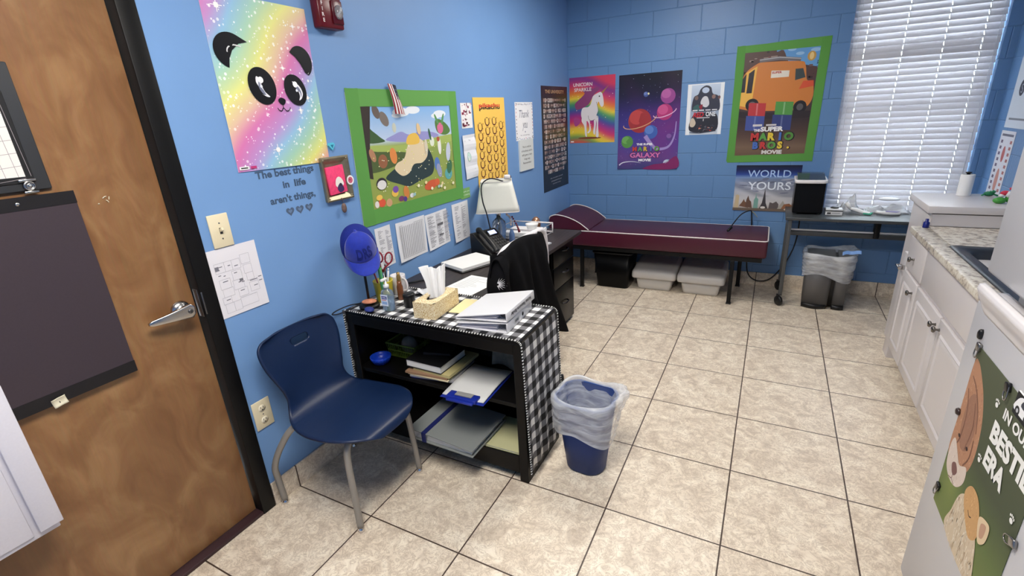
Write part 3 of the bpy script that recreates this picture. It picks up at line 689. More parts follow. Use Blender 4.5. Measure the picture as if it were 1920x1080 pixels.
# little folded flag clipped over the poster top
fl = thing('small_flag', 'small striped flag with a dark corner, clipped over the square poster top', 'flag', (XL+0.01, 0.60, 1.70))
A = Art(0.075, 0.155, (XL+0.012, 0.575, 1.665), (0.0, 1, -0.10), (0.0, -0.22, 1), t=0.001, warp=lambda u, v: 0.010*sin(u*pi)+0.008*sin(3*v+2*u))
for i in range(9): A.grad(lambda a, b, i=i: (150, 30, 44) if i % 2 == 0 else (238, 236, 234), 2, 12, (i/9, 0, (i+1)/9, 1))
A.grad(lambda a, b: (30, 34, 58), 4, 6, (0.42, 0.5, 1.0, 1.0))
for i in range(12): A.ell(0.50+0.14*(i % 4), 0.57+0.13*(i//4), 0.02, col=(214, 216, 226), n=6)
q = A.build('flag_cloth', PAPER, parent=None); q.parent = fl; q.location -= fl.location

# craft tray picture with pink felt, sticker, hanging charm
mat('pewter', (142, 134, 112), 0.35, 0.7, var=0.15, scale=30); mat('pink_felt', (240, 70, 120), 0.9, var=0.12, scale=60, bump=0.5); mat('charm_brown', (110, 88, 80), 0.5, var=0.3, scale=60)
tr = thing('craft_tray', 'shallow metal tray holding a pink felt square, hung beside the panda poster', 'wall decoration', (XL, 0.095, 1.27))
fy0, fy1, fz0, fz1 = 0.008, 0.178, 1.282, 1.488
b = MB()
def tray(u, v): return None
rings = [(0.0, 0.020), (0.008, 0.022), (0.030, 0.006), (0.036, 0.004)]
poly = []
for ins, dep in rings:
    poly.append([(XL+dep, fy0+ins, fz0+ins), (XL+dep, fy1-ins, fz0+ins), (XL+dep, fy1-ins, fz1-ins), (XL+dep, fy0+ins, fz1-ins)])
vs = [p for r_ in poly for p in r_]; fs = []
for k in range(3):
    for i in range(4): fs.append((k*4+i, k*4+(i+1) % 4, (k+1)*4+(i+1) % 4, (k+1)*4+i))
fs.append((12, 13, 14, 15)); b.add(vs, fs)
vs2 = [(XL+0.0015, fy0+0.004, fz0+0.004), (XL+0.0015, fy1-0.004, fz0+0.004), (XL+0.0015, fy1-0.004, fz1-0.004), (XL+0.0015, fy0+0.004, fz1-0.004)]
b.add(poly[0]+vs2, [(i, 4+i, 4+(i+1) % 4, (i+1) % 4) for i in range(4)]+[(4, 7, 6, 5)])
for y, z in ((fy0+.014, fz0+.014), (fy1-.014, fz0+.014), (fy0+.014, fz1-.014), (fy1-.014, fz1-.014)): b.sphere((XL+0.018, y, z), 0.006, 8, 6)
inm(tr, b).build('tray', 'pewter', tr, fix=False)
b = MB().at(Matrix.Translation((XL+0.012, 0.090, 1.380)) @ Matrix.Rotation(radians(3), 4, 'X')); b.box(-0.005, -0.056, -0.066, 0.006, 0.052, 0.064, 0.003); b.at(None)
inm(tr, b).build('felt_square', 'pink_felt', tr)
A = Art(0.06, 0.075, (XL+0.0185, 0.068, 1.318), LW_U, LW_V, slab=False)
A.blob([(0.1, 0.5), (0.2, 0.85), (0.5, 1.0), (0.8, 0.85), (0.95, 0.5), (0.6, 0.35), (0.3, 0.35)], (238, 232, 226)); A.blob([(0.25, 0.2), (0.3, 0.42), (0.6, 0.6), (0.8, 0.45), (0.9, 0.15), (0.5, 0.0)], (58, 32, 84)); A.blob([(0.5, 0.45), (0.6, 0.6), (0.7, 0.45), (0.6, 0.4)], (20, 16, 26))
q = A.build('felt_patch', FELT, parent=None); q.parent = tr; q.location -= tr.location
A = Art(0.046, 0.046, (XL+0.023, 0.143, 1.345), LW_U, LW_V, slab=False); A.ell(.5, .5, .5, col=(240, 238, 238), n=28); A.ell(.5, .5, .33, col=(196, 92, 116), n=20); A.ell(.44, .54, .1, col=(120, 60, 70), n=10)
q = A.build('round_sticker', PAPER, parent=None); q.parent = tr; q.location -= tr.location
b = MB().tube(smooth_path([(XL+0.02, 0.092, 1.29), (XL+0.022, 0.095, 1.282), (XL+0.02, 0.098, 1.27)], 4), 0.0015, 6).sphere((XL+0.02, 0.10, 1.242), (0.009, 0.015, 0.024), 14, 10).sphere((XL+0.02, 0.093, 1.287), 0.006, 8, 6)
inm(tr, b).build('hanging_charm', 'charm_brown', tr)
mat('cyan_plastic', (96, 196, 222), 0.3)
b = MB().prism([(0.098, 1.515), (0.116, 1.540), (0.108, 1.550), (0.086, 1.548), (0.078, 1.538)], XL+0.001, XL+0.014, 'yz').mat(1).prism([(0.098, 1.525), (0.107, 1.540), (0.088, 1.540)], XL+0.014, XL+0.0148, 'yz')
b.build('push_hook', ['cyan_plastic', mat('cyan_dark', (40, 120, 150), 0.4)], label='small pale blue triangular hook above the metal craft tray', cat='hook')

# four printed sheets in a row under the meadow poster
def sheet_lines(A, kind, rr):
    g = (150, 150, 156)
    if kind == 'grid':
        for i in range(13): A.rect(0.12+i*0.062, 0.10, 0.145+i*0.062, 0.88, (172, 172, 178), same=True)
        A.up()
        for j in range(30): A.rect(0.12, 0.10+j*0.026, 0.90, 0.107+j*0.026, (206, 206, 210), same=True)
        A.up(); A.stroke([(0.10, 0.08), (0.92, 0.08), (0.92, 0.90), (0.10, 0.90)], 0.008, (120, 120, 126), closed=True)
    elif kind == 'blocks':
        for i in range(3):
            for j in range(26):
                A.rect(0.08+i*0.31, 0.07+j*0.034, 0.08+i*0.31+rr.uniform(0.12, 0.27), 0.088+j*0.034, rr.choice(((160, 160, 166), (128, 128, 134), (186, 186, 190))), same=True)
        A.up(); A.rect(0.42, 0.60, 0.66, 0.66, (96, 96, 102)); A.rect(0.45, 0.30, 0.64, 0.34, (96, 96, 102))
    else:
        for i in range(2):
            for j in range(30):
                if rr.random() < 0.85: A.rect(0.14+i*0.40, 0.07+j*0.029, 0.14+i*0.40+rr.uniform(0.08, 0.30), 0.082+j*0.029, (140, 140, 148), same=True)
rr = random.Random(5)
Q = [(0.300, 0.862, 0.146, 0.226, 0.5, 'list', 'plain white sheet, half hidden behind the blue cap'),
     (0.463, 0.850, 0.270, 0.232, -0.6, 'grid', 'printed table sheet with narrow grey columns under the square poster'),
     (0.742, 0.846, 0.274, 0.226, 1.0, 'blocks', 'printed sheet of grey text blocks, between the column table and the narrow list'),
     (1.032, 0.826, 0.200, 0.258, 0.0, 'list', 'narrow printed list sheet taped nearest the desk phone')]
for i, (y, z, w, h, tl, kd, lab) in enumerate(Q):
    a = radians(tl)
    A = Art(w, h, (XL+0.001+0.001*(i % 2), y, z), (0, cos(a), sin(a)), (0, -sin(a), cos(a)), warp=lambda u, v: 0.010*(1-v)**2*(1-u)**2+0.002*sin(5*u), edge=(228, 228, 232))
    sheet_lines(A, kd, rr); A.build('printed_sheet', PAPER, label=lab, cat='paper', group='sheets under the square poster')

# small mosaic print, drawing, yellow poster, cards, yearbook poster
A = Art(0.135, 0.160, (XL+0.001, 1.243, 1.556), LW_U, LW_V)
for i in range(46):
    u, v = R.uniform(0.05, 0.9), R.uniform(0.03, 0.93)
    A.rect(u, v, min(1, u+R.uniform(0.05, 0.22)), min(1, v+R.uniform(0.03, 0.12)), R.choice(((120, 30, 60), (86, 24, 48), (236, 226, 230), (200, 150, 160), (150, 60, 84), (244, 240, 242))))
A.build('mosaic_print', PAPER, label='small maroon and white patterned print tucked behind the yellow poster', cat='paper')
A = Art(0.452, 0.610, (XL+0.003, 1.397, 1.140), (0, 1, 0.0), (0, 0.0, 1), edge=(240, 196, 92), warp=lambda u, v: 0.002*sin(3*v))
A.text('pikachu', 0.50, 0.872, 0.052, (34, 28, 26), wid=0.66, bold=0.03)
A.grad(lambda a, b: rampc([(0, (226, 140, 70)), (1, (206, 52, 50))], b), 1, 2, (0.0, 0.0, 0.0001, 0.0001))
A.text('pikachu', 0.50, 0.896, 0.040, (214, 66, 50), wid=0.66, bold=0.03)
BR = (92, 40, 34)
for c in range(4):
    for r in range(8):
        cu, cv = 0.16+c*0.225+(0.0 if c in (0, 3) else 0), 0.685-r*0.105+(0.055 if c in (1, 2) else 0.0)
        if cv < 0.03: continue
        A.stroke([(cu-0.05, cv+0.030), (cu-0.062, cv), (cu-0.045, cv-0.036), (cu, cv-0.048), (cu+0.045, cv-0.036), (cu+0.062, cv), (cu+0.05, cv+0.030)], 0.020, BR, smooth=4, same=True)
        A.rect(cu-0.035, cv+0.035, cu+0.03, cv+0.041, BR, same=True)
        A.rect(cu+0.085, cv+0.02, cu+0.10, cv+0.035, (150, 96, 40), same=True); A.rect(cu+0.07, cv-0.03, cu+0.085, cv-0.018, (150, 96, 40), same=True)
A.build('yellow_poster', PAPER, label='tall yellow poster with rows of brown U-shaped outlines, behind the lamp', cat='poster')
A = Art(0.155, 0.290, (XL+0.0045, 1.238, 1.222), (0, 1, 0.03), (0, -0.03, 1), warp=lambda u, v: 0.006*abs(sin(3.2*pi*v))*(0.5+u)+0.01*(1-u)*(v-0.5)**2, edge=(228, 230, 236))
A.ell(0.36, 0.50, 0.14, 0.20, (120, 170, 158), n=20); A.ell(0.36, 0.50, 0.12, 0.18, (196, 222, 212), n=20); A.ell(0.36, 0.44, 0.06, 0.07, (230, 236, 220))
A.text('You', 0.50, 0.86, 0.035, (110, 110, 130), bold=0.0, shear=0.3); A.text('to', 0.14, 0.86, 0.025, (130, 130, 150)); A.text('from', 0.72, 0.30, 0.022, (110, 110, 130)); A.text('me', 0.75, 0.20, 0.022, (110, 110, 130))
A.build('drawing_sheet', PAPER, label='creased white sheet with a green crayon drawing, left of the yellow poster', cat='drawing')
A = Art(0.115, 0.070, (XL+0.003, 1.155, 1.098), LW_U, LW_V, edge=(120, 168, 96)); A.text('thank you', 0.55, 0.62, 0.13, (230, 240, 220), wid=0.8); A.text('for helping', 0.55, 0.30, 0.13, (230, 240, 220), wid=0.8)
A.build('green_tag', PAPER, label='small green paper strip with pale writing at the square poster corner', cat='paper')
A = Art(0.330, 0.296, (XL+0.001, 2.028, 1.420), (0, 1, -0.005), (0, 0, 1), edge=(240, 240, 242))
A.text('Thank', 0.50, 0.60, 0.20, (110, 114, 130), wid=0.56, shear=0.35); A.text('you', 0.52, 0.32, 0.22, (110, 114, 130), wid=0.30, shear=0.35); A.ell(0.52, 0.22, 0.02, col=(70, 80, 120)); A.text('for everything', 0.5, 0.12, 0.035, (110, 110, 120), wid=0.5)
for i in range(44):
    t = i/44*4; s = int(t); f = t-s; p = [(f, 0.04), (0.96, f), (1-f, 0.95), (0.04, 1-f)][s]; e = R.uniform(-0.015, 0.015)
    A.ell(min(.97, max(.03, p[0]+e)), min(.97, max(.03, p[1]+e)), 0.014, 0.022, R.choice(((44, 52, 96), (206, 112, 130), (60, 66, 84), (120, 140, 180))), rot=R.uniform(0, 90), n=6)
A.build('thank_you_card', PAPER, label='white thank you card with a speckled border, above the small quote card', cat='card')
A = Art(0.262, 0.250, (XL+0.0, 2.060, 1.174), (0, 1, 0.0), (0, 0.0, 1), t=0.014, edge=(214, 218, 216))
for i, w in enumerate((0.62, 0.78, 0.74, 0.42, 0.60)): A.text(['This is a small act', 'of kindness and it', 'still goes a very', 'long way', 'Remember'][i], 0.5, 0.74-i*0.13, 0.062, (52, 54, 56), wid=w, bold=0.01)
A.build('quote_block', PAPER, label='small grey quote plaque with dark text, below the speckled thank you card', cat='sign')
A = Art(0.625, 0.930, (XL+0.001, 2.545, 0.918), (0, 1, 0.0), (0, 0.0, 1), edge=(36, 38, 44))
A.text('THE UNIVERSITY', 0.5, 0.935, 0.030, (196, 160, 112), wid=0.72, bold=0.02)
for j in range(15):
    for i in range(16):
        if j == 14 and (i < 2 or i > 13): continue
        u = 0.065+i*0.0545; v = 0.885-j*0.0485; k = R.choice(((150, 140, 136), (112, 100, 98), (176, 168, 164), (96, 84, 84), (140, 118, 108), (200, 196, 192), (70, 60, 62)))
        A.rect(u, v-0.034, u+0.046, v+0.004, k, same=True)
A.up()
for j in range(15):
    for i in range(16):
        if j == 14 and (i < 2 or i > 13): continue
        u = 0.065+i*0.0545; v = 0.885-j*0.0485
        A.ell(u+0.023, v-0.012, 0.012, 0.014, R.choice(((214, 176, 152), (190, 150, 128), (120, 84, 68), (232, 204, 186))), n=7, same=True)
for i, w in enumerate((0.5, 0.42, 0.32)): A.text(['class of students and staff', 'photographed this year', 'with best wishes'][i], 0.5, 0.115-i*0.030, 0.011, (200, 200, 204), wid=w)
A.build('class_photo_poster', GLOSSY, label='dark poster of many tiny portraits, at the room corner', cat='poster')

# light switch, outlet, fire alarm
sw = thing('light_switch', 'cream toggle light switch above the floor plan sheet', 'light switch', (XL, -0.5155, 1.205))
inm(sw, MB().box(XL, -0.556, 1.205, XL+0.007, -0.475, 1.333, 0.003)).build('cover_plate', 'cream_plastic', sw)
inm(sw, MB().box(XL+0.004, -0.521, 1.257, XL+0.0078, -0.510, 1.281, 0.0)).build('slot', 'slot_dark', sw)
inm(sw, MB().at(Matrix.Translation((XL+0.008, -0.5155, 1.272)) @ Matrix.Rotation(radians(-25), 4, 'Y')).box(-0.004, -0.0045, -0.006, 0.014, 0.0045, 0.006, 0.0015)).build('toggle', 'cream_plastic', sw)
for z in (1.239, 1.299): inm(sw, MB().at(frame_x(XL+0.007, -0.5155, z)).lathe([(0.0032, 0), (0.0028, 0.0012), (0, 0.0014)], n=10)).build('screw', 'dark_steel', sw)
ou = thing('wall_outlet', 'cream double power outlet low on the blue wall beside the chair', 'power outlet', (XL, -0.540, 0.392))
inm(ou, MB().box(XL, -0.583, 0.392, XL+0.006, -0.499, 0.526, 0.003)).build('cover_plate', 'cream_plastic', ou)
for z in (0.430, 0.488):
    f = inm(ou, MB().at(frame_x(XL+0.0055, -0.541, z)).lathe([(0.0165, 0), (0.0165, 0.0022), (0.0, 0.0022)], n=24)).build('socket', mat('cream_light', (236, 226, 200), 0.35), ou)
    b = MB()
    for dy in (-0.006, 0.006): b.box(XL+0.0076, -0.541+dy-0.001, z+0.000, XL+0.0082, -0.541+dy+0.001, z+0.009)
    b.box(XL+0.0076, -0.5435, z-0.010, XL+0.0082, -0.5385, z-0.005)
    inm(ou, b).build('slots', 'slot_dark', f)
inm(ou, MB().at(frame_x(XL+0.006, -0.541, 0.459)).lathe([(0.003, 0), (0.0026, 0.001), (0, 0.0012)], n=10)).build('screw', 'dark_steel', ou)
mat('alarm_red', (96, 14, 26), 0.3); mat('strobe_clear', (235, 240, 245), 0.08, trans=0.75, ior=1.4)
fa = thing('fire_alarm', 'dark red wall mounted fire alarm strobe with white lettering', 'fire alarm', (XL, 0.20, 2.03))
inm(fa, MB().box(XL, 0.122, 2.032, XL+0.048, 0.262, 2.158, 0.008)).build('housing', 'alarm_red', fa)
inm(fa, MB().box(XL+0.046, 0.196, 2.052, XL+0.056, 0.256, 2.146, 0.004)).build('strobe_plate', mat('alarm_dark', (84, 20, 34), 0.25), fa)
inm(fa, MB().sphere((XL+0.058, 0.228, 2.100), (0.018, 0.022, 0.030), 10, 7)).build('strobe_lens', 'strobe_clear', fa)
inm(fa, MB().tube([(XL+0.060, 0.216, 2.085), (XL+0.068, 0.226, 2.10), (XL+0.062, 0.238, 2.118)], 0.004, 6)).build('flash_tube', 'white_gloss', fa)
A = Art(0.02, 0.11, (XL+0.0483, 0.134, 2.04), LW_U, LW_V, slab=False)
for i, ch in enumerate('FIRE'): A.text(ch, 0.5, 0.74-i*0.2, 0.13, (236, 230, 230), bold=0.03)
q = A.build('lettering', PAPER, parent=None); q.parent = fa; q.location -= fa.location

# ---- things on the door
# black framed grid sheet with a clip
gy = -0.951
fr = thing('hanging_sheet_holder', 'black bordered holder with gridded paper, fixed high on the wood door', 'sheet holder', (XD, gy-0.11, 1.500))
inm(fr, MB().box(XD, gy-0.30, 1.497, XD+0.010, gy, 1.840, 0.004)).build('backing', mat('frame_charcoal', (52, 54, 58), 0.45), fr)
inm(fr, MB().box(XD+0.010, gy-0.265, 1.52, XD+0.013, gy-0.034, 1.81, 0.001, 1)).build('mat_board', mat('frame_black', (24, 24, 26), 0.5), fr)
A = Art(0.21, 0.25, (XD+0.0130, gy-0.262, 1.538), LW_U, LW_V, edge=(228, 222, 218))
for i in range(9): A.stroke([(0.0, i*0.14-0.1), (1, i*0.14-0.02)], 0.006, (150, 142, 146), same=True)
for i in range(9): A.stroke([(i*0.13+0.02, 0), (i*0.13-0.03, 1)], 0.006, (150, 142, 146), same=True)
q = A.build('grid_paper', PAPER, parent=None); q.parent = fr; q.location -= fr.location
bc = thing('bulldog_clip', 'silver spring clip gripping the black sheet holder on the door', 'clip', (XD+0.014, -1.003, 1.50))
b = MB(); cy, cz = -1.003, 1.512
b.box(XD+0.011, cy-0.020, cz+0.012, XD+0.017, cy+0.020, cz+0.019, 0.002); b.box(XD+0.011, cy-0.017, cz-0.021, XD+0.020, cy+0.017, cz-0.014, 0.002)
b.at(frame_x(XD+0.012, cy, cz)); b.lathe([(0.014, 0), (0.014, 0.006), (0.010, 0.010), (0.010, 0.006), (0.004, 0.006), (0.004, 0.012), (0, 0.012)], n=20); b.at(None)
b.box(XD+0.011, cy-0.006, cz-0.018, XD+0.016, cy+0.006, cz+0.015, 0.001)
inm(bc, b).build('clip_body', 'steel', bc)
# dark paper board
bd = thing('dark_board', 'dark plum paper board with black edges, hung on the wood door', 'board', (XD, -1.07, 0.866))
by0, by1, bz0, bz1 = -1.238, -0.910, 0.866, 1.484
inm(bd, MB().box(XD+0.0145, by0, bz0, XD+0.0185, by1, bz1, 0.001, 1)).build('panel', mat('plum_card', (58, 48, 56), 0.6, var=0.04, scale=200), bd)
inm(bd, MB().box(XD+0.0187, by0-0.001, bz0-0.002, XD+0.0197, by1+0.001, bz0+0.038)).build('edge_strip', mat('black_strip', (20, 18, 22), 0.5), bd)
inm(bd, MB().box(XD+0.0187, by0-0.001, bz1-0.036, XD+0.0197, by1+0.001, bz1+0.001)).build('edge_strip', mat('black_strip', (20, 18, 22), 0.5), bd)
inm(bd, MB().at(frame_x(XD+0.0197, -1.045, bz1-0.018)).lathe([(0.006, 0), (0.005, 0.002), (0, 0.003)], n=14)).build('rivet', 'steel', bd)
inm(bd, MB().box(XD, -1.08, bz0+0.02, XD+0.0145, -1.02, bz1-0.02)).build('spacer', 'black_strip', bd)
b = MB().at(Matrix.Translation((XD+0.020, -1.128, 0.868)) @ Matrix.Rotation(radians(8), 4, 'X')); b.grid(lambda u, v: (0.0004+0.004*(v-0.4)**2*4+0.001*sin(9*u), -0.018+0.036*u, -0.012+0.030*v), 6, 6); b.at(None)
b.build('masking_tape_scrap', mat('tape_cream', (226, 220, 196), 0.6), label='scrap of cream tape on the bottom edge of the plum board', cat='tape', solid=0.0004)
b = MB()
rr = random.Random(2)
for (y, z, l, a) in ((-0.835, 1.447, 0.012, 0.4), (-0.828, 1.440, 0.010, -0.9), (-0.819, 1.441, 0.009, 1.3), (-0.852, 1.431, 0.004, 0)):
    b.tube(smooth_path([(XD+0.0012, y, z), (XD+0.002, y+l*.5*cos(a), z+l*.5*sin(a)+.002), (XD+0.0012, y+l*cos(a), z+l*sin(a))], 4), 0.0013, 5)
b.build('tape_residue', 'tape_cream', label='flecks of dried pale tape glue on the wood door', cat='tape', )
# white wall pocket at the frame's edge
pk = thing('door_file_pocket', 'white plastic file pocket hung low on the wood door', 'file holder', (XD, -1.42, 0.50))
ax = -0.392
b = MB(); b.box(XD, -1.60, 0.535, ax+0.0, -1.258, 1.02, 0.003)
b.box(ax-0.02, -1.60, 0.55, ax+0.006, -1.318, 1.02, 0.003)
b.box(XD, -1.305, 0.555, ax+0.012, -1.250, 1.02, 0.002)
inm(pk, b).build('pocket_body', mat('pocket_white', (214, 212, 222), 0.55, var=0.02, scale=150), pk)
# ---------------------------------------------------------------- posters on the back wall
R = random.Random(21)
def bwall(x, z, w, h, gap=0.001, tilt=0.0, **k):
    a = radians(tilt); return Art(w, h, (x, YB-gap, z), (cos(a), 0, sin(a)), (-sin(a), 0, cos(a)), **k)
# unicorn poster
A = bwall(-0.444, 1.318, 0.458, 0.608, edge=(200, 60, 120))
RB = [(0, (214, 60, 90)), (0.10, (120, 50, 130)), (0.20, (206, 60, 110)), (0.30, (226, 120, 60)), (0.38, (232, 206, 66)), (0.46, (70, 150, 110)), (0.54, (60, 90, 160)), (0.62, (150, 50, 140)), (0.70, (206, 56, 110)), (0.80, (230, 196, 70)), (0.86, (228, 206, 60)), (0.93, (110, 150, 90)), (1.0, (210, 90, 80))]
A.grad(lambda u, v: rampc(RB, (1-v)*0.92+0.16*(u-0.2)*(-1)+0.05*sin(5*u)+0.05), 20, 44)
UN = lambda p: [(x, y) for x, y in p]
A.ell(0.45, 0.075, 0.26, 0.022, (120, 60, 40))
A.blob([(0.42, 0.84), (0.30, 0.80), (0.34, 0.75), (0.20, 0.66), (0.12, 0.60), (0.16, 0.52), (0.30, 0.54), (0.44, 0.60), (0.54, 0.72), (0.66, 0.80), (0.62, 0.84), (0.52, 0.82)], (138, 66, 116))
A.blob([(0.09, 0.37), (0.14, 0.40), (0.24, 0.36), (0.22, 0.30), (0.14, 0.26), (0.10, 0.30)], (170, 70, 140))
WHT = (228, 224, 228)
A.blob([(0.60, 0.74), (0.70, 0.76), (0.74, 0.70), (0.76, 0.58), (0.72, 0.54), (0.68, 0.57), (0.65, 0.62), (0.62, 0.58), (0.64, 0.50), (0.60, 0.42), (0.57, 0.36), (0.48, 0.34), (0.36, 0.34), (0.28, 0.38), (0.26, 0.46), (0.30, 0.54), (0.42, 0.55), (0.48, 0.60), (0.52, 0.70)], WHT)
for p in ([(0.30, 0.42), (0.27, 0.34), (0.33, 0.26), (0.35, 0.12), (0.39, 0.10), (0.38, 0.24), (0.38, 0.34)], [(0.36, 0.38), (0.40, 0.34), (0.44, 0.28), (0.44, 0.20), (0.40, 0.16), (0.43, 0.15), (0.48, 0.20), (0.46, 0.30), (0.44, 0.38)],
          [(0.54, 0.40), (0.55, 0.28), (0.53, 0.16), (0.57, 0.13), (0.59, 0.26), (0.59, 0.36)], [(0.57, 0.40), (0.61, 0.30), (0.59, 0.12), (0.61, 0.085), (0.65, 0.10), (0.64, 0.26), (0.64, 0.40)]): A.blob(p, WHT, 4)
A.poly([(0.70, 0.755), (0.865, 0.855), (0.735, 0.735)], (170, 130, 70)); A.ell(0.665, 0.70, 0.014, col=(30, 24, 30)); A.stroke([(0.42, 0.42), (0.44, 0.36), (0.50, 0.34), (0.57, 0.36)], 0.007, (60, 50, 60), smooth=4)
A.stroke([(0.60, 0.62), (0.64, 0.50), (0.62, 0.38)], 0.006, (60, 50, 60), smooth=4)
for i in range(26): A.ell(R.uniform(0.05, 0.95), R.uniform(0.1, 0.95), R.choice((0.005, 0.008)), col=(246, 214, 200), n=7, same=True)
A.text('UNICORN', 0.30, 0.865, 0.050, (236, 226, 226), wid=0.42, bold=0.02); A.text('SPARKLE', 0.30, 0.79, 0.050, (236, 226, 226), wid=0.38, bold=0.02)
A.rect(0.02, 0.012, 0.09, 0.03, (240, 240, 240))
A.build('unicorn_poster', GLOSSY, label='rainbow poster with a white unicorn, beside the dark portrait poster', cat='poster')

# space film poster: title kept, its figures replaced by a plain galaxy with planets
A = bwall(0.050, 1.060, 0.563, 0.850, edge=(30, 22, 50), warp=lambda u, v: 0.008*(1-v)**3*(1-sin(pi*u)))
def gal(u, v):
    base = rampc([(0, (60, 64, 120)), (0.12, (96, 70, 140)), (0.35, (66, 60, 150)), (0.6, (52, 42, 118)), (0.8, (26, 20, 54)), (1, (14, 12, 24))], v)
    d = sqrt((u-0.85)**2+((v-0.45)*1.3)**2); return mixc(base, (140, 46, 120), max(0, 0.75-d*1.5)+0.12*sin(9*u+7*v))
A.grad(gal, 26, 40)
for i in range(70): A.ell(R.random()*.98+.01, R.random()*.98+.01, R.choice((0.002, 0.003, 0.004)), col=(210, 206, 240), n=6, same=True)
def ring_planet(u, v, r, c, c2, c3):
    A.ell(u, v, r, r, c, n=26); A.ell(u-0.25*r, v+0.2*r, r*0.66, r*0.6, c2, n=22)
    if c3: A.stroke([(u+r*1.5*cos(t)*.95, v+r*0.36*sin(t)+r*.25*cos(t)) for t in [pi+i*pi/14 for i in range(15)]], 0.014, c3)
ring_planet(0.36, 0.52, 0.19, (160, 52, 58), (190, 70, 70), (210, 160, 120)); ring_planet(0.80, 0.76, 0.115, (150, 70, 140), (180, 96, 160), None); ring_planet(0.76, 0.60, 0.125, (176, 54, 116), (200, 84, 140), (220, 180, 210))
ring_planet(0.16, 0.30, 0.10, (86, 146, 72), (112, 172, 90), None); ring_planet(0.86, 0.34, 0.06, (90, 60, 130), (130, 90, 160), None); ring_planet(0.55, 0.40, 0.11, (66, 98, 176), (96, 130, 200), None)
ring_planet(0.45, 0.79, 0.04, (70, 90, 150), (110, 130, 190), None); A.ell(0.49, 0.795, 0.016, col=(232, 226, 170)); ring_planet(0.84, 0.06, 0.07, (150, 170, 200), (190, 200, 220), None)
A.stroke([(0.95, 0.50), (0.93, 0.35), (0.84, 0.24), (0.66, 0.22), (0.55, 0.28), (0.46, 0.36)], [0.012, 0.07], (160, 140, 200), smooth=7)
A.blob([(0.45, 0.0), (0.60, 0.05), (0.80, 0.07), (0.98, 0.14), (0.99, 0.01)], (130, 40, 100)); A.stroke([(0.03, 0.045), (0.10, 0.075), (0.25, 0.085), (0.40, 0.07)], [0.02, 0.004], (220, 220, 236), smooth=5)
A.text('THE SUPER', 0.455, 0.262, 0.020, (236, 236, 240), wid=0.27, bold=0.05)
MC = [(198, 66, 60), (96, 160, 80), (222, 190, 66), (80, 120, 196), (104, 160, 72)]
for i, ch in enumerate('MARIO'):
    x = 0.29+i*0.092
    A.text(ch, x+0.006, 0.196, 0.046, (40, 20, 50), bold=0.07); A.text(ch, x, 0.200, 0.045, MC[i], bold=0.05)
A.text('GALAXY', 0.47, 0.128, 0.055, (90, 40, 100), wid=0.54, bold=0.09); A.text('GALAXY', 0.47, 0.130, 0.050, (214, 120, 180), wid=0.51, bold=0.03)
A.text('MOVIE', 0.465, 0.088, 0.026, (240, 240, 244), wid=0.21, bold=0.05)
A.build('space_film_poster', GLOSSY, label='dark purple glossy film poster of a galaxy and planets, above the cot', cat='poster')

# small film poster on white backing
A = bwall(0.668, 1.362, 0.298, 0.424, edge=(232, 236, 240))
A.grad(lambda u, v: rampc([(0, (196, 206, 218)), (0.5, (150, 166, 190)), (1, (198, 212, 230))], v), 2, 10, (0.11, 0.0, 0.90, 0.98))
A.blob([(0.14, 0.52), (0.18, 0.74), (0.30, 0.80), (0.36, 0.90), (0.50, 0.96), (0.64, 0.92), (0.70, 0.80), (0.86, 0.74), (0.92, 0.52), (0.80, 0.46), (0.24, 0.46)], (54, 56, 70))
A.ell(0.50, 0.87, 0.10, 0.08, (186, 200, 222)); A.blob([(0.38, 0.62), (0.44, 0.74), (0.56, 0.74), (0.62, 0.60), (0.52, 0.54)], (206, 206, 212)); A.ell(0.26, 0.73, 0.05, 0.06, (120, 98, 92)); A.ell(0.73, 0.74, 0.05, 0.06, (140, 110, 100)); A.ell(0.88, 0.72, 0.035, 0.05, (110, 80, 74))
A.blob([(0.18, 0.55), (0.32, 0.60), (0.36, 0.50), (0.24, 0.46)], (60, 96, 96)); A.blob([(0.34, 0.56), (0.44, 0.60), (0.42, 0.50)], (140, 40, 56))
for i in range(4): A.rect(0.17+i*0.18, 0.475, 0.31+i*0.18, 0.497, (214, 216, 222))
A.blob([(0.10, 0.10), (0.20, 0.40), (0.50, 0.44), (0.84, 0.40), (0.88, 0.10), (0.5, 0.04)], (44, 44, 52))
A.text('RED', 0.34, 0.355, 0.090, (196, 40, 52), wid=0.30, bold=0.03, shear=0.2); A.text('ONE', 0.68, 0.365, 0.085, (228, 230, 234), wid=0.27, bold=0.03)
A.rect(0.30, 0.33, 0.66, 0.345, (210, 210, 214)); A.rect(0.48, 0.27, 0.50, 0.315, (206, 206, 210))
A.blob([(0.13, 0.30), (0.20, 0.34), (0.28, 0.24), (0.22, 0.16), (0.12, 0.18)], (206, 190, 170))
for i in range(26): A.poly([(a+R.uniform(-.07, .07), b+R.uniform(-.03, .03)) for a, b in ((R.uniform(.25, .78), R.uniform(.09, .2)),)*1 for _ in range(3)], R.choice(((196, 66, 54), (206, 206, 210), (96, 96, 104), (230, 150, 110), (56, 60, 76))))
A.stroke([(0.12, 0.05), (0.4, 0.03), (0.86, 0.07)], 0.02, (70, 74, 90))
A.build('small_film_poster', GLOSSY, label='small grey and red film poster mounted on a wider white sheet', cat='poster')

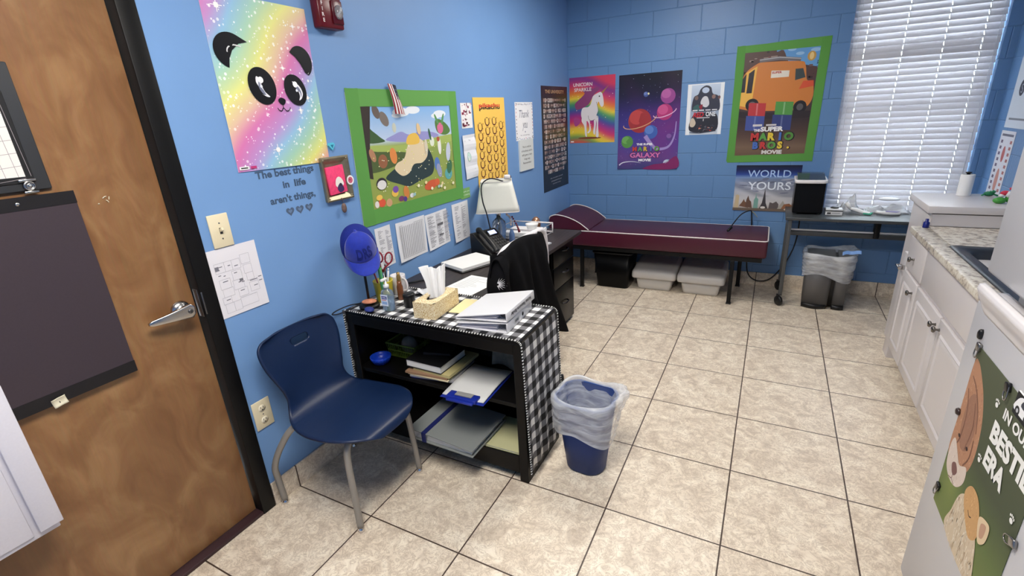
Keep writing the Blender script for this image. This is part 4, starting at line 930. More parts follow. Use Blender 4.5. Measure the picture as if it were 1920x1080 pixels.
# large film poster framed in green tape: van on a dark street, title kept, figures left out
mx0, mx1, mz0, mz1 = 1.040, 1.700, 1.118, 2.060
A = bwall(mx0+0.035, mz0+0.045, mx1-mx0-0.07, mz1-mz0-0.09, tilt=0.0, edge=(90, 66, 52))
def street(u, v): return rampc([(0, (104, 80, 62)), (0.10, (120, 96, 76)), (0.22, (84, 62, 52)), (0.35, (58, 44, 42)), (0.48, (74, 58, 54)), (0.55, (90, 70, 60)), (0.75, (96, 80, 84)), (0.80, (104, 160, 210)), (1, (92, 150, 206))], v)
A.grad(street, 8, 40)
A.blob([(0.0, 1.0), (0.40, 1.0), (0.44, 0.96), (0.52, 0.97), (0.60, 0.86), (0.72, 0.84), (0.99, 0.78), (0.99, 0.60), (0.5, 0.6), (0.01, 0.66)], (84, 58, 52), 3)
for i in range(60): A.rect(*(lambda a, b: (a, b, a+R.uniform(.01, .05), b+R.uniform(.005, .02)))(R.uniform(0.02, 0.93), R.uniform(0.68, 0.82)), R.choice(((110, 84, 78), (60, 42, 40), (140, 120, 112), (70, 60, 70))), same=True)
for i in range(14): A.rect(*(lambda a, b: (a, b, a+R.uniform(.02, .09), b+R.uniform(.005, .02)))(R.uniform(0.02, 0.4), R.uniform(0.84, 0.96)), R.choice(((120, 70, 66), (50, 36, 36), (150, 130, 120))), same=True)
for u, v, r in ((0.9, .95, .06), (0.72, .93, .05), (.62, .97, .05)): A.ell(u, v, r, r*0.4, (150, 190, 224))
# van
A.blob([(0.02, 0.50), (0.03, 0.70), (0.08, 0.80), (0.20, 0.865), (0.30, 0.88), (0.72, 0.865), (0.80, 0.83), (0.84, 0.70), (0.92, 0.66), (0.93, 0.52), (0.80, 0.44), (0.30, 0.44), (0.10, 0.46)], (206, 126, 58), 4)
A.poly([(0.02, 0.50), (0.03, 0.70), (0.09, 0.80), (0.22, 0.85), (0.19, 0.47)], (232, 180, 78)); A.poly([(0.03, 0.62), (0.04, 0.74), (0.09, 0.79), (0.09, 0.62)], (44, 40, 44)); A.poly([(0.11, 0.61), (0.12, 0.79), (0.19, 0.825), (0.18, 0.61)], (44, 40, 44))
A.stroke([(0.24, 0.895), (0.48, 0.905), (0.74, 0.878)], 0.045, (110, 104, 106)); A.stroke([(0.24, 0.902), (0.48, 0.912), (0.74, 0.885)], 0.014, (170, 166, 168))
A.poly([(0.70, 0.70), (0.69, 0.80), (0.78, 0.80), (0.82, 0.72)], (60, 70, 70)); A.poly([(0.40, 0.735), (0.40, 0.80), (0.62, 0.79), (0.62, 0.735)], (228, 220, 206)); A.text('SUPER', 0.47, 0.772, 0.018, (180, 60, 50), wid=0.12, bold=0.04)
A.poly([(0.76, 0.62), (0.80, 0.69), (0.92, 0.69), (0.93, 0.64)], (214, 84, 50)); A.ell(0.20, 0.50, 0.085, 0.085, (34, 30, 30)); A.ell(0.20, 0.50, 0.045, 0.045, (96, 92, 92)); A.ell(0.80, 0.46, 0.08, 0.085, (34, 30, 30)); A.ell(0.80, 0.46, 0.04, 0.045, (96, 92, 92))
A.blob([(0.02, 0.44), (0.4, 0.42), (0.96, 0.42), (0.9, 0.36), (0.1, 0.38)], (48, 38, 38))
# two plain stacks of crates
for x, c in ((0.26, ((186, 56, 58), (70, 84, 150), (206, 160, 110))), (0.60, ((86, 150, 70), (56, 66, 120), (206, 170, 130)))):
    A.poly([(x-0.12, 0.26), (x-0.12, 0.40), (x+0.12, 0.39), (x+0.12, 0.25)], c[1]); A.poly([(x-0.10, 0.40), (x-0.10, 0.52), (x+0.12, 0.51), (x+0.12, 0.39)], c[0]);
    A.stroke([(x, 0.26), (x, 0.39)], 0.02, mixc(c[1], (255, 255, 255), .2)); A.stroke([(x+.01, 0.40), (x+.01, 0.51)], 0.02, mixc(c[0], (255, 255, 255), .3))
A.ell(0.86, 0.90, 0.05, 0.06, (196, 150, 70)); A.ell(0.86, 0.90, 0.025, 0.045, (232, 200, 130)); A.stroke([(0.94, 0.86), (0.93, 0.83), (0.99, 0.86)], 0.01, (40, 50, 60))
A.rect(0.24, 0.295, 0.36, 0.315, (210, 206, 206)); A.rect(0.41, 0.297, 0.54, 0.313, (210, 206, 206))
A.text('THE', 0.30, 0.247, 0.022, (236, 234, 232), wid=0.08, bold=0.06); A.text('SUPER', 0.49, 0.247, 0.040, (238, 236, 234), wid=0.29, bold=0.05)
for i, ch in enumerate('MARIO'):
    x = 0.28+i*0.108; c = [(196, 60, 56), (92, 156, 70), (226, 196, 60), (74, 112, 190), (84, 140, 60)][i]
    A.text(ch, x+0.008, 0.160, 0.070, (36, 24, 26), bold=0.09); A.text(ch, x, 0.163, 0.066, c, bold=0.06)
for i, ch in enumerate('BROS.'):
    x = 0.30+i*0.105; c = [(74, 112, 190), (196, 60, 56), (92, 156, 70), (226, 196, 60), (226, 196, 60)][i]
    A.text(ch, x+0.008, 0.080, 0.064, (36, 24, 26), bold=0.09); A.text(ch, x, 0.083, 0.060, c, bold=0.06)
A.text('MOVIE', 0.52, 0.030, 0.034, (228, 224, 220), wid=0.26, bold=0.05)
A.build('van_film_poster', GLOSSY, label='large film poster of an orange van, bordered in green tape, beside the window', cat='poster')
mp_ = SC.objects['van_film_poster']
def tape_back():
    rr = random.Random(4)
    T = Art(mx1-mx0, mz1-mz0, (mx0, YB-0.0012, mz0), BW_U, BW_V, slab=False); T.z = 0.0018; T.lift = 0.0002
    c = (88, 152, 66)
    def strip(pts, col):
        o = []
        for i in range(len(pts)):
            a, b = pts[i], pts[(i+1) % len(pts)]
            for k in range(6): o.append((a[0]+(b[0]-a[0])*k/6+rr.uniform(-.003, .003), a[1]+(b[1]-a[1])*k/6+rr.uniform(-.002, .002)))
        T.poly(o, col)
    strip([(0, 0), (0.97, 0.008), (0.98, 0.075), (0.0, 0.060)], c); strip([(0.0, 0.93), (1.0, 0.93), (1.0, 1.0), (0.0, 0.985)], mixc(c, (255, 255, 255), .03))
    strip([(-0.008, 0.01), (0.085, 0.01), (0.095, 0.99), (0.0, 0.99)], mixc(c, (40, 90, 40), .05)); strip([(0.885, 0.01), (0.985, 0.005), (1.0, 1.0), (0.90, 0.99)], c)
    q = T.build('green_tape_edge', PAPER, parent=None); q.parent = mp_; q.location -= mp_.location
tape_back()

# skyline poster
A = bwall(1.123, 0.695, 0.505, 0.398, edge=(230, 232, 236), warp=lambda u, v: 0.004*(1-v)**2)
def wy_(u, v):
    b = rampc([(0, (170, 160, 150)), (0.18, (206, 204, 204)), (0.40, (196, 198, 206)), (0.62, (150, 160, 186)), (0.74, (120, 150, 200)), (0.80, (40, 70, 150)), (0.90, (16, 30, 84)), (1, (10, 16, 44))], v)
    n = 0.5+0.5*sin(9*u+14*v+2*sin(11*v+5*u)); return mixc(b, (92, 98, 116), 0.45*n*(1 if 0.3 < v < 0.72 else 0.15))
A.grad(wy_, 34, 30)
for pts, c in (([(.02, .04), (.03, .34), (.06, .36), (.09, .33), (.09, .04)], (206, 186, 150)), ([(.10, .10), (.15, .2), (.17, .26), (.19, .2), (.22, .18), (.25, .06)], (120, 86, 66)), ([(.20, .08), (.21, .24), (.235, .34), (.26, .24), (.29, .2), (.31, .06)], (104, 78, 66)),
               ([(.33, .04), (.33, .24), (.35, .30), (.36, .40), (.37, .30), (.40, .26), (.40, .04)], (122, 168, 156)), ([(.42, .05), (.46, .18), (.475, .34), (.49, .50), (.505, .34), (.52, .18), (.56, .05), (.52, .05), (.49, .10), (.46, .05)], (66, 62, 66)),
               ([(.57, .06), (.58, .20), (.63, .18), (.68, .22), (.72, .16), (.72, .05)], (96, 88, 88)), ([(.70, .05), (.78, .24), (.86, .05)], (170, 166, 158)), ([(.76, .05), (.80, .16), (.88, .18), (.94, .12), (.95, .05)], (150, 100, 70)),
               ([(.945, .05), (.95, .30), (.965, .42), (.98, .30), (.985, .05)], (130, 106, 80))): A.poly(pts, c)
A.rect(0.0, 0.0, 1, 0.06, (110, 96, 84)); A.ell(0.48, 0.08, 0.04, 0.02, (226, 222, 216)); A.ell(0.86, 0.05, 0.05, 0.02, (226, 206, 190))
for i in range(26):
    u, v = R.uniform(0.03, 0.95), R.uniform(0.40, 0.72); A.ell(u, v, R.uniform(0.03, 0.09), R.uniform(0.006, 0.018), R.choice(((160, 166, 186), (104, 110, 132), (132, 138, 160))), rot=R.uniform(-8, 12), n=12, same=i % 7 != 0)
A.text('WORLD', 0.52, 0.745, 0.150, (176, 206, 244), wid=0.66, bold=0.004); A.text('YOURS', 0.54, 0.475, 0.165, (232, 240, 250), wid=0.66, bold=0.012)
A.build('skyline_poster', PAPER, label='wide blue and grey poster of landmark towers lettered WORLD YOURS', cat='poster')

# papers on the right wall
A = Art(0.42, 0.62, (XR-0.001, 3.03, 1.36), (0, -1, 0), (0, 0, 1), edge=(206, 214, 226)); A.ell(0.30, 0.40, 0.10, 0.12, (60, 64, 80)); A.text('S', 0.30, 0.35, 0.09, (150, 156, 170)); A.rect(.1, .08, .9, .10, (130, 136, 150)); 
A.build('wall_notice', PAPER, label='pale grey notice with a dark round emblem, high on the wall by the window', cat='paper')
A = Art(0.24, 0.50, (XR-0.001, 3.04, 0.84), (0, -1, 0), (0, 0, 1), edge=(214, 214, 222))
for j in range(11): A.rect(.12, .06+j*.078, .26, .10+j*.078, (110, 96, 120), same=True)
for j in range(11): A.rect(.76, .06+j*.078, .90, .10+j*.078, (170, 110, 110), same=True)
A.up(); A.ell(.5, .7, .10, .22, (176, 96, 96)); A.ell(.5, .35, .12, .34, (196, 140, 130)); A.rect(.1, .93, .9, .96, (110, 110, 126))
A.build('anatomy_chart', PAPER, label='narrow white chart with reddish figures, low on the wall by the window', cat='paper')
# ---------------------------------------------------------------- blue school chair
mat('navy_plastic', (14, 34, 68), 0.40, var=0.05, scale=300, bump=0.12); mat('grey_tube', (150, 146, 140), 0.42, 0.25); mat('chrome', (225, 222, 220), 0.12, 1.0)
ch = thing('school_chair', 'dark blue plastic shell chair on bent grey tube legs, standing beside the black bookcase', 'chair', (-0.19, -0.345, 0))
CY = -0.345
prof = [(0.108, 0.412, .075), (0.104, 0.430, .118), (0.085, 0.446, .158), (0.040, 0.454, .198), (-0.03, 0.452, .223), (-0.10, 0.446, .228), (-0.17, 0.443, .226), (-0.235, 0.447, .214), (-0.285, 0.462, .192), (-0.318, 0.492, .170), (-0.338, 0.535, .158),
        (-0.353, 0.58, .165), (-0.368, 0.635, .182), (-0.383, 0.69, .198), (-0.398, 0.74, .203), (-0.409, 0.775, .196), (-0.414, 0.797, .172), (-0.416, 0.806, .13)]
PP = smooth_path(prof, 5)
def shell(i, s):
    p = PP[i]; t = i/(len(PP)-1); z = p.y; x = p.x; w = p.z
    a = abs(s)
    if x > -0.25: z += 0.004*a**2
    back = max(0, min(1, (z-0.46)/0.12)); x += back*0.030*a**2.2
    return (x, CY+s*w, z)
b = MB(); n = len(PP)-1; m = 32
vs = []; fs = []
for i in range(n+1):
    for j in range(m+1): vs.append(shell(i, -1+2*j/m))
for i in range(n):
    for j in range(m): a = i*(m+1)+j; fs.append((a, a+1, a+m+2, a+m+1))
b.add(vs, fs, True)
sh = inm(ch, b).build('seat_shell', 'navy_plastic', ch, solid=0.009, off=0)
# hand slot through the back, cut once and baked into the mesh
cb = MB().prism(rrect(0.092, 0.032, 0.0155, 6, CY+0.015, 0.738), -0.6, -0.2, 'yz'); cut = inm(ch, cb).build('cutter', 'navy_plastic', ch)
md = sh.modifiers.new('slot', 'BOOLEAN'); md.operation = 'DIFFERENCE'; md.object = cut; md.solver = 'EXACT'
bpy.context.view_layer.update(); dg = bpy.context.evaluated_depsgraph_get()
me = bpy.data.meshes.new_from_object(sh.evaluated_get(dg)); sh.modifiers.clear(); sh.data = me; bpy.data.objects.remove(cut)
for p in me.polygons: p.use_smooth = True
LEGS = [([(-0.10, -0.30, 0.425), (-0.02, -0.44, 0.424), (0.0, -0.50, 0.415), (0.008, -0.525, 0.36), (0.014, -0.533, 0.20), (0.020, -0.539, 0.022)]),
        ([(-0.10, -0.38, 0.425), (-0.02, -0.24, 0.424), (0.0, -0.185, 0.415), (0.010, -0.160, 0.36), (0.016, -0.148, 0.20), (0.022, -0.140, 0.022)]),
        ([(-0.16, -0.30, 0.424), (-0.27, -0.46, 0.422), (-0.315, -0.520, 0.405), (-0.372, -0.560, 0.31), (-0.408, -0.578, 0.22), (-0.417, -0.574, 0.15), (-0.425, -0.563, 0.022)]),
        ([(-0.16, -0.38, 0.424), (-0.27, -0.23, 0.422), (-0.315, -0.170, 0.405), (-0.372, -0.130, 0.31), (-0.408, -0.112, 0.22), (-0.417, -0.118, 0.15), (-0.425, -0.130, 0.022)])]
for L_ in LEGS:
    lg = inm(ch, MB().tube(smooth_path(L_, 6), 0.0140, 14)).build('leg', 'grey_tube', ch)
    e = L_[-1]; g = MB().lathe([(0.011, 0), (0.015, 0.003), (0.015, 0.009), (0.011, 0.015), (0.007, 0.026)], (e[0], e[1], 0.0), 18)
    inm(ch, g).build('foot_glide', 'chrome', lg)
inm(ch, MB().box(-0.20, CY-0.06, 0.418, -0.06, CY+0.06, 0.4365, 0.003)).build('mounting_plate', 'black_plastic', ch)

# ---------------------------------------------------------------- black bookcase
mat('black_wood', (10, 9, 9), 0.4, var=0.2, scale=12, spec=0.25)
bk = thing('bookcase', 'low black two-shelf bookcase under a black and white checked cloth', 'bookcase', (0.045, 0.18, 0))
BX0, BX1, BY0, BY1, BZ = -0.455, 0.552, 0.0, 0.375, 0.738
def bp(nm, *a, bb=0.002): inm(bk, MB().box(*a, bb, 1)).build(nm, 'black_wood', bk)
bp('side_panel', BX0, BY0+0.012, 0, BX0+0.022, BY1, BZ-0.022); bp('side_panel', BX1-0.022, BY0+0.012, 0.0, BX1, BY1, BZ-0.022)
bp('front_stile', BX0, BY0, 0, BX0+0.045, BY0+0.0118, BZ-0.022); bp('front_stile', BX1-0.045, BY0, 0, BX1, BY0+0.0118, BZ-0.022)
bp('top_panel', BX0, BY0, BZ-0.0218, BX1, BY1, BZ); bp('top_rail', BX0+0.0452, BY0, BZ-0.075, BX1-0.0452, BY0+0.0118, BZ-0.022)
bp('shelf', BX0+0.0222, BY0+0.012, 0.392, BX1-0.0222, BY1-0.008, 0.412); bp('bottom_shelf', BX0+0.0222, BY0+0.012, 0.118, BX1-0.0222, BY1-0.008, 0.138)
bp('kick_rail', BX0+0.0452, BY0, 0.045, BX1-0.0452, BY0+0.0118, 0.138)
inm(bk, MB().box(BX0+0.0222, BY1-0.0075, 0.04, BX1-0.0222, BY1-0.001, BZ-0.023)).build('back_panel', mat('black_board', (10, 10, 10), 0.7), bk)

# checked cloth over the top and down both ends
CZ = BZ+0.0025
def cloth_profile():
    P = [(BX0-0.0025, 0.30)]
    P += [(BX0-0.0025, 0.5), (BX0-0.0025, CZ-0.02)]; r = 0.018
    P += [(BX0-0.0025+r-r*cos(a), CZ-r+r*sin(a)) for a in [i*pi/2/5 for i in range(6)]]
    P += [(BX0+0.1+i*0.1, CZ) for i in range(9)]
    r = 0.030; cx = BX1+0.004-r
    P += [(cx+r*sin(a), CZ-r+r*cos(a)) for a in [i*pi/2/7 for i in range(8)]]
    P += [(BX1+0.005+0.012*k/8, CZ-0.03-(CZ-0.03-0.062)*k/8) for k in range(1, 9)]
    return P
CP = cloth_profile(); L_ = [0]
for i in range(1, len(CP)): L_.append(L_[-1]+sqrt((CP[i][0]-CP[i-1][0])**2+(CP[i][1]-CP[i-1][1])**2))
b = MB(); m = 26; vs = []; uvs = []
Y0c, Y1c = BY0-0.006, BY1+0.004
def clothp(i, v):
    x, z = CP[i]; y = Y0c+(Y1c-Y0c)*v
    if i > len(CP)-9:
        k = (i-(len(CP)-9))/8; x += k*(0.006*sin(9*v*pi+1)+0.008*v); 
    return (x, y, z)
for i in range(len(CP)):
    for j in range(m+1): vs.append(clothp(i, j/m)); uvs.append((L_[i], (Y1c-Y0c)*j/m))
fs = [(i*(m+1)+j, i*(m+1)+j+1, (i+1)*(m+1)+j+1, (i+1)*(m+1)+j) for i in range(len(CP)-1) for j in range(m)]
b.add(vs, fs, True, uvs)
cl = b.build('tablecloth', 'gingham', None, 'black and white checked cloth draped over the black bookcase', 'tablecloth', solid=0.0012, off=1)
def trim(v, dy):
    pts = smooth_path([clothp(i, v) for i in range(len(CP))], 2); out = [pts[0]]; acc = 0
    res = []
    for i in range(1, len(pts)):
        seg = (pts[i]-pts[i-1]); n = max(1, int(seg.length/0.0065))
        for k in range(n): res.append((pts[i-1]+seg*(k/n), seg.normalized()))
    b = MB(); 
    for q, (p, t) in enumerate(res):
        b.mat(q % 2); c = p+Vector((0, dy, 0.001)); b.obox(c, (0.0045, 0.007, 0.0045), Matrix.Rotation(0.5*(1 if q % 3 else -1), 3, 'Y'))
    b.v = [tuple(Vector(v_)-cl.location) for v_ in b.v]
    b.build('braid_trim', ['braid_white', 'braid_black'], cl, fix=False)
mat('braid_white', (226, 226, 224), 0.8); mat('braid_black', (24, 24, 26), 0.8)
trim(0, -0.003); trim(1, 0.003)

# ---- things in the bookcase
mat('blue_plastic', (20, 60, 180), 0.35); mat('lime_plastic', (104, 124, 44), 0.5); mat('page_white', (222, 222, 220), 0.8); mat('page_cream', (226, 214, 178), 0.8)
mat('book_black', (18, 18, 20), 0.4); mat('file_brown', (150, 118, 92), 0.7); mat('file_grey', (146, 146, 150), 0.6); mat('file_navy', (28, 36, 92), 0.5); mat('pad_yellow', (222, 206, 92), 0.7); mat('binder_grey', (134, 138, 136), 0.45); mat('clip_blue', (28, 48, 150), 0.35)
def slab_at(name, cx, cy, z, w, d, h, rz, m, label, cat, group=None, pages=None, bev=0.002):
    """a book-like block turned about z; pages: material of the inner block"""
    M = Matrix.Translation((cx, cy, z)) @ Matrix.Rotation(rz, 4, 'Z')
    if pages:
        t = thing(name, label, cat, (cx, cy, z), 0, group)
        t.rotation_euler = (0, 0, rz); e = 0.0025
        b = MB(); b.box(-w/2, -d/2, 0, w/2, d/2, e); b.box(-w/2, -d/2, h-e, w/2, d/2, h); b.box(-w/2, -d/2, e, -w/2+e, d/2, h-e); b.build('cover', m, t)
        MB().box(-w/2+e, -d/2+0.004, e, w/2-0.004, d/2-0.004, h-e).build('page_block', pages, t); return t
    b = MB().at(M).box(-w/2, -d/2, 0, w/2, d/2, h, bev, 1); return b.build(name, m, None, label, cat, group)
# pile on the upper shelf
slab_at('folder', 0.005, 0.155, 0.4125, 0.235, 0.235, 0.004, 0.15, 'file_navy', 'navy folder at the very bottom of the pile on the upper shelf', 'folder', 'pile on the upper shelf', bev=0)
slab_at('folder', 0.010, 0.150, 0.417, 0.250, 0.230, 0.008, 0.10, 'file_grey', 'grey folder low in the pile under the brown files', 'folder', 'pile on the upper shelf', bev=0)
slab_at('folder', 0.000, 0.150, 0.4255, 0.240, 0.240, 0.006, 0.02, 'page_cream', 'cream paper folder in the pile, under the brown file', 'folder', 'pile on the upper shelf', bev=0)
slab_at('folder', -0.015, 0.150, 0.432, 0.245, 0.240, 0.010, 0.06, 'file_brown', 'brown card file in the pile beneath the yellow-edged pad', 'folder', 'pile on the upper shelf', bev=0)
slab_at('notepad', 0.020, 0.175, 0.4425, 0.225, 0.260, 0.014, -0.04, mat('pad_dull', (196, 184, 130), 0.7), 'pad with yellowish edges directly beneath the black book', 'notepad', bev=0)
slab_at('black_book', -0.025, 0.150, 0.457, 0.220, 0.215, 0.040, -0.03, 'book_black', 'thick black book lying on top of the pile on the upper shelf', 'book', pages='page_white')
slab_at('black_notebook', -0.020, 0.190, 0.4975, 0.150, 0.120, 0.014, 0.25, mat('book_charcoal', (34, 34, 38), 0.35), 'thin dark notebook with small pale marks on top of the black book', 'book')
# lime basket
bs = thing('lime_basket', 'small lime green slotted basket at the back of the upper shelf', 'basket', (-0.270, 0.235, 0.4125))
def basket_wall(w, d, h, tp, n, m_, par, name, band=0.008):
    b = MB()
    for z0, z1, k in ((0, band, 0), (h-band, h, 1), (h*.5-band*.4, h*.5+band*.4, .5)):
        s = 1+tp*k; ww, dd = w/2*s, d/2*s
        for x0, y0, x1, y1 in ((-ww, -dd, ww, -dd+.003), (-ww, dd-.003, ww, dd), (-ww, -dd+.003, -ww+.003, dd-.003), (ww-.003, -dd+.003, ww, dd-.003)): b.box(x0, y0, z0, x1, y1, z1)
    for i in range(n+1):
        u = -1+2*i/n
        for sx, sy, ex, ey in ((u*w/2*.985, -d/2+.0015, u*w/2*(1+tp)*.985, -d/2*(1+tp)+.0015), (u*w/2*.985, d/2-.0015, u*w/2*(1+tp)*.985, d/2*(1+tp)-.0015), (-w/2+.0015, u*d/2*.985, -w/2*(1+tp)+.0015, u*d/2*(1+tp)*.985), (w/2-.0015, u*d/2*.985, w/2*(1+tp)-.0015, u*d/2*(1+tp)*.985)):
            b.tube([(sx, sy, 0), (ex, ey, h)], 0.0018, 4, cap=False)
    b.box(-w/2, -d/2, 0, w/2, d/2, 0.003)
    return b.build(name, m_, par)
basket_wall(0.17, 0.13, 0.085, 0.18, 14, 'lime_plastic', bs, 'slotted_basket')
MB().sphere((-0.265, 0.232, 0.468), (0.050, 0.040, 0.050), 12, 8).build('paper_ball', mat('ball_grey', (120, 118, 112), 0.9, var=0.25, scale=30), None, 'crumpled grey paper lying in the lime green basket', 'paper')
# blue bowl-like basket with ribs
bb = thing('blue_basket', 'small bright blue ribbed plastic bowl at the left end of the upper shelf', 'bowl', (-0.345, 0.085, 0.4125))
MB().lathe([(0.030, 0), (0.040, 0.006), (0.050, 0.030), (0.054, 0.044), (0.051, 0.044), (0.046, 0.030), (0.036, 0.008), (0, 0.006)], n=28).build('bowl', 'blue_plastic', bb)
b = MB()
for i in range(22):
    a = 2*pi*i/22; b.tube([(0.040*cos(a), 0.040*sin(a), 0.006), (0.0515*cos(a), 0.0515*sin(a), 0.030), (0.055*cos(a), 0.055*sin(a), 0.044)], 0.0018, 5)
b.build('ribs', 'blue_plastic', bb)
# clear bag of papers at the right back of the upper shelf
MB().grid(lambda u, v: (0.22+0.22*u, 0.290+0.02*sin(7*u), 0.56+0.075*v+0.010*sin(9*u+4*v)), 10, 6).grid(lambda u, v: (0.22+0.22*u, 0.290+0.03*v+0.02*sin(7*u)*(1-v), 0.413+0.147*v), 10, 6).build('paper_bundle', mat('dull_paper', (128, 124, 112), 0.8, var=0.25, scale=25), None, 'dull creased papers standing at the back right of the upper shelf', 'paper', solid=0.003)
# clipboard
cbd = thing('clipboard', 'blue clipboard with white papers jutting out of the upper shelf', 'clipboard', (0.255, 0.10, 0.4125), 0.03)
MB().box(-0.115, -0.165, 0.0, 0.115, 0.155, 0.003, 0.001, 1).build('board', 'clip_blue', cbd)
MB().grid(lambda u, v: (-0.110+0.218*u, -0.150+0.300*v, 0.0065+0.014*(u-0.5)**2+0.006*sin(3*v)), 8, 8).build('paper_sheets', 'page_white', cbd, solid=0.004)
b = MB(); b.box(-0.075, -0.170, 0.010, 0.075, -0.150, 0.018, 0.002); b.box(-0.078, -0.172, 0.003, -0.045, -0.120, 0.020, 0.003); b.box(0.045, -0.172, 0.003, 0.078, -0.120, 0.020, 0.003); b.box(-0.07, -0.186, 0.002, 0.07, -0.168, 0.014, 0.003)
b.build('clip', 'clip_blue', cbd)
MB().box(-0.044, -0.148, 0.016, 0.044, -0.118, 0.019).build('clip_plate', mat('clip_silver', (190, 190, 188), 0.35, 0.4), cbd)
# things on the bottom shelf
slab_at('yellow_folder', 0.052, 0.105, 0.1385, 0.265, 0.27, 0.010, -0.13, 'pad_yellow', 'bright yellow folder at the bottom of the lower shelf pile', 'folder', bev=0)
slab_at('navy_folder', 0.115, 0.085, 0.149, 0.30, 0.24, 0.010, -0.22, 'file_navy', 'navy folder between the yellow folder and the grey binder', 'folder', bev=0)
t = thing('grey_binder', 'large grey ring binder with a navy strap on the lower shelf', 'binder', (0.148, 0.052, 0.1595), -0.02)
b = MB(); b.box(-0.185, -0.165, 0, 0.185, 0.150, 0.004); 
b.prism([(-0.185, 0.052), (-0.181, 0.056), (0.185, 0.034), (0.185, 0.030)], -0.165, 0.150, 'xz'); b.box(-0.187, -0.165, 0.0, -0.181, 0.150, 0.056, 0.002, 1); b.build('cover', 'binder_grey', t)
MB().prism([(-0.178, 0.0045), (-0.178, 0.044), (0.170, 0.028), (0.170, 0.0045)], -0.150, 0.140, 'xz').build('page_block', 'page_white', t)
MB().prism([(-0.105, 0.0535), (-0.105, 0.0525), (-0.080, 0.0505), (-0.080, 0.0518)], -0.166, 0.150, 'xz').box(-0.105, -0.1675, 0.002, -0.080, -0.1655, 0.053).build('strap', 'file_navy', t)
slab_at('white_notebook', 0.400, 0.128, 0.1385, 0.200, 0.24, 0.012, 0.03, mat('notebook_olive', (196, 194, 150), 0.6), 'pale olive notebook lying flat at the right end of the lower shelf', 'notebook', pages='page_white')
# bits seen at the right of the upper shelf
MB().at(Matrix.Translation((0.478, 0.14, 0.4125)) @ Matrix.Rotation(0.2, 4, 'Z')).box(-0.018, -0.07, 0, 0.018, 0.07, 0.075, 0.008).build('wipe_packet', mat('packet_white', (206, 190, 178), 0.5, var=0.4, scale=18), None, 'small white and orange packet standing at the right end of the upper shelf', 'packet')
# ---------------------------------------------------------------- on top of the bookcase
TZ = CZ+0.0018
# cap on its stand
st = thing('cap_stand', 'thin black post on a round black base, holding up the blue cap', 'stand', (-0.352, 0.075, TZ))
MB().lathe([(0.052, 0), (0.052, 0.010), (0.046, 0.016), (0.008, 0.020), (0, 0.020)], n=28).build('base', 'black_plastic', st)
MB().tube([(0, 0, 0.018), (0, 0, 0.27)], 0.0065, 10).build('post', 'black_plastic', st)
mat('cap_blue', (18, 44, 160), 0.75, var=0.10, scale=60, bump=0.3, sheen=0.3); mat('cap_mesh', (18, 36, 126), 0.9, var=0.15, scale=260, bump=0.5); mat('cap_navy', (17, 34, 118), 0.8)
cp = thing('baseball_cap', 'bright royal blue baseball cap with dark raised letters, hung on the black stand', 'cap', (-0.352, 0.068, 1.055))
cp.rotation_euler = Matrix(((1, 0, 0), (0, 1, 0), (0, 0, 1))).to_euler()
_Rc = Matrix.Rotation(radians(-38), 3, 'Z') @ Matrix.Rotation(radians(8), 3, 'X') @ Matrix.Rotation(radians(36), 3, 'Y')
cp.rotation_euler = _Rc.to_euler()
def crown(a, t):
    # a: azimuth (0 = front), t: 0 rim .. 1 top
    h = 0.118*(1.04 if abs(a) < 1.2 else 1.0); rx = 0.102 if cos(a) > 0 else 0.098; ry = 0.084
    c = cos(t*pi/2)**0.62; z = h*sin(t*pi/2)**0.95
    return (rx*c*cos(a)-0.004*t, ry*c*sin(a), z)
b = MB(); b.grid(lambda u, v: crown(-1.15+2.3*u, v), 24, 14); b.build('front_panels', 'cap_blue', cp, solid=0.002)
b = MB(); b.grid(lambda u, v: crown(1.15+(2*pi-2.3)*u, v), 32, 14); b.build('mesh_back', 'cap_mesh', cp, solid=0.002)
def brim(u, v):
    a = -1.28+2.56*u; x0, y0, _ = crown(a, 0); ext = 0.078*(1-abs(u*2-1)**2.4); x = x0+ext*v; y = y0*(1+0.02*v)
    return (x, y, 0.002+0.004*v-0.030*(y/0.084)**2*v-0.006*v)
MB().grid(brim, 30, 8).build('brim', 'cap_blue', cp, solid=0.003)
MB().sphere((-0.004, 0, 0.1205), (0.008, 0.008, 0.005), 10, 6).build('button', 'cap_blue', cp)
# letters wrapped onto the front panels
vs_, fs_ = text_mesh('DRS', 0.03, 0.0); x0 = min(a for a, c in vs_); x1 = max(a for a, c in vs_)
b = MB(); P3 = []
for X, Y in vs_:
    a = ((X-x0)/(x1-x0)-0.5)*0.95+0.10; t = 0.14+Y*0.46; q = Vector(crown(a, t)); nq = Vector((q.x/0.102**2, q.y/0.084**2, q.z/0.118**2)).normalized(); P3.append(q+nq*0.0022)
b.add(P3, fs_); b.build('raised_letters', 'cap_navy', cp, fix=False, solid=0.001)
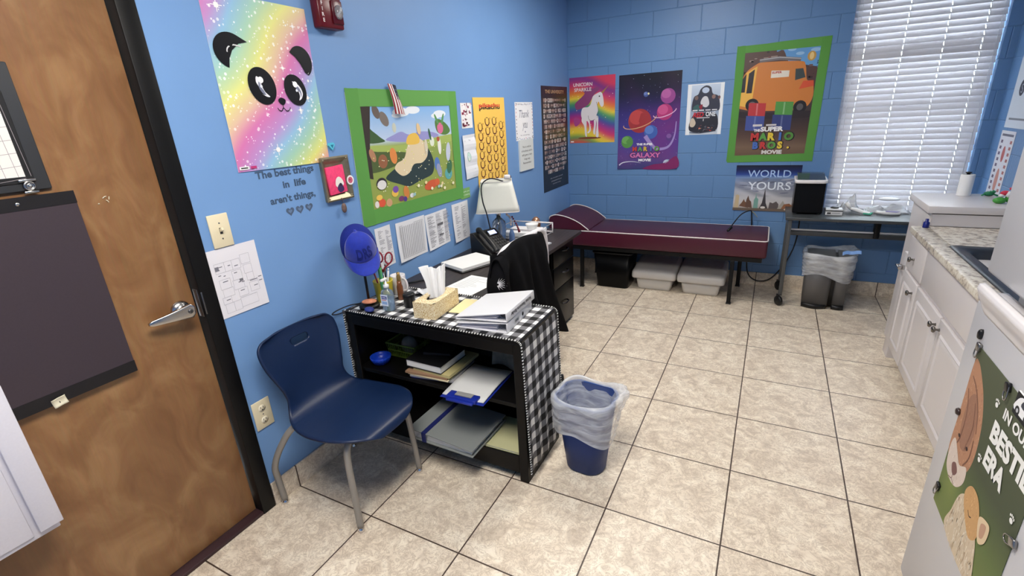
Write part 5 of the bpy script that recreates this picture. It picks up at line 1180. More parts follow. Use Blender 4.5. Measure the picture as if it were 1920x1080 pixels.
# lanyard loop and small tray of odds
MB().tube(smooth_path([(-0.392, 0.045, TZ+0.022), (-0.42, 0.00, TZ+0.024), (-0.438, -0.065, TZ+0.018), (-0.425, -0.105, TZ+0.016), (-0.395, -0.09, TZ+0.018), (-0.385, -0.03, TZ+0.020), (-0.375, 0.03, TZ+0.022)], 8), 0.0032, 8).build('lanyard_loop', mat('cord_black', (20, 22, 34), 0.7), None, 'thin black cord loop poking over the left end of the bookcase', 'cord')
def put(name, b, m, label, cat, group=None, **k): return b.build(name, m, None, label, cat, group, **k)
put('orange_pouch', MB().at(Matrix.Translation((-0.352, 0.060, TZ+0.0205)) @ Matrix.Rotation(0.5, 4, 'Z')).sphere((0.012, 0, 0.012), (0.038, 0.026, 0.012), 16, 8), mat('salmon', (216, 140, 104), 0.6, var=0.2, scale=40), 'flat orange pouch resting on the base of the cap stand', 'pouch')
put('blue_pouch', MB().at(Matrix.Translation((-0.312, 0.045, TZ)) @ Matrix.Rotation(-0.3, 4, 'Z')).sphere((0.018, -0.022, 0.012), (0.030, 0.022, 0.012), 16, 8), mat('dull_blue', (46, 60, 130), 0.6), 'small dark blue pouch beside the foot of the cap stand', 'pouch')
# yellow cup with pens
cu = thing('pen_cup', 'yellow cup crowded with pens and scissors behind the sanitizer bottle', 'cup', (-0.335, 0.175, TZ))
MB().lathe([(0.040, 0), (0.042, 0.004), (0.050, 0.105), (0.052, 0.112), (0.048, 0.112), (0.040, 0.006), (0, 0.005)], n=28).build('cup', mat('cup_yellow', (206, 190, 60), 0.35), cu)
pens = [(-0.012, 0.010, 0.19, (20, 20, 24), 'black pen with a blunt end, leaning left in the yellow cup'), (0.010, -0.016, 0.165, (40, 44, 60), 'navy pen leaning forward in the yellow cup'), (-0.025, -0.010, 0.15, (150, 40, 60), 'dark red pen low at the left of the yellow cup'), (0.022, 0.012, 0.16, (230, 230, 230), 'white pen at the right of the yellow cup'), (-0.005, 0.028, 0.17, (52, 48, 44), 'brown-black marker at the back of the yellow cup'), (-0.020, 0.020, 0.16, (70, 110, 70), 'dull green pen at the back left of the yellow cup')]
for i, (dx, dy, l, c, lab) in enumerate(pens):
    b = MB().tube([(-0.335+dx*.4, 0.175+dy*.4, TZ+0.008), (-0.335+dx*1.45, 0.175+dy*1.45, TZ+l)], 0.0045, 8).tube([(-0.335+dx*1.45, 0.175+dy*1.45, TZ+l), (-0.335+dx*1.5, 0.175+dy*1.5, TZ+l+0.014)], 0.0036, 8)
    put('pen', b, mat('pen_%d' % i, c, 0.35), lab, 'pen', 'pens in the yellow cup')
put('green_marker', MB().tube([(-0.322, 0.150, TZ+0.01), (-0.306, 0.136, TZ+0.115), (-0.300, 0.130, TZ+0.195)], [0.006, 0.009, 0.010], 10).tube([(-0.300, 0.130, TZ+0.195), (-0.297, 0.128, TZ+0.212)], 0.005, 8), mat('marker_green', (96, 190, 120), 0.4), 'pale green chunky marker rising under the scissors in the yellow cup', 'marker')
sc = thing('scissors', 'scissors with dark red loop handles standing point down in the yellow cup', 'scissors', (-0.318, 0.172, TZ+0.01))
sx, sy, sz = -0.318, 0.172, TZ+0.01
for s in (-1, 1):
    # loops lie in the plane that faces along the room's right-front
    U = Vector((0.62, 0.55, 0)).normalized(); c0 = Vector((sx, sy, sz+0.17))
    cen = c0+U*(0.024*s+0.012)+Vector((0, 0, 0.055-0.006*s))
    lo = [cen+U*(0.018*cos(a)+0.004*s*sin(a))+Vector((0, 0, 0.029*sin(a))) for a in [2*pi*i/20 for i in range(20)]]
    h = inm(sc, MB().tube(lo, 0.0042, 8, closed=True).tube([cen+Vector((0, 0, -0.028)), c0+U*0.010*s, c0+Vector((0, 0, -0.02))], 0.0050, 8)).build('handle_loop', mat('scissor_red', (140, 34, 52), 0.4), sc)
    inm(sc, MB().tube([c0+Vector((0, 0, -0.015)), Vector((sx+0.004*s, sy, sz))], [0.005, 0.002], 4)).build('blade', 'steel', sc)
# sanitizer pump bottle
sb = thing('sanitizer_bottle', 'clear pump bottle of hand sanitizer with a small label, front edge of the checked cloth', 'bottle', (-0.222, 0.075, TZ))
MB().lathe([(0.030, 0), (0.034, 0.004), (0.034, 0.085), (0.030, 0.102), (0.014, 0.112), (0.013, 0.122)], n=28, sx=1.05, sy=0.72).build('bottle', mat('clear_plastic', (214, 232, 246), 0.08, trans=0.85, ior=1.35), sb)
MB().lathe([(0.028, 0.004), (0.031, 0.008), (0.031, 0.075), (0.0, 0.076)], n=24, sx=1.05, sy=0.70).build('gel', mat('gel_blue', (190, 216, 240), 0.1, trans=0.8, ior=1.34), sb)
MB().lathe([(0.014, 0.118), (0.014, 0.134), (0.005, 0.136), (0.005, 0.160), (0.0, 0.160)], n=18).box(-0.007, -0.030, 0.156, 0.007, 0.010, 0.168, 0.003).build('pump', 'white_plastic', sb)
A = Art(0.044, 0.058, (-0.244, 0.0495, TZ+0.030), (1, 0, 0), (0, 0, 1), t=0.0004, edge=(226, 232, 244)); A.rect(.12, .62, .9, .88, (40, 52, 130)); A.text('PURELL', .51, .70, .10, (236, 240, 250), wid=.66, bold=.03); A.rect(.12, .50, .8, .56, (190, 60, 70)); A.rect(.12, .14, .88, .40, (150, 180, 220))
q = A.build('front_label', PAPER, parent=None); q.parent = sb; q.location -= sb.location
# white mug, brown bottle, black stapler-like box, clear film
mg = thing('white_mug', 'white mug with a curved handle behind the yellow pen cup', 'mug', (-0.335, 0.290, TZ))
MB().lathe([(0.034, 0), (0.040, 0.004), (0.041, 0.10), (0.041, 0.104), (0.037, 0.104), (0.036, 0.008), (0, 0.007)], n=28).build('body', 'white_gloss', mg)
MB().tube(smooth_path([(0.036, -0.006, 0.020), (0.064, -0.010, 0.030), (0.070, -0.011, 0.060), (0.060, -0.010, 0.086), (0.037, -0.006, 0.092)], 6), 0.0055, 10).build('handle', 'white_gloss', mg)
put('brown_bottle', MB().lathe([(0.013, 0), (0.016, 0.002), (0.016, 0.070), (0.012, 0.085), (0.012, 0.100), (0.0, 0.100)], (-0.262, 0.215, TZ), 18), mat('amber', (120, 72, 44), 0.2, var=0.2, scale=40), 'slim brown bottle between the pump bottle and the tissue box', 'bottle')
put('gold_tube', MB().lathe([(0.011, 0), (0.011, 0.120), (0.008, 0.126), (0.008, 0.140), (0, 0.140)], (-0.282, 0.238, TZ), 16), mat('dull_gold', (160, 130, 80), 0.3, 0.6), 'slim dull gold tube standing just behind the brown bottle', 'bottle')
put('black_jar', MB().lathe([(0.026, 0), (0.028, 0.003), (0.028, 0.050), (0.030, 0.052), (0.030, 0.066), (0.026, 0.070), (0, 0.070)], (-0.152, 0.150, TZ), 24), 'black_plastic', 'short black round jar left of the gold tissue box', 'jar')
put('crumpled_wrapper', MB().grid(lambda u, v: (-0.24+0.15*u, 0.29+0.075*v, TZ+0.006+0.018*abs(sin(7*u+3*v)*cos(5*v-2*u))), 16, 12), mat('wrapper_white', (224, 226, 230), 0.3), 'crumpled clear white wrapper behind the black jar', 'wrapper', solid=0.001)
# tissue box + tissue
tb = thing('tissue_box', 'gold patterned cardboard tissue box on the checked cloth', 'tissue box', (0.014, 0.155, TZ), radians(4))
def tissue_top(): 
    b = MB(); w, d, h = 0.118, 0.225, 0.080
    outer = []; inner = []
    N_ = 32
    for i in range(N_):
        a = 2*pi*i/N_; c, s = cos(a), sin(a); k = 1/max(abs(c)/(w/2), abs(s)/(d/2)); outer.append((c*k, s*k, h)); inner.append((0.030*c, 0.070*s, h))
    fs = [(i, (i+1) % N_, N_+(i+1) % N_, N_+i) for i in range(N_)]; b.add(outer+inner, fs)
    low = [(x, y, h-0.006) for x, y, z in inner]; b.add(inner+low, [(i, (i+1) % N_, N_+(i+1) % N_, N_+i) for i in range(N_)])
    x, y = w/2, d/2; v = [(-x,-y,0),(x,-y,0),(x,y,0),(-x,y,0),(-x,-y,h),(x,-y,h),(x,y,h),(-x,y,h)]
    b.add(v, [(0,3,2,1),(0,1,5,4),(1,2,6,5),(2,3,7,6),(3,0,4,7)]); return b
tissue_top().build('carton', 'tissue_card', tb, fix=False)
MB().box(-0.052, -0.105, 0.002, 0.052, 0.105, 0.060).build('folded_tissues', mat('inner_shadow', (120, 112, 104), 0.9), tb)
def tis(u, v):
    a = (u-0.5); w = 0.034+0.030*v+0.012*v*v; fold = 0.010*sin(u*19+2*v)*(0.4+v)
    return (-0.012-0.020*v+a*w*1.2+fold*.4, a*w*1.1+fold+0.010+0.018*v, 0.060+0.140*v+0.022*sin(u*4.2+0.6)*v)
MB().grid(tis, 34, 14).build('pulled_tissue', mat('tissue_white', (238, 238, 238), 0.85), tb, solid=0.0012, sub=1)
def tis2(u, v):
    a = (u-0.5); w = 0.036+0.016*v; fold = 0.009*cos(u*15)*(0.3+v)
    return (0.004-0.012*v+a*w*1.1+fold*.5, a*w*1.3-fold+0.022+0.026*v, 0.060+0.150*v+0.008*sin(u*6+2)*v)
MB().grid(tis2, 34, 12).build('pulled_tissue', 'tissue_white', tb, solid=0.0012, sub=1)
slab_at('notepad_sheet', 0.135, 0.245, TZ, 0.120, 0.180, 0.003, 0.10, mat('manila', (236, 222, 170), 0.7), 'pale yellow sheet lying between the tissue box and the white binders', 'notepad', bev=0)
# two white binders
mat('binder_white', (226, 226, 230), 0.28, bump=0.1, scale=6, var=0.015); mat('ring_steel', (150, 150, 154), 0.3, 0.9)
def binder(cx, cy, z, rz, h, he, w, d, label, txt, tilt=0.0, dark=False):
    t = thing('white_binder', label, 'binder', (cx, cy, z), rz, 'white binders on the checked cloth'); t.rotation_euler = (0, tilt, rz)
    x0, x1 = -w/2, w/2     # spine at +x
    b = MB(); b.box(x0, -d/2, 0, x1-0.004, d/2, 0.003, 0.001, 1)
    b.prism([(x0, he), (x0, he-0.003), (x1-0.006, h-0.003), (x1-0.003, h)], -d/2, d/2, 'xz'); b.box(x1-0.005, -d/2, 0.0, x1, d/2, h, 0.0022)
    b.build('cover', 'binder_white', t)
    nl = 6
    for k in range(nl):
        z0 = 0.004+(he-0.009)*k/nl; z1 = 0.004+(h*0.80-0.004)*k/nl
        MB().grid(lambda u, v, k=k: (x0+0.006+0.010*(k % 3)+(w-0.062-0.010*(k % 3))*u, -d/2+0.010+0.004*(k % 2)+(d-0.024)*v, z0+(z1-z0)*u+0.0012+0.002*sin(6*u+k)), 8, 2).build('page_block', mat('pages_lilac', (206, 204, 214), 0.7), t, solid=0.0022)
    MB().tube([(x1-0.030+0.020*cos(a), -d/2+0.035, h*0.48+h*0.36*sin(a)) for a in [2*pi*i/18 for i in range(18)]], 0.002, 6, closed=True).tube([(x1-0.030+0.020*cos(a), d/2-0.035, h*0.48+h*0.36*sin(a)) for a in [2*pi*i/18 for i in range(18)]], 0.002, 6, closed=True).box(x1-0.012, -d/2+0.012, 0.004, x1-0.006, d/2-0.012, h-0.006).build('ring_mechanism', 'ring_steel', t)
    return t, x1, h, d
t, x1, h, d = binder(0.332, 0.170, TZ, radians(4), 0.048, 0.022, 0.255, 0.290, 'lower white ring binder with a small label on its spine', '')
A = Art(0.05, 0.022, (x1+0.0002, -0.065, 0.012), (0, 1, 0), (0, 0, 1), t=0.0004, edge=(206, 206, 206)); A.rect(.1, .2, .9, .8, (150, 152, 156)); A.rect(.2, .4, .8, .55, (60, 62, 66)); q = A.build('spine_label', PAPER, parent=None); q.parent = t; q.location = Vector((x1, -0.04, 0.012))
MB().at(Matrix.Translation((x1, 0.030, 0.024)) @ Matrix.Rotation(pi/2, 4, 'Y')).lathe([(0.009, 0), (0.009, 0.001), (0.005, 0.001), (0.005, 0.0003), (0, 0.0003)], n=18).build('finger_hole', 'slot_dark', t)
t, x1, h, d = binder(0.335, 0.180, TZ+0.045, radians(2), 0.042, 0.010, 0.262, 0.300, 'upper white ring binder with dark upside-down lettering on its spine', '', tilt=radians(-3.5))
A = Art(0.24, 0.034, (0, 0, 0), (0, -1, 0), (0, 0, -1), slab=False); A.text('Nurses Resource Binder', .5, .28, .46, (66, 66, 74), wid=.92, bold=.03)
q = A.build('spine_lettering', PAPER, parent=None); q.parent = t; q.location = Vector((x1+0.0006, 0, 0.038))

# ---------------------------------------------------------------- desk
DK0, DK1, DX1, DZ = 0.388, 1.93, 0.125, 0.740
dk = thing('desk', 'dark grey wood-grain desk against the blue wall behind the bookcase', 'desk', (-0.17, 1.15, 0))
inm(dk, MB().box(XL+0.002, DK0, DZ-0.026, DX1, DK1, DZ, 0.002, 1)).build('desktop', 'darkwood', dk)
mat('black_metal', (12, 12, 13), 0.4, spec=0.3); mat('black_satin', (9, 9, 10), 0.3, spec=0.18)
inm(dk, MB().box(XL+0.03, DK0+0.03, 0, DX1-0.07, DK0+0.055, DZ-0.027)).build('end_panel', 'black_metal', dk)
inm(dk, MB().box(XL+0.012, DK0+0.06, 0.30, XL+0.028, 1.48, DZ-0.027)).build('modesty_panel', 'black_metal', dk)
pd = inm(dk, MB().box(XL+0.03, 1.50, 0.015, DX1-0.075, 1.915, DZ-0.027, 0.003)).build('drawer_pedestal', 'black_satin', dk)
for k, (z0, z1) in enumerate(((0.03, 0.36), (0.365, 0.535), (0.54, 0.705))):
    f = inm(dk, MB().box(DX1-0.0745, 1.506, z0, DX1-0.062, 1.909, z1, 0.003)).build('drawer_front', 'black_satin', dk)
    zz = (z0+z1)/2+0.02
    inm(dk, MB().tube(smooth_path([(DX1-0.062, 1.66, zz), (DX1-0.040, 1.68, zz), (DX1-0.036, 1.71, zz), (DX1-0.040, 1.74, zz), (DX1-0.062, 1.76, zz)], 5), 0.006, 8)).build('drawer_handle', mat('gun_metal', (62, 62, 66), 0.25, 0.9), f)
# papers on the desk
slab_at('paper_stack', -0.245, 0.870, DZ+0.010, 0.225, 0.285, 0.020, radians(-20), mat('stack_white', (236, 236, 236), 0.75), 'thick stack of white paper on the desk under the column table sheet', 'paper stack', bev=0.001)
slab_at('tablet', -0.243, 0.866, DZ+0.0005, 0.245, 0.290, 0.009, radians(-22), 'black_plastic', 'thin black tablet lying underneath the white paper stack', 'tablet')
A = Art(0.215, 0.280, (-0.150, 0.405, DZ+0.0006), (cos(-0.12), sin(-0.12), 0), (-sin(-0.12), cos(-0.12), 0), t=0.0012, edge=(238, 238, 238))
for j in range(9): A.rect(.12, .86-j*.07, .12+random.Random(j).uniform(.3, .7), .872-j*.07, (176, 176, 184))
A.build('loose_sheet', PAPER, label='single white printed sheet on the desk right behind the tissue box', cat='paper')
put('black_pen', MB().tube([(-0.395, 0.42, DZ+0.006), (-0.30, 0.56, DZ+0.006)], 0.005, 8), 'black_plastic', 'thin black pen lying on the desk near the mug', 'pen')
# desk phone
ph = thing('desk_phone', 'black desk phone with a lit grey-blue screen', 'phone', (-0.245, 1.165, DZ), radians(-18))
tl = Matrix.Rotation(radians(38), 4, 'Y')     # the face rises towards the wall (-x)
b = MB().prism([(-0.105, 0.0), (0.105, 0.0), (0.105, 0.022), (-0.075, 0.145), (-0.105, 0.140)], -0.105, 0.105, 'xz'); b.build('body', 'black_plastic', ph, bev=0.005)
FM = Matrix.Translation((0.016, 0, 0.084)) @ Matrix.Rotation(radians(34.3), 4, 'Y')   # face frame: local x runs down the face, z out of it
MB().at(FM).box(-0.095, 0.000, 0.0, -0.045, 0.085, 0.006, 0.003).build('screen_bezel', 'black_satin', ph)
MB().at(FM).box(-0.088, 0.012, 0.006, -0.053, 0.074, 0.0075).build('screen', mat('lcd_glow', (190, 204, 250), 0.3, emit=(170, 190, 250), estr=0.7), ph)
for r_ in range(5):
    for c_ in range(4):
        x = -0.030+r_*0.026; y = 0.012+c_*0.022
        MB().at(FM).box(x, y, 0.0, x+0.016, y+0.015, 0.004, 0.0015, 1).build('key', mat('key_black', (36, 36, 40), 0.4), ph)
hs = MB().at(FM)
hs.tube(smooth_path([(-0.105, -0.065, 0.020), (-0.085, -0.067, 0.034), (-0.03, -0.068, 0.038), (0.04, -0.068, 0.036), (0.085, -0.067, 0.030), (0.105, -0.065, 0.018)], 5), [0.019]+[0.021]*4+[0.016]*17+[0.021]*4, 12)
hs.build('handset', 'black_plastic', ph)
# lamp
LX, LY = -0.300, 1.375
lp = thing('table_lamp', 'table lamp with a white tapered square shade and a clear glass body', 'lamp', (LX, LY, DZ))
b = MB()
def shade(u, v):
    s = 0.150-0.043*v; P = rrect(2*s, 2*s*0.92, 0.030, 6); n = len(P); k = u*n; i = int(k) % n; f = k-int(k); a, c = P[i], P[(i+1) % n]; x, y = a[0]+(c[0]-a[0])*f, a[1]+(c[1]-a[1])*f
    q = radians(28); return (x*cos(q)-y*sin(q), x*sin(q)+y*cos(q), 0.255+0.205*v)
b.grid(shade, 56, 6); b.build('lamp_shade', mat('shade_linen', (226, 226, 218), 0.85, var=0.01, scale=200), lp, solid=0.002)
MB().tube([shade(i/28, 0) for i in range(28)], 0.0025, 6, closed=True).build('shade_rim', 'white_gloss', lp); MB().tube([shade(i/28, 1) for i in range(28)], 0.0025, 6, closed=True).build('shade_rim', 'white_gloss', lp)
MB().box(-0.05, -0.05, 0, 0.05, 0.05, 0.014, 0.003).build('base', 'steel', lp)
MB().lathe([(0.036, 0.014), (0.042, 0.03), (0.052, 0.12), (0.046, 0.17), (0.016, 0.20), (0.012, 0.215)], n=28).build('glass_body', mat('lamp_glass', (200, 214, 232), 0.04, trans=0.9, ior=1.4), lp)
MB().tube([(0, 0, 0.016), (0, 0, 0.40)], 0.005, 8).lathe([(0.018, 0.21), (0.018, 0.235), (0.012, 0.24), (0.012, 0.27), (0, 0.27)], n=16).build('stem', 'steel', lp)
MB().tube(smooth_path([(0.085, -0.055, 0.462), (0.03, -0.13, 0.490), (-0.02, -0.165, 0.45), (-0.01, -0.185, 0.35), (0.012, -0.180, 0.26), (0.022, -0.165, 0.16)], 7), 0.0042, 8).tube([(0.022, -0.165, 0.165), (0.024, -0.163, 0.150)], 0.0065, 8).build('charging_cable', 'cord_black', None if False else lp)
lp.children
put('white_camera', MB().at(Matrix.Translation((LX+0.080, LY+0.015, DZ+0.468)) @ Matrix.Rotation(0.5, 4, 'Z')).box(-0.022, -0.030, 0, 0.022, 0.030, 0.028, 0.008).mat(1).sphere((0.022, 0.006, 0.014), (0.006, 0.009, 0.009), 12, 8).mat(2).sphere((0.022, -0.014, 0.016), (0.004, 0.005, 0.005), 10, 6), ['white_gloss', 'black_plastic', mat('tiny_red', (120, 40, 50), 0.4)], 'small white camera toy perched on top of the lamp shade', 'toy')
# trinkets hanging from the shade
for nm, pts, m_, lab in (('beaded_charm', [(0, 0.0, .23), (0.01, 0.03, .20), (0.012, 0.032, .15)], ('bead_pearl', (214, 196, 192)), 'pale beaded charm hanging below the lamp shade'), ('red_tassel', [(0.01, 0.06, .20), (0.03, 0.075, .15), (0.04, 0.085, .115)], ('bead_maroon', (110, 30, 44)), 'dark red tassel hanging right of the beads under the lamp shade')):
    b = MB(); P = smooth_path([(LX+0.085+p[0], LY-0.03+p[1], DZ+p[2]) for p in pts], 6)
    b.tube(P, 0.0012, 5)
    for p in P[::2]: b.sphere(p, 0.008 if nm == 'beaded_charm' else 0.007, 8, 6)
    if nm == 'red_tassel': b.tube([P[-1], P[-1]+Vector((0.005, 0.008, -0.03))], [0.006, 0.010], 8)
    put(nm, b, mat(m_[0], m_[1], 0.5), lab, 'charm')
put('blue_ornament', MB().lathe([(0.012, 0), (0.022, 0.03), (0.020, 0.075), (0.008, 0.11), (0, 0.115)], (LX+0.085, LY+0.03, DZ), 16), mat('ornament_blue', (110, 140, 190), 0.15, trans=0.4), 'blue glass ornament standing at the foot of the lamp', 'ornament')
# white wire tray rack with papers, cup
rk = thing('wire_rack', 'white wire desk tray rack holding papers behind the phone', 'tray', (-0.24, 1.65, DZ))
b = MB(); x0, x1_, y0, y1 = -0.400, -0.060, 1.515, 1.790
for z in (0.012, 0.080):
    b.tube([(x0, y0, DZ+z), (x1_, y0, DZ+z), (x1_, y1, DZ+z), (x0, y1, DZ+z)], 0.006, 8, closed=True)
for x, y in ((x0, y0), (x1_, y0), (x1_, y1), (x0, y1)): b.tube([(x, y, DZ+0.001), (x, y, DZ+0.085)], 0.005, 8)
for i in range(9): b.tube([(x0+(x1_-x0)*i/8, y0, DZ+0.012), (x0+(x1_-x0)*i/8, y1, DZ+0.012)], 0.002, 6)
inm(rk, b).build('wire_frame', 'white_gloss', rk)
slab_at('paper_pile', -0.23, 1.65, DZ+0.019, 0.27, 0.22, 0.030, 0.03, 'stack_white', 'white papers lying in the wire desk tray', 'paper stack', bev=0)
put('white_bowl', MB().lathe([(0.026, 0), (0.030, 0.004), (0.048, 0.048), (0.050, 0.052), (0.045, 0.050), (0.026, 0.008), (0, 0.007)], (-0.165, 1.640, DZ+0.050), 24), 'white_plastic', 'small white bowl set on the papers in the wire tray', 'bowl')
put('copper_ornament', MB().lathe([(0.020, 0), (0.036, 0.02), (0.040, 0.055), (0.030, 0.09), (0.012, 0.105), (0, 0.108)], (-0.235, 1.862, DZ), 20), mat('copper', (200, 150, 120), 0.28, 0.85), 'rounded copper ornament at the far end of the desk', 'ornament')
slab_at('clear_file', -0.045, 1.395, DZ+0.0006, 0.17, 0.22, 0.010, radians(-12), mat('file_pale', (206, 206, 212), 0.4), 'pale file lying flat between the phone and the jacketed chair', 'folder', bev=0.001)

# ---------------------------------------------------------------- office chair under a black jacket
oc = thing('office_chair', 'white framed office chair drawn up to the desk, mostly under a black jacket', 'chair', (0.22, 0.78, 0))
JX = 0.205
fr_ = [(JX, 0.46, 0.50), (JX, 0.44, 0.72), (JX, 0.455, 0.90), (JX, 0.50, 0.955), (JX, 0.60, 0.968), (JX, 0.92, 0.968), (JX, 1.005, 0.955), (JX, 1.045, 0.90), (JX+0.0, 1.055, 0.72), (JX-0.01, 1.04, 0.50)]
inm(oc, MB().tube(smooth_path(fr_, 6), 0.017, 12)).build('back_frame', 'white_gloss', oc)
inm(oc, MB().grid(lambda u, v: (JX-0.004+0.02*sin(pi*u)*sin(pi*v), 0.462+0.575*u, 0.52+0.43*v), 8, 8)).build('back_mesh', mat('grey_mesh', (60, 62, 66), 0.8), oc, solid=0.004)
inm(oc, MB().box(-0.02, 0.50, 0.455, JX-0.03, 1.0, 0.515, 0.02)).build('seat', mat('seat_fabric', (28, 28, 30), 0.9), oc)
inm(oc, MB().tube([(0.18, 0.75, 0.44), (JX+0.02, 0.75, 0.50), (JX+0.02, 0.75, 0.60)], 0.02, 8)).build('back_support', 'white_gloss', oc)
inm(oc, MB().tube([(0.12, 0.75, 0.09), (0.12, 0.75, 0.455)], 0.025, 12)).build('gas_column', 'black_metal', oc)
for i in range(5):
    a = 2*pi*i/5+0.55; ex, ey = 0.12+0.27*cos(a), 0.75+0.27*sin(a)
    lg = inm(oc, MB().tube([(0.12, 0.75, 0.105), (ex, ey, 0.075)], [0.024, 0.014], 8)).build('base_leg', 'white_gloss', oc)
    inm(oc, MB().at(Matrix.Translation((ex, ey, 0.028)) @ Matrix.Rotation(a, 4, 'Z') @ Matrix.Rotation(pi/2, 4, 'Y')).lathe([(0.0, -0.02), (0.028, -0.02), (0.028, 0.02), (0, 0.02)], n=16)).build('caster', 'black_plastic', lg)
# the jacket: shoulders over the frame, body hanging to near the floor
mat('jacket_black', (15, 15, 18), 0.85, var=0.15, scale=30, spec=0.12)
def jacket(u, v):
    # u: across (near end of the chair back to far end), v: 0 top .. 1 hem
    top = 0.985-0.045*(2*u-1)**2+(0.015 if u > 0.9 else 0)
    hem = 0.62-0.44*u**0.8; z = top+(hem-top)*v
    y0, y1 = 0.410+0.010*v, 0.955+0.12*v+0.20*v*v
    y = y0+(y1-y0)*u
    fold = (0.020*sin(14*u+3.0*v+1.2*sin(5*v))+0.010*sin(31*u-2*v))*min(1, v*3)
    x = JX+0.024+0.012*v+fold+0.016*sin(pi*min(1, v*5)/2)
    return (x, y, z)
def jacket_in(u, v):
    a = jacket(u, 0); return (a[0]-0.048*sin(v*pi/2)-0.004*v, a[1], a[2]+0.010*sin(v*pi)-0.10*v*v)
def jac(u, v):
    return jacket_in(u, (0.12-v)/0.12) if v < 0.12 else jacket(u, (v-0.12)/0.88)
jk = MB().grid(jac, 60, 46).build('black_jacket', 'jacket_black', None, 'black jacket hung over the white office chair back, small white emblem on the sleeve', 'jacket', solid=0.004)
def sleeve(u, v):
    a = 2*pi*u; y = 0.462-0.022*v-0.004*sin(3*v); x = JX-0.012+0.020*v; z = 0.955-0.42*v; r = 0.040+0.030*min(1, v*2.5)-0.012*v
    return (x+(r*0.95+0.004*sin(3*a+9*v))*cos(a), y+r*0.62*sin(a)+0.006*sin(14*v), z+0.010*cos(a))
sl = MB().grid(sleeve, 24, 20); sl.v = [tuple(Vector(v)-jk.location) for v in sl.v]; sl.build('sleeve', 'jacket_black', jk, solid=0.003)
b = MB()
for i in range(9):
    a = radians(-80+i*19); L1 = 0.044-0.003*abs(i-4); q = []
    for rr_, ww in ((0.006, -1), (L1, 0), (0.006, 1)):
        du = (rr_*cos(a)-ww*0.002*sin(a))/0.30; dz = rr_*sin(a)+ww*0.002*cos(a); P = Vector(sleeve(0.80+du, 0.34-dz/0.42)); C0 = Vector((JX-0.012+0.02*.34, 0.450, P.z)); q.append(P+(P-C0).normalized()*0.010)
    b.add(q, [(0, 1, 2)])
b.v = [tuple(Vector(v)-jk.location) for v in b.v]
b.build('emblem', mat('emblem_white', (216, 216, 220), 0.6), jk, fix=False, solid=0.0006)
# ---------------------------------------------------------------- window blind
mat('blind_white', (206, 204, 208), 0.45)
bl = thing('window_blind', 'white slatted window blind with closed slats', 'blind', ((WX0+WX1)/2, YB+0.045, WZ0+0.01))
P_ = 0.0425; n = int((WZ1-WZ0-0.10)/P_); b = MB(); HOLES = (WX0+0.10, WX0+0.335, WX0+0.57, WX1-0.10); rr = random.Random(8)
for i in range(n):
    z = WZ0+0.045+i*P_; a = radians(65+rr.uniform(-1.4, 1.4)); w = 0.0255
    tl = rr.uniform(-0.0012, 0.0012)
    if i in (27, 28): a = radians(78)
    dy, dz = w*cos(a), w*sin(a)
    x0, x1 = WX0+0.004+rr.uniform(-.001, .001), WX1-0.004+rr.uniform(-.002, .002)
    pts = []
    for k in range(5):
        t = -1+k/2; crown_ = 0.0022*(1-t*t); pts.append((t*dy+crown_*sin(a), t*dz-crown_*cos(a)*1))
    th = (0.0026*sin(a), -0.0026*cos(a))
    m_ = 10
    outl = [(p[0], p[1]) for p in pts]+[(p[0]+th[0], p[1]+th[1]) for p in pts[::-1]]
    xs = [x0]
    for hx in HOLES: xs += [hx-0.0022, hx+0.0022]
    xs.append(x1)
    vs = []
    for x in xs:
        t_ = tl*((x-x0)/(x1-x0)*2-1); vs += [(x, YB+0.045+q[0], z+q[1]+t_) for q in outl]
    fs = [tuple(range(m_))[::-1], tuple(range((len(xs)-1)*m_, len(xs)*m_))]
    for s_ in range(len(xs)-1):
        o_ = s_*m_; hole = s_ % 2 == 1
        for k in range(m_):
            if hole and k in (1, 2, 6, 7): continue
            fs.append((o_+k, o_+(k+1) % m_, o_+m_+(k+1) % m_, o_+m_+k))
        if hole:
            for e in (o_, o_+m_): fs += [(e+1, e+2, e+7, e+8), (e+2, e+3, e+6, e+7)]
            fs += [(o_+1, o_+8, o_+m_+8, o_+m_+1), (o_+3, o_+6, o_+m_+6, o_+m_+3)]
    b.add(vs, fs)
inm(bl, b).build('slats', 'blind_white', bl)
inm(bl, MB().box(WX0+0.008, YB+0.022, WZ0+0.006, WX1-0.008, YB+0.068, WZ0+0.022, 0.003)).build('bottom_rail', 'blind_white', bl)
inm(bl, MB().box(WX0+0.006, YB+0.012, WZ1-0.055, WX1-0.006, YB+0.078, WZ1-0.002, 0.003)).build('head_rail', 'blind_white', bl)
for x in (WX0+0.10, WX0+0.335, WX0+0.57, WX1-0.10):
    b = MB()
    for dy in (0.0315, 0.0585): b.tube([(x, YB+dy-0.009, WZ0+0.02), (x, YB+dy-0.009, WZ1-0.05)], 0.0011, 5)
    inm(bl, b).build('ladder_cord', 'white_plastic', bl)
for x, z0 in ((WX0+0.045, 1.30), (WX0+0.022, 1.02), (WX1-0.035, 1.02)):
    inm(bl, MB().tube([(x, YB+0.008, WZ1-0.06), (x, YB+0.008, z0)], 0.0012, 5)).build('pull_cord', 'white_plastic', bl)
    inm(bl, MB().lathe([(0.003, 0.028), (0.008, 0.004), (0.006, 0), (0, 0)], (x, YB+0.0085, z0-0.028), 12)).build('cord_knob', 'white_plastic', bl)

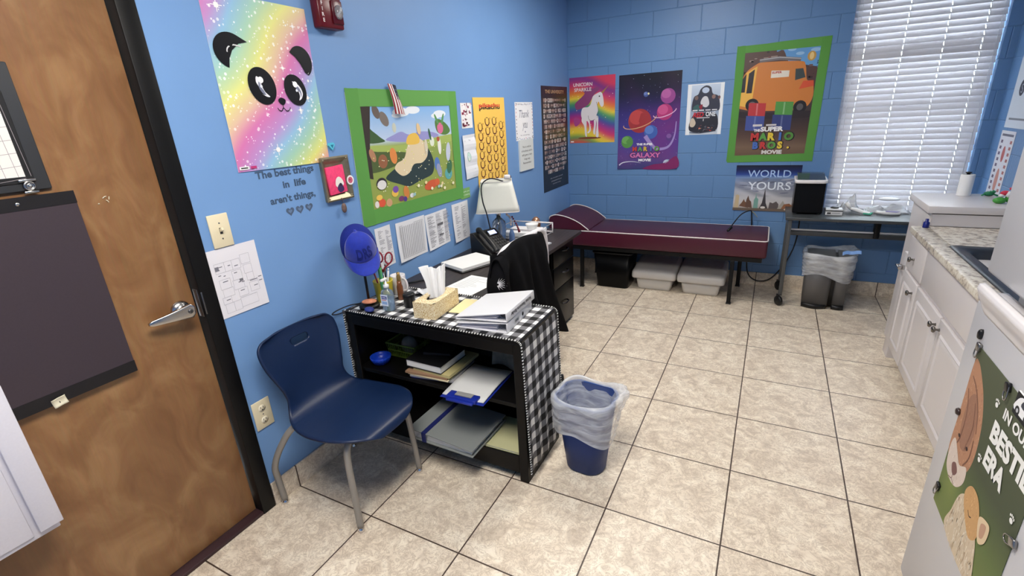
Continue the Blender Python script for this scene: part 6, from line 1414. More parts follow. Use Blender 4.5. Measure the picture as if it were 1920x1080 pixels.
# ---------------------------------------------------------------- cot
mat('maroon_vinyl', (74, 24, 42), 0.36, bump=0.12, scale=14, var=0.03); mat('piping_white', (232, 226, 224), 0.45)
cot = thing('recovery_cot', 'maroon vinyl cot with white piping and a raised wedge headrest, along the block wall', 'cot', (0.50, 2.875, 0))
X0, X1, Y0_, Y1_ = -0.440, 1.440, 2.600, 3.150
inm(cot, MB().box(X0, Y0_, 0.420, X1, Y1_, 0.572, 0.022, 4)).build('mattress', 'maroon_vinyl', cot)
rm = rrect(X1-X0-0.004, Y1_-Y0_-0.004, 0.030, 5, (X0+X1)/2, (Y0_+Y1_)/2)
inm(cot, MB().tube([(x, y, 0.5655) for x, y in rm], 0.0048, 8, closed=True)).build('piping', 'piping_white', cot)
prof_ = [(-0.438, 0.573), (-0.440, 0.668), (-0.415, 0.694), (-0.37, 0.705), (-0.30, 0.698), (-0.22, 0.676), (-0.14, 0.640), (-0.075, 0.596), (-0.048, 0.576)]
PF = smooth_path([(a, c, 0) for a, c in prof_], 4)
outl = [(p.x, p.y) for p in PF][::-1]
# top surface seen from the front: outline in xz extruded along y
hr = inm(cot, MB().prism([(p.x, p.y) for p in PF], Y0_+0.004, Y1_-0.004, 'xz', smooth=False)).build('headrest', 'maroon_vinyl', cot, bev=0.006)
for y in (Y0_+0.004, Y1_-0.004): inm(cot, MB().tube([(p.x, y, p.y+0.001) for p in PF[4:]], 0.0045, 8)).build('piping', 'piping_white', hr)
inm(cot, MB().tube([(-0.441, Y0_+0.004, 0.668), (-0.441, Y1_-0.004, 0.668)], 0.0045, 8)).build('piping', 'piping_white', hr)
inm(cot, MB().box(X0+0.03, Y0_+0.012, 0.385, X1-0.03, Y0_+0.045, 0.419).box(X0+0.03, Y1_-0.045, 0.385, X1-0.03, Y1_-0.012, 0.419).box(X0+0.03, Y0_+0.045, 0.390, X0+0.06, Y1_-0.045, 0.419).box(X1-0.06, Y0_+0.045, 0.390, X1-0.03, Y1_-0.045, 0.419)).build('base_frame', 'black_metal', cot)
for x, y in ((-0.125, 2.645), (1.195, 2.625), (-0.125, 3.105), (1.235, 3.105)):
    lg = inm(cot, MB().box(x-0.016, y-0.016, 0.008, x+0.016, y+0.016, 0.386, 0.003)).build('leg', 'black_metal', cot)
    inm(cot, MB().box(x-0.020, y-0.020, 0, x+0.020, y+0.020, 0.010, 0.002)).build('foot_pad', 'black_plastic', lg)

# bins under the cot
bb_ = thing('black_bin', 'black plastic bin pushed under the headrest end of the cot', 'bin', (0.155, 2.83, 0))
def rbin(w0, d0, w1, d1, h, r, th=0.004, seg=6, z0=0.0):
    b = MB(); rings = []
    def ring(w, d, z, rr_): return [(x, y, z) for x, y in rrect(w, d, rr_, seg)]
    L2 = [ring(w0-2*r*.2, d0-2*r*.2, z0, r), ring(w0, d0, z0+0.008, r), ring(w1, d1, h, r), ring(w1-2*th, d1-2*th, h, r-th), ring(w0-2*th, d0-2*th, z0+0.012, r-th)]
    vs = [p for q in L2 for p in q]; n = len(L2[0]); fs = [(i*n+j, i*n+(j+1) % n, (i+1)*n+(j+1) % n, (i+1)*n+j) for i in range(4) for j in range(n)]
    b.add(vs, fs, True); b.add(L2[0], [tuple(range(n))[::-1]]); b.add(L2[-1], [tuple(range(n))]); return b
rbin(0.300, 0.26, 0.360, 0.31, 0.345, 0.03).build('body', 'black_satin', bb_)
b = MB(); R1 = [(x, y, 0.349) for x, y in rrect(0.372, 0.322, 0.032)]; b.tube(R1, 0.008, 8, closed=True); b.build('rim', 'black_plastic', bb_)
for i, (cx, lab) in enumerate(((0.535, 'clear white lidded storage box under the middle of the cot, beside the black bin'), (0.945, 'clear white lidded storage box under the foot end of the cot'))):
    sb_ = thing('storage_box', lab, 'storage box', (cx, 2.925, 0), 0, 'storage boxes under the cot')
    rbin(0.300, 0.32, 0.345, 0.365, 0.135, 0.03).build('box', mat('box_white', (214, 210, 204), 0.35), sb_)
    b = MB(); pr_ = [(0.410, 0.420, 0.118), (0.416, 0.426, 0.130), (0.412, 0.422, 0.168), (0.396, 0.404, 0.182), (0.350, 0.36, 0.196), (0.330, 0.34, 0.196)]
    rg = [[(x*0.965, y+0.02*(k > 3), z+(0.055*(y/0.42+0.5) if k >= 2 else 0)) for x, y in rrect(w, d, 0.035, 6)] for k, (w, d, z) in enumerate(pr_)]
    nn = len(rg[0]); b.add([p for q in rg for p in q], [(k*nn+j, k*nn+(j+1) % nn, (k+1)*nn+(j+1) % nn, (k+1)*nn+j) for k in range(len(rg)-1) for j in range(nn)], True); b.add(rg[0], [tuple(range(nn))[::-1]]); b.add(rg[-1], [tuple(range(nn))])
    b.build('lid', mat('lid_grey', (196, 192, 188), 0.4), sb_)
    for dx in (-0.09, 0.09): MB().box(dx-0.03, 0.10, 0.222, dx+0.03, 0.125, 0.236, 0.003).build('lid_ridge', 'lid_grey', sb_)
# cords
put('power_cord', MB().tube(smooth_path([(1.285, YB-0.012, 0.655), (1.275, YB-0.03, 0.70), (1.21, 3.05, 0.69), (1.16, 2.93, 0.635), (1.135, 2.86, 0.592)], 8), 0.005, 8).tube([(1.145, 2.885, 0.605), (1.122, 2.835, 0.583)], [0.013, 0.009], 10).tube(smooth_path([(1.285, YB-0.012, 0.655), (1.292, YB-0.03, 0.60), (1.296, YB-0.03, 0.50), (1.29, YB-0.03, 0.22), (1.32, YB-0.04, 0.10), (1.40, YB-0.05, 0.055), (1.50, YB-0.05, 0.09), (1.60, YB-0.05, 0.25), (1.655, YB-0.06, 0.45), (1.66, YB-0.06, 0.70)], 10), 0.0055, 8), 'black_plastic', 'black power cord looping from the cot up behind the rolling table', 'cord')
put('cord_tie', MB().tube(smooth_path([(1.285, YB-0.014, 0.69), (1.31, YB-0.04, 0.675), (1.335, YB-0.045, 0.645)], 4), 0.003, 6), mat('tie_olive', (150, 146, 100), 0.6), 'small olive twist tie on the power cord above the cot', 'tie')

# ---------------------------------------------------------------- rolling table by the window
mat('table_grey', (62, 66, 68), 0.3); mat('frame_grey', (84, 86, 88), 0.4, 0.4)
tbl = thing('rolling_table', 'grey topped metal table on black casters under the window', 'table', (2.05, 2.93, 0))
TX0, TX1, TY0, TY1, TT = 1.540, 2.560, 2.700, 3.165, 0.748
inm(tbl, MB().box(TX0, TY0, TT-0.024, TX1, TY1, TT, 0.004)).build('table_top', 'table_grey', tbl)
for x in (1.575, 2.520):
    fr2 = inm(tbl, MB().box(x-0.014, 2.715, 0.095, x+0.014, 2.755, TT-0.025, 0.003)).build('leg', 'frame_grey', tbl)
    fr3 = inm(tbl, MB().box(x-0.014, 3.105, 0.095, x+0.014, 3.145, TT-0.025, 0.003)).build('leg', 'frame_grey', tbl)
    inm(tbl, MB().box(x-0.014, 2.756, 0.66, x+0.014, 3.104, 0.70, 0.003)).build('side_rail', 'frame_grey', tbl)
    for y, par in ((2.735, fr2), (3.125, fr3)):
        cs = MB().box(x-0.014, y-0.018, 0.088, x+0.014, y+0.018, 0.0955, 0.003).box(x-0.026, y-0.014, 0.030, x-0.021, y+0.014, 0.090).box(x-0.026, y-0.016, 0.084, x+0.0, y+0.016, 0.090)
        cs.at(Matrix.Translation((x-0.006, y-0.012, 0.041)) @ Matrix.Rotation(radians(35), 4, 'Z') @ Matrix.Rotation(pi/2, 4, 'Y')).lathe([(0, -0.013), (0.037, -0.013), (0.041, -0.008), (0.041, 0.008), (0.037, 0.013), (0, 0.013)], n=28)
        inm(tbl, cs).build('caster', 'black_plastic', par)
inm(tbl, MB().box(1.590, 2.885, 0.565, 2.505, 2.915, 0.600, 0.003)).build('cross_bar', 'frame_grey', tbl)
inm(tbl, MB().tube([(1.590, 2.895, 0.612), (2.505, 2.895, 0.612)], 0.0075, 10)).build('reflection_rod', mat('rod_reflection', (236, 238, 240), 0.25), tbl)  # its white colour paints in the window's reflection along the bar
inm(tbl, MB().box(2.150, 2.86, 0.575, 2.185, 2.93, TT-0.026, 0.002)).build('bracket', 'black_metal', tbl)
# ice maker
im = thing('ice_maker', 'black countertop ice maker with a white rim and clear lid, on the grey table', 'ice maker', (1.685, 2.965, TT))
MB().prism([(-0.135, 0.010), (0.135, 0.010), (0.150, 0.245), (-0.112, 0.245)], -0.103, 0.103, 'yz').build('body', 'black_satin', im, bev=0.010)
b = MB(); rg = [[(x, y+0.01, z) for x, y in rrect(w, d, 0.030, 6)] for w, d, z in ((0.214, 0.285, 0.244), (0.222, 0.292, 0.250), (0.222, 0.292, 0.268), (0.188, 0.245, 0.270), (0.184, 0.240, 0.250))]
nn = len(rg[0]); b.add([p for q in rg for p in q], [(k*nn+j, k*nn+(j+1) % nn, (k+1)*nn+(j+1) % nn, (k+1)*nn+j) for k in range(4) for j in range(nn)], True); b.build('rim', 'white_gloss', im)
MB().box(-0.091, -0.105, 0.246, 0.091, 0.130, 0.252).build('ice_well', mat('well_grey', (110, 106, 108), 0.5, var=0.3, scale=60), im)
MB().prism([(-0.110, 0.268), (0.135, 0.268), (0.135, 0.300), (0.060, 0.300), (-0.110, 0.273)], -0.094, 0.094, 'yz').build('clear_lid', mat('smoke_clear', (120, 130, 140), 0.05, trans=0.85, ior=1.2), im)
for x in (-0.08, 0.08):
    for y in (-0.11, 0.11): MB().lathe([(0.012, 0), (0.012, 0.012), (0, 0.012)], (x, y, -0.0), 12).build('rubber_foot', 'dark_steel', im)
# things on the table
bx = thing('small_carton', 'small white carton with black print beside the ice maker', 'box', (1.868, 2.895, TT))
MB().box(-0.056, -0.042, 0, 0.056, 0.042, 0.046, 0.001, 1).build('carton', 'white_plastic', bx)
MB().box(-0.0565, -0.0425, 0.028, 0.0565, 0.0425, 0.036).build('black_band', 'black_plastic', bx)
A = Art(0.10, 0.022, (-0.05, -0.0428, 0.003), (1, 0, 0), (0, 0, 1), slab=False); A.rect(.05, .2, .3, .8, (60, 60, 64)); A.rect(.36, .5, .9, .7, (150, 150, 154)); q = A.build('print', PAPER, parent=None); q.parent = bx; q.location = Vector((0, -0.0428, 0.003))
put('black_disc', MB().sphere((1.872, 2.895, TT+0.052), (0.030, 0.022, 0.008), 16, 8), 'black_plastic', 'small black oval lid on top of the white carton', 'lid')
sp = thing('spray_trigger', 'mint green and white spray nozzle lying beside the white carton', 'spray nozzle', (2.03, 2.93, TT))
MB().tube(smooth_path([(-0.045, 0.03, 0.035), (-0.01, 0.015, 0.030), (0.035, -0.010, 0.016), (0.075, -0.035, 0.012)], 5), [0.010, 0.011, 0.012, 0.013, 0.014, 0.015, 0.015, 0.015, 0.015, 0.014, 0.014, 0.013, 0.013, 0.012, 0.012, 0.010], 10).build('handle', 'white_plastic', sp)
MB().tube([(0.035, -0.020, 0.010), (0.080, -0.040, 0.011), (0.090, -0.035, 0.020)], [0.008, 0.010, 0.006], 8).build('grip', mat('mint', (96, 200, 170), 0.35), sp)
MB().tube([(-0.045, 0.03, 0.035), (-0.075, 0.052, 0.075)], [0.012, 0.017], 10).build('nozzle', 'white_plastic', sp)
liner_mat('bag_film', (226, 228, 232), 0.45)
def heap(cx, cy, z, w, d, h, sd, m, nm, lab, cat):
    r2 = random.Random(sd); ph = [r2.uniform(0, 6) for _ in range(6)]
    b = MB().grid(lambda u, v: (cx+(u-.5)*w, cy+(v-.5)*d, z+h*max(0.02, sin(pi*u)*sin(pi*v))**0.6*(0.62+0.25*sin(9*u+ph[0]+3*v)+0.2*sin(11*v+ph[1]-4*u)+0.12*sin(23*u+ph[2]))), 22, 16)
    return b.build(nm, m, None, lab, cat, solid=0.0012)
heap(1.985, 3.045, TT+0.001, 0.14, 0.13, 0.135, 1, 'bag_film', 'plastic_bag', 'clear plastic bag slumped behind the mint spray nozzle', 'bag')
heap(2.225, 3.045, TT+0.001, 0.28, 0.14, 0.075, 2, 'bag_film', 'plastic_bag', 'clear crumpled plastic bag under the white oval dish', 'bag')
heap(2.47, 2.99, TT+0.001, 0.18, 0.22, 0.080, 3, 'bag_film', 'plastic_bag', 'clear crumpled plastic bag at the cabinet end of the table', 'bag')
put('oval_dish', MB().at(Matrix.Translation((2.235, 3.06, TT+0.086))).sphere((0, 0, 0.014), (0.068, 0.042, 0.014), 24, 10), 'white_plastic', 'white oval dish sitting on the clear plastic bag by the blind', 'dish')
wn_ = thing('thermometer', 'white and lilac handheld thermometer lying on the table', 'thermometer', (2.225, 2.935, TT))
MB().tube(smooth_path([(-0.075, 0.022, 0.016), (-0.03, 0.0, 0.014), (0.03, -0.010, 0.014), (0.070, -0.006, 0.016)], 4), [0.012]*4+[0.016]*5+[0.015]*4, 10).build('casing', 'white_plastic', wn_)
MB().tube(smooth_path([(-0.02, -0.006, 0.024), (0.03, -0.014, 0.024), (0.064, -0.010, 0.022)], 4), 0.0085, 8).build('grip', mat('lilac', (150, 146, 190), 0.45), wn_)

# ---------------------------------------------------------------- bins with liners
liner_mat('liner_clear', (236, 240, 246), 0.42)
mat('bin_blue', (32, 52, 104), 0.5, spec=0.3)
wb = thing('wastebasket', 'blue rounded plastic wastebasket beside the checked cloth', 'wastebasket', (0.752, 0.235, 0), radians(-4))
rbin(0.185, 0.160, 0.258, 0.222, 0.385, 0.070, 0.004, 8).build('basket_body', 'bin_blue', wb)
MB().tube([(x, y, 0.386) for x, y in rrect(0.262, 0.228, 0.072, 8)], 0.006, 8, closed=True).build('rim', mat('bin_rim', (52, 84, 150), 0.5), wb)
def liner(name, cx, cy, rz, w, d, h, r, drop, inner, label, m, seed=1, flare=1.0, tuft=None, SHR=0.06):
    rr = random.Random(seed); ph = [rr.uniform(0, 6.28) for _ in range(8)]; P = rrect(1, d/w, r/w, 10); n_ = 120
    # resample the outline evenly
    Ls = [0]
    for i in range(len(P)): a, c = P[i], P[(i+1) % len(P)]; Ls.append(Ls[-1]+sqrt((a[0]-c[0])**2+(a[1]-c[1])**2))
    def at(k):
        s = k*Ls[-1]; i = 0
        while i < len(P)-1 and Ls[i+1] < s: i += 1
        a, c = P[i], P[(i+1) % len(P)]; f = (s-Ls[i])/max(1e-9, Ls[i+1]-Ls[i]); return (a[0]+(c[0]-a[0])*f)*w, (a[1]+(c[1]-a[1])*f)*w
    prof = [(-inner, 0.62), (-inner*.6, 0.71), (-inner*.25, 0.79), (-0.03, 0.845), (0.008, 0.885), (0.014, 0.965), (0.004, 1.035)]
    m2 = 9
    prof += [(-drop*k/m2, 1.07-0.045*k/m2+0.018*sin(k*2.1)) for k in range(1, m2+1)]
    def f(u, v):
        k = v*(len(prof)-1); i = min(int(k), len(prof)-2); t = k-i; dz = prof[i][0]+(prof[i+1][0]-prof[i][0])*t; s = prof[i][1]+(prof[i+1][1]-prof[i][1])*t
        x, y = at(u % 1.0); a = 2*pi*u
        if dz < 0 and i >= 6: s += 0.016*sin(5*a+ph[0]+26*dz)+0.012*sin(9*a+ph[1]-40*dz); s *= 1-SHR*min(1, (-dz/drop)) ; dz2 = dz*(1+0.16*sin(a+ph[2])+0.10*sin(3*a+ph[3]))
        elif i < 4: s += 0.03*sin(7*a+ph[4]+5*dz)*(1-i/4)+0.012*sin(13*a+ph[5])*(1-i/4); dz2 = dz
        else: dz2 = dz+0.006*sin(4*a+ph[6])
        if tuft:
            dd = math.exp(-((a-tuft+pi) % (2*pi)-pi)**2*5.0)
            if i >= 4: s += 0.20*dd*max(0, 1-abs(dz)/0.09)+0.04*dd*sin(20*a); dz2 += 0.012*dd
        return (x*s, y*s, h+dz2)
    t = MB().at(Matrix.Translation((cx, cy, 0)) @ Matrix.Rotation(rz, 4, 'Z')).grid(f, n_, 44)
    return t.build(name, m, None, label, 'bin liner', group=None)
liner('bin_liner', 0.752, 0.235, radians(-4), 0.286, 0.252, 0.394, 0.080, 0.165, 0.22, 'translucent plastic liner folded over the blue wastebasket rim', 'liner_clear', 3, tuft=0.15)
mat('brushed_steel', (112, 112, 114), 0.5, 0.6, bump=0.05, scale=120, stretch=(1, 1, 0.02))
tc_ = thing('steel_trash_can', 'grey steel two-part trash can with a black base under the rolling table', 'trash can', (1.885, 2.86, 0), radians(-3))
def hull(x0, x1, y0, y1, bow, z0, z1, s0=1.0, s1=1.0, n=10, ins=0):
    """front face bowed towards -y"""
    P = []
    for i in range(n+1):
        t = i/n; P.append((x0+(x1-x0)*t, y0-bow*sin(pi*t)))
    P += [(x1, y1), (x0, y1)]
    cx, cy = (x0+x1)/2, (y0+y1)/2
    b = MB(); nn = len(P); vs = []
    for z, s in ((z0, s0), (z1, s1)): vs += [(cx+(x-cx)*s, cy+(y-cy)*s, z) for x, y in P]
    return b.add(vs, [(j, (j+1) % nn, nn+(j+1) % nn, nn+j) for j in range(nn)], True).add(vs[:nn], [tuple(range(nn))[::-1]]).add(vs[nn:], [tuple(range(nn))])
hull(-0.150, 0.040, -0.115, 0.12, 0.032, 0.028, 0.44, 0.94, 1.04).build('main_bin', 'brushed_steel', tc_)
hull(0.066, 0.150, -0.095, 0.12, 0.012, 0.028, 0.44, 0.96, 1.03).build('side_bin', 'brushed_steel', tc_)
hull(0.030, 0.076, -0.080, 0.115, 0.0, 0.020, 0.42, 0.98, 1.04).build('centre_spine', 'black_plastic', tc_)
hull(-0.148, 0.034, -0.118, 0.118, 0.034, 0.0, 0.036, 0.94, 0.955).build('base_trim', 'black_plastic', tc_); hull(0.066, 0.150, -0.102, 0.118, 0.012, 0.0, 0.034, 0.96, 0.97).build('base_trim', 'black_plastic', tc_)
liner('bin_liner', 1.886, 2.853, radians(-3), 0.345, 0.305, 0.447, 0.075, 0.200, 0.10, 'grey-white liner bunched over the steel trash can under the table', 'liner_clear', 9, tuft=0.35)
put('blue_cloth_tie', MB().grid(lambda u, v: (1.955+0.115*u, 2.70+0.02*sin(4*u)+0.02*v, 0.470+0.020*u+0.022*v+0.004*sin(9*u)), 12, 5), mat('tie_blue', (120, 160, 220), 0.5), 'pale blue strip of liner tie on the rim of the steel trash can', 'tie', solid=0.002)

# ---------------------------------------------------------------- sink cabinet run
mat('cab_white', (214, 209, 210), 0.3); mat('knob_steel', (120, 116, 112), 0.25, 0.95)
cabx = 2.200; fx = 2.182
sc_ = thing('sink_cabinet', 'white base cabinet run with raised panel doors and round metal knobs', 'cabinet', (2.45, 1.40, 0))
inm(sc_, MB().box(cabx, 0.16, 0.095, XR-0.012, 1.975, 0.848)).build('carcass', 'cab_white', sc_)
inm(sc_, MB().box(cabx+0.055, 0.16, 0.0, XR-0.012, 1.97, 0.0945)).build('toe_kick', mat('kick_dark', (70, 60, 56), 0.6), sc_)
inm(sc_, MB().box(cabx-0.006, 1.9755, 0.0, XR-0.012, 2.095, 0.690, 0.003)).build('end_filler', 'cab_white', sc_)
def panel(y0, y1, z0, z1, raised, name, knobs=()):
    b = MB(); b.box(fx, y0, z0, cabx-0.0005, y1, z1, 0.006, 3)
    if raised:
        m_ = 0.058; a0, a1, c0, c1 = y0+m_, y1-m_, z0+m_, z1-m_
        # routed frame: an inner field with sloping shoulders
        for k, (e, x) in enumerate(((0.0, fx-0.0004), (0.007, fx-0.005), (0.016, fx-0.0055))): pass
        o = [(fx-0.0003, a0, c0), (fx-0.0003, a1, c0), (fx-0.0003, a1, c1), (fx-0.0003, a0, c1)]
        i1 = [(fx-0.0075, a0+.009, c0+.009), (fx-0.0075, a1-.009, c0+.009), (fx-0.0075, a1-.009, c1-.009), (fx-0.0075, a0+.009, c1-.009)]
        i2 = [(fx-0.0015, a0+.020, c0+.020), (fx-0.0015, a1-.020, c0+.020), (fx-0.0015, a1-.020, c1-.020), (fx-0.0015, a0+.020, c1-.020)]
        i3 = [(fx-0.0045, a0+.034, c0+.034), (fx-0.0045, a1-.034, c0+.034), (fx-0.0045, a1-.034, c1-.034), (fx-0.0045, a0+.034, c1-.034)]
        vs = o+i1+i2+i3; b.add(vs, [(k*4+j, k*4+(j+1) % 4, (k+1)*4+(j+1) % 4, (k+1)*4+j) for k in range(3) for j in range(4)]+[(12, 13, 14, 15)])
    p = inm(sc_, b).build(name, 'cab_white', sc_)
    for (ky, kz) in knobs:
        inm(sc_, MB().at(Matrix.Translation((fx, ky, kz)) @ Matrix.Rotation(-pi/2, 4, 'Y')).lathe([(0.008, 0), (0.006, 0.004), (0.005, 0.014), (0.014, 0.019), (0.016, 0.024), (0.013, 0.029), (0, 0.031)], n=20)).build('knob', 'knob_steel', p)
panel(1.605, 1.960, 0.632, 0.822, False, 'drawer', ((1.80, 0.715),))
panel(0.800, 1.585, 0.640, 0.832, False, 'false_front')
panel(0.190, 0.780, 0.640, 0.832, False, 'drawer', ((0.48, 0.735),))
panel(1.640, 1.960, 0.105, 0.612, True, 'door', ((1.690, 0.548),))
panel(1.172, 1.620, 0.105, 0.612, True, 'door', ((1.200, 0.562),))
panel(0.715, 1.160, 0.105, 0.612, True, 'door', ((1.132, 0.562),))
panel(0.190, 0.700, 0.105, 0.612, True, 'door', ((0.640, 0.562),))
inm(sc_, MB().tube([(cabx-0.006, 2.085, 0.600), (cabx-0.036, 2.085, 0.600), (cabx-0.036, 2.010, 0.600), (cabx-0.006, 2.010, 0.600)], 0.005, 8).box(cabx-0.040, 2.002, 0.592, cabx-0.006, 2.012, 0.620, 0.002)).build('towel_hook', 'steel', sc_)
# worktop with the sink cut-out
ct = thing('countertop', 'speckled beige laminate worktop over the white sink cabinet', 'countertop', (2.46, 1.05, 0.8485))
SY0, SY1, SX0, SX1 = 0.62, 1.455, 2.240, 2.660
b = MB(); CT0, CT1 = 0.8485, 0.886
b.box(2.158, 0.15, CT0, SX0, 1.925, CT1, 0.005, 2).box(SX1, 0.15, CT0, XR-0.002, 1.925, CT1).box(SX0, 0.15, CT0, SX1, SY0, CT1).box(SX0, SY1, CT0, SX1, 1.925, CT1)
inm(ct, b).build('worktop', 'granite', ct)
inm(ct, MB().box(XR-0.022, 0.15, CT1, XR-0.002, 1.925, CT1+0.10, 0.003)).build('backsplash', 'granite', ct)
sk = thing('kitchen_sink', 'stainless steel sink with rounded bowl set in the speckled worktop', 'sink', (2.45, 1.04, CT0))
mat('sink_steel', (84, 84, 86), 0.35, 0.8)
b = MB()
def skp(w, d, z, r): return [(x, y, z) for x, y in rrect(w, d, r, 6, (SX0+SX1)/2, (SY0+SY1)/2)]
rg = [skp(SX1-SX0+0.03, SY1-SY0+0.03, CT1+0.0005, 0.02), skp(SX1-SX0+0.024, SY1-SY0+0.024, CT1+0.006, 0.02), skp(SX1-SX0-0.02, SY1-SY0-0.02, CT1+0.003, 0.02), skp(SX1-SX0-0.075, SY1-SY0-0.11, CT1+0.002, 0.06), skp(SX1-SX0-0.09, SY1-SY0-0.13, CT1-0.012, 0.06), skp(SX1-SX0-0.12, SY1-SY0-0.16, 0.872-0.16, 0.07)]
nn = len(rg[0]); b.add([p for q in rg for p in q], [(k*nn+j, k*nn+(j+1) % nn, (k+1)*nn+(j+1) % nn, (k+1)*nn+j) for k in range(len(rg)-1) for j in range(nn)], True); b.add(rg[-1], [tuple(range(nn))])
inm(sk, b).build('basin', 'sink_steel', sk, fix=True)
inm(sk, MB().lathe([(0.030, 0), (0.030, 0.01), (0.014, 0.02), (0.013, 0.20), (0, 0.20)], (2.615, 1.04, CT1+0.004), 16).tube(smooth_path([(2.615, 1.04, CT1+0.19), (2.60, 1.04, CT1+0.24), (2.53, 1.04, CT1+0.25), (2.47, 1.04, CT1+0.20)], 6), 0.011, 10)).build('faucet', 'chrome', sk)
# tall end unit
eu = thing('end_cupboard', 'plain white cupboard with a thick square-edged top at the far end of the worktop', 'cupboard', (2.50, 2.17, 0))
inm(eu, MB().box(2.245, 1.932, 0.8875, XR-0.012, 2.10, 0.955, 0.001, 1).box(2.245, 2.0965, 0.0, XR-0.012, 2.385, 0.955, 0.001, 1)).build('body', 'cab_white', eu)
inm(eu, MB().box(2.222, 1.922, 0.962, XR-0.003, 2.405, 1.002, 0.002)).build('top_board', 'cab_white', eu)
inm(eu, MB().box(2.250, 1.937, 0.9552, XR-0.02, 2.380, 0.9618)).build('shadow_gap', 'kick_dark', eu)
UZ = 1.002
rl = thing('paper_towel_roll', 'upright white paper roll on the white end cupboard, against the blind', 'paper roll', (2.468, 2.335, UZ))
MB().lathe([(0.018, 0.0), (0.034, 0.0), (0.0345, 0.004), (0.0345, 0.125), (0.033, 0.128), (0.016, 0.128), (0.016, 0.10)], n=28, cap=False).build('roll', 'tissue_white', rl)
MB().lathe([(0.009, 0), (0.009, 0.135), (0.015, 0.136), (0.015, 0.142), (0, 0.143)], n=16).build('spindle', 'black_plastic', rl)
gf = thing('green_frog_toy', 'small dark green toy on the white end cupboard beside the paper roll', 'toy', (2.585, 2.33, UZ))
mat('toy_green', (40, 128, 84), 0.4)
MB().sphere((0, 0, 0.014), (0.026, 0.020, 0.014), 16, 10).sphere((0.012, -0.012, 0.028), (0.015, 0.012, 0.010), 12, 8).tube([(-0.02, -0.008, 0.014), (-0.036, -0.014, 0.004)], 0.005, 6).tube([(0.02, -0.010, 0.012), (0.038, -0.016, 0.004)], 0.005, 6).build('body', 'toy_green', gf)
for s in (-1, 1): MB().sphere((0.012+0.008*s, -0.018, 0.036), 0.0045, 8, 6).build('eye', 'white_plastic', gf)
ft = thing('flower_toy', 'red, white and green flower shaped toy at the wall end of the end cupboard', 'toy', (2.572, 2.075, UZ))
MB().sphere((-0.015, -0.01, 0.018), (0.030, 0.022, 0.018), 14, 8).sphere((0.03, 0.0, 0.030), (0.022, 0.018, 0.026), 14, 8).build('leaf', mat('leaf_green', (74, 158, 66), 0.4), ft)
MB().sphere((0.004, 0, 0.058), (0.022, 0.016, 0.014), 14, 8).sphere((0.034, -0.004, 0.083), (0.020, 0.014, 0.010), 14, 8).build('petal', mat('petal_red', (206, 50, 76), 0.4), ft)
MB().sphere((0.020, -0.010, 0.052), (0.016, 0.012, 0.018), 14, 8).sphere((-0.010, -0.004, 0.044), (0.014, 0.010, 0.010), 12, 8).build('centre', 'white_plastic', ft)
put('blue_bottle', MB().lathe([(0.014, 0), (0.015, 0.003), (0.015, 0.030), (0.008, 0.036), (0.008, 0.05), (0, 0.05)], (2.218, 1.885, CT1+0.0005), 16), mat('deep_blue', (24, 36, 120), 0.3), 'tiny dark blue bottle at the far corner of the speckled worktop', 'bottle')

# ---------------------------------------------------------------- fridge with the pet poster
mat('fridge_white', (192, 192, 197), 0.28, bump=0.06, scale=260)
fg = thing('fridge', 'white top-freezer fridge at the near end of the worktop', 'fridge', (2.35, -0.28, 0))
FY0, FY1, FX = -0.640, 0.105, 1.950
inm(fg, MB().box(2.030, FY0+0.005, 0.03, XR-0.02, FY1-0.004, 1.675, 0.006)).build('cabinet_body', 'fridge_white', fg)
inm(fg, MB().box(2.06, FY0+0.03, 0.0, XR-0.06, FY1-0.03, 0.031)).build('plinth', 'black_plastic', fg)
inm(fg, MB().box(FX, FY0, 0.055, 2.0285, FY1, 1.072, 0.010, 3)).build('fridge_door', 'fridge_white', fg)
fz = inm(fg, MB().box(FX, FY0, 1.150, 2.0285, FY1, 1.690, 0.012, 3)).build('freezer_door', 'fridge_white', fg)
# sculpted grip along the top of the lower door
b = MB()
def grip(u, v):
    y = FY1-(FY1-FY0)*u
    sec = [(0.0, 1.050), (-0.006, 1.072), (-0.022, 1.100), (-0.030, 1.122), (-0.026, 1.135), (-0.014, 1.137), (0.004, 1.122), (0.022, 1.100), (0.034, 1.092), (0.06, 1.092)]
    k = v*(len(sec)-1); i = min(int(k), len(sec)-2); t = k-i; dx = sec[i][0]+(sec[i+1][0]-sec[i][0])*t; z = sec[i][1]+(sec[i+1][1]-sec[i][1])*t
    e = min(1, max(0, min(u, 1-u))/0.10); e = e*e*(3-2*e)
    if dx < 0: dx *= 0.12+0.88*e
    return (FX+dx, y, 1.092+(z-1.092)*(0.45+0.55*e))
b.grid(grip, 40, 27); inm(fg, b).build('door_grip', 'white_gloss', fg, solid=0.003)
FU, FV = (0, -1, 0), (0, 0, 1)
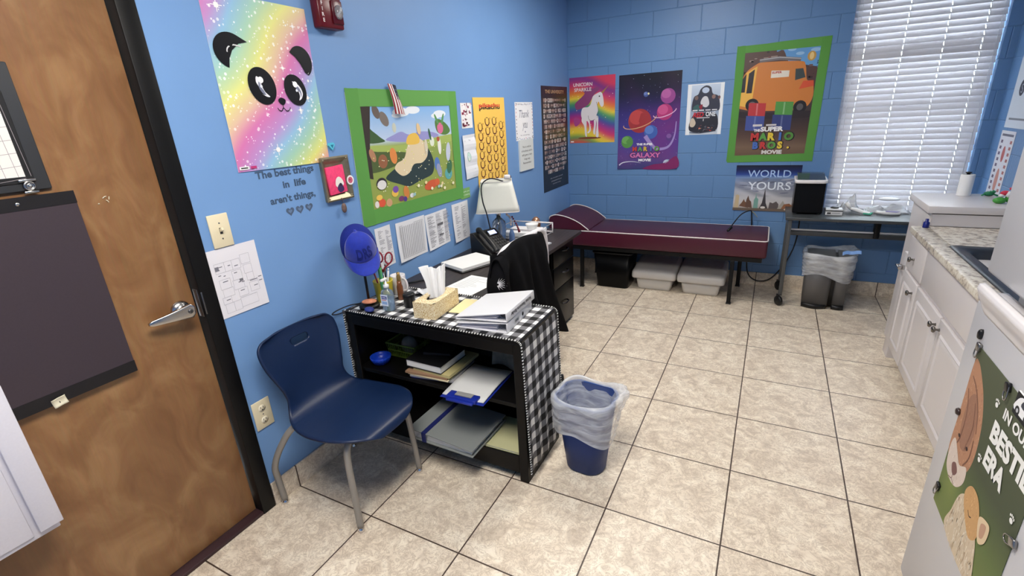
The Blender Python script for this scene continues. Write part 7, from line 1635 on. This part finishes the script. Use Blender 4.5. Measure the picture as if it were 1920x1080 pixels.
# pet poster
PW, PH = 0.430, 0.520
A = Art(PW, PH, (FX-0.0008, 0.003, 0.450), FU, FV, edge=(78, 88, 60))
A.grad(lambda u, v: mixc(rampc([(0, (116, 128, 70)), (0.25, (96, 112, 62)), (0.5, (70, 78, 56)), (1, (82, 88, 66))], v), (150, 160, 84), max(0, .6-3*sqrt((u-.18)**2+(v-.25)**2))), 16, 20)
def fur(pts, c, k=5, hair=None, n=0, sd=1, spread=0.02, wd=0.006):
    A.blob(pts, c, k)
    if hair:
        A.up(); r2 = random.Random(sd); us = [p[0] for p in pts]; vs = [p[1] for p in pts]
        for _ in range(n):
            u, v = r2.uniform(min(us), max(us)), r2.uniform(min(vs), max(vs))
            # inside test
            ins = False; j = len(pts)-1
            for i in range(len(pts)):
                if (pts[i][1] > v) != (pts[j][1] > v) and u < (pts[j][0]-pts[i][0])*(v-pts[i][1])/(pts[j][1]-pts[i][1]+1e-9)+pts[i][0]: ins = not ins
                j = i
            if ins: l = r2.uniform(.4, 1)*spread; d = r2.uniform(-.6, .6); A.stroke([(u, v), (u+l*sin(d)*.6, v-l)], [wd, 0.001], r2.choice(hair), same=True)
        A.up()
# puppy: wrinkled brown head above, pale muzzle, pale paws
fur([(0.0, 0.62), (0.0, 0.90), (0.06, 0.93), (0.16, 0.88), (0.26, 0.80), (0.34, 0.68), (0.37, 0.52), (0.33, 0.40), (0.22, 0.34), (0.10, 0.32), (0.0, 0.36)], (178, 130, 100), 5, ((196, 150, 118), (150, 104, 80), (206, 164, 134)), 240, 2)
fur([(0.08, 0.72), (0.16, 0.78), (0.24, 0.72), (0.28, 0.60), (0.24, 0.48), (0.14, 0.46), (0.08, 0.56)], (154, 112, 90), 5, ((140, 98, 80), (172, 126, 100)), 70, 3)
for pts in ([(0.04, 0.84), (0.14, 0.80), (0.24, 0.72), (0.30, 0.62)], [(0.03, 0.76), (0.10, 0.66), (0.12, 0.52), (0.08, 0.42)], [(0.18, 0.74), (0.24, 0.62), (0.22, 0.48)], [(0.30, 0.58), (0.31, 0.48), (0.26, 0.40)]): A.stroke(pts, 0.010, (126, 86, 70), smooth=5)
fur([(0.02, 0.40), (0.06, 0.46), (0.14, 0.42), (0.22, 0.38), (0.32, 0.42), (0.34, 0.34), (0.26, 0.26), (0.14, 0.24), (0.04, 0.28)], (214, 198, 186), 5, ((230, 220, 212), (196, 176, 162)), 60, 4)
A.blob([(0.12, 0.33), (0.17, 0.36), (0.22, 0.33), (0.19, 0.29), (0.15, 0.29)], (120, 84, 80)); A.stroke([(0.17, 0.29), (0.17, 0.26), (0.12, 0.245)], 0.006, (110, 80, 76), smooth=4); A.stroke([(0.17, 0.26), (0.22, 0.25)], 0.006, (110, 80, 76)); A.ell(0.10, 0.50, 0.016, 0.012, (60, 40, 36)); A.ell(0.25, 0.50, 0.016, 0.012, (60, 40, 36))
# kitten: pale fluffy coat, ginger face patch, upright ear
fur([(0.28, 0.0), (0.30, 0.14), (0.34, 0.26), (0.42, 0.32), (0.52, 0.33), (0.64, 0.26), (0.72, 0.16), (0.74, 0.0)], (208, 190, 164), 5, ((236, 226, 208), (190, 166, 136), (222, 206, 182)), 260, 5, 0.05, 0.008)
fur([(0.40, 0.34), (0.46, 0.40), (0.56, 0.40), (0.64, 0.34), (0.68, 0.24), (0.60, 0.18), (0.50, 0.22), (0.42, 0.28)], (202, 158, 106), 5, ((222, 182, 130), (184, 138, 90)), 70, 6)
A.blob([(0.64, 0.34), (0.74, 0.38), (0.78, 0.36), (0.77, 0.28), (0.70, 0.24)], (220, 196, 160)); A.blob([(0.68, 0.33), (0.74, 0.355), (0.74, 0.29), (0.70, 0.27)], (190, 150, 124)); A.stroke([(0.50, 0.28), (0.53, 0.265), (0.56, 0.275)], 0.007, (70, 50, 40), smooth=3)
WH = (236, 236, 232)
A.text('IN OUR', 0.70, 0.845, 0.050, WH, wid=0.33, bold=0.035); A.text('BESTIE', 0.72, 0.700, 0.095, WH, wid=0.50, bold=0.05); A.text('ERA', 0.62, 0.565, 0.095, WH, wid=0.27, bold=0.05)
for u, v in ((0.435, 0.86), (0.44, 0.55), (0.93, 0.54)):
    A.ell(u, v, 0.018, 0.015, WH); [A.ell(u-0.021+0.014*i, v+0.019+0.005*(i in (1, 2)), 0.006, 0.008, WH, n=10) for i in range(4)]
A.build('pet_poster', PAPER, label='green poster of a puppy and a kitten, clipped to the fridge door', cat='poster')
# magnets and clips
mat('magnet_black', (24, 24, 26), 0.3); mat('clip_metal', (150, 148, 146), 0.25, 0.9)
put('round_magnet', MB().at(Matrix.Translation((FX, 0.012, 1.000)) @ Matrix.Rotation(-pi/2, 4, 'Y')).lathe([(0.011, 0), (0.011, 0.006), (0.008, 0.009), (0, 0.009)], n=20, sy=0.75, sx=1.35), 'magnet_black', 'oval black magnet on the fridge door just above the pet poster', 'magnet')
def clipm(y, z, lab, a=0.0, blk=True):
    t = thing('magnet_clip', lab, 'magnet', (FX, y, z), 0, 'clips holding the pet poster')
    MB().at(Matrix.Rotation(a, 4, 'X')).box(-0.010, -0.010, -0.004, -0.0012, 0.010, 0.020, 0.003).build('magnet_base', 'magnet_black' if blk else 'clip_metal', t)
    MB().at(Matrix.Rotation(a, 4, 'X')).tube(smooth_path([(-0.006, -0.008, 0.018), (-0.009, -0.009, -0.014), (-0.009, 0.0, -0.024), (-0.009, 0.009, -0.014), (-0.006, 0.008, 0.018)], 5), 0.0016, 6).build('wire_loop', 'clip_metal', t)
clipm(-0.006, 0.962, 'wire clip magnet at the top corner of the pet poster', 0, False)
clipm(-0.012, 0.500, 'black clip magnet low on the free edge of the pet poster', 0.2)
clipm(-0.215, 0.955, 'clear and black clip magnet on the top edge of the pet poster', -0.3)
clipm(-0.425, 0.70, 'silver clip magnet on the near edge of the pet poster', 1.2, False)
put('button_magnet', MB().at(Matrix.Translation((FX-0.0016, 0.004, 0.760)) @ Matrix.Rotation(-pi/2, 4, 'Y')).lathe([(0.010, 0), (0.011, 0.003), (0.008, 0.008), (0, 0.009)], n=18), mat('magnet_brown', (52, 38, 36), 0.3), 'small round brown magnet halfway down the pet poster edge', 'magnet')
A = Art(0.085, 0.055, (FX-0.0022, -0.262, 0.928), FU, FV, t=0.004, edge=(232, 232, 230)); A.rect(.0, .0, 1, 1, (20, 20, 24)); A.blob([(.05, .2), (.08, .6), (.3, .9), (.7, .92), (.95, .55), (.95, .2)], (236, 236, 238), 3); A.blob([(.36, .55), (.42, .82), (.66, .84), (.74, .55)], (60, 62, 72), 3); A.ell(.24, .26, .13, col=(30, 30, 34)); A.ell(.24, .26, .06, col=(190, 190, 196)); A.ell(.76, .26, .13, col=(30, 30, 34)); A.ell(.76, .26, .06, col=(190, 190, 196))
A.build('car_magnet', PAPER, label='small black and white car shaped magnet over the pet poster top edge', cat='magnet')
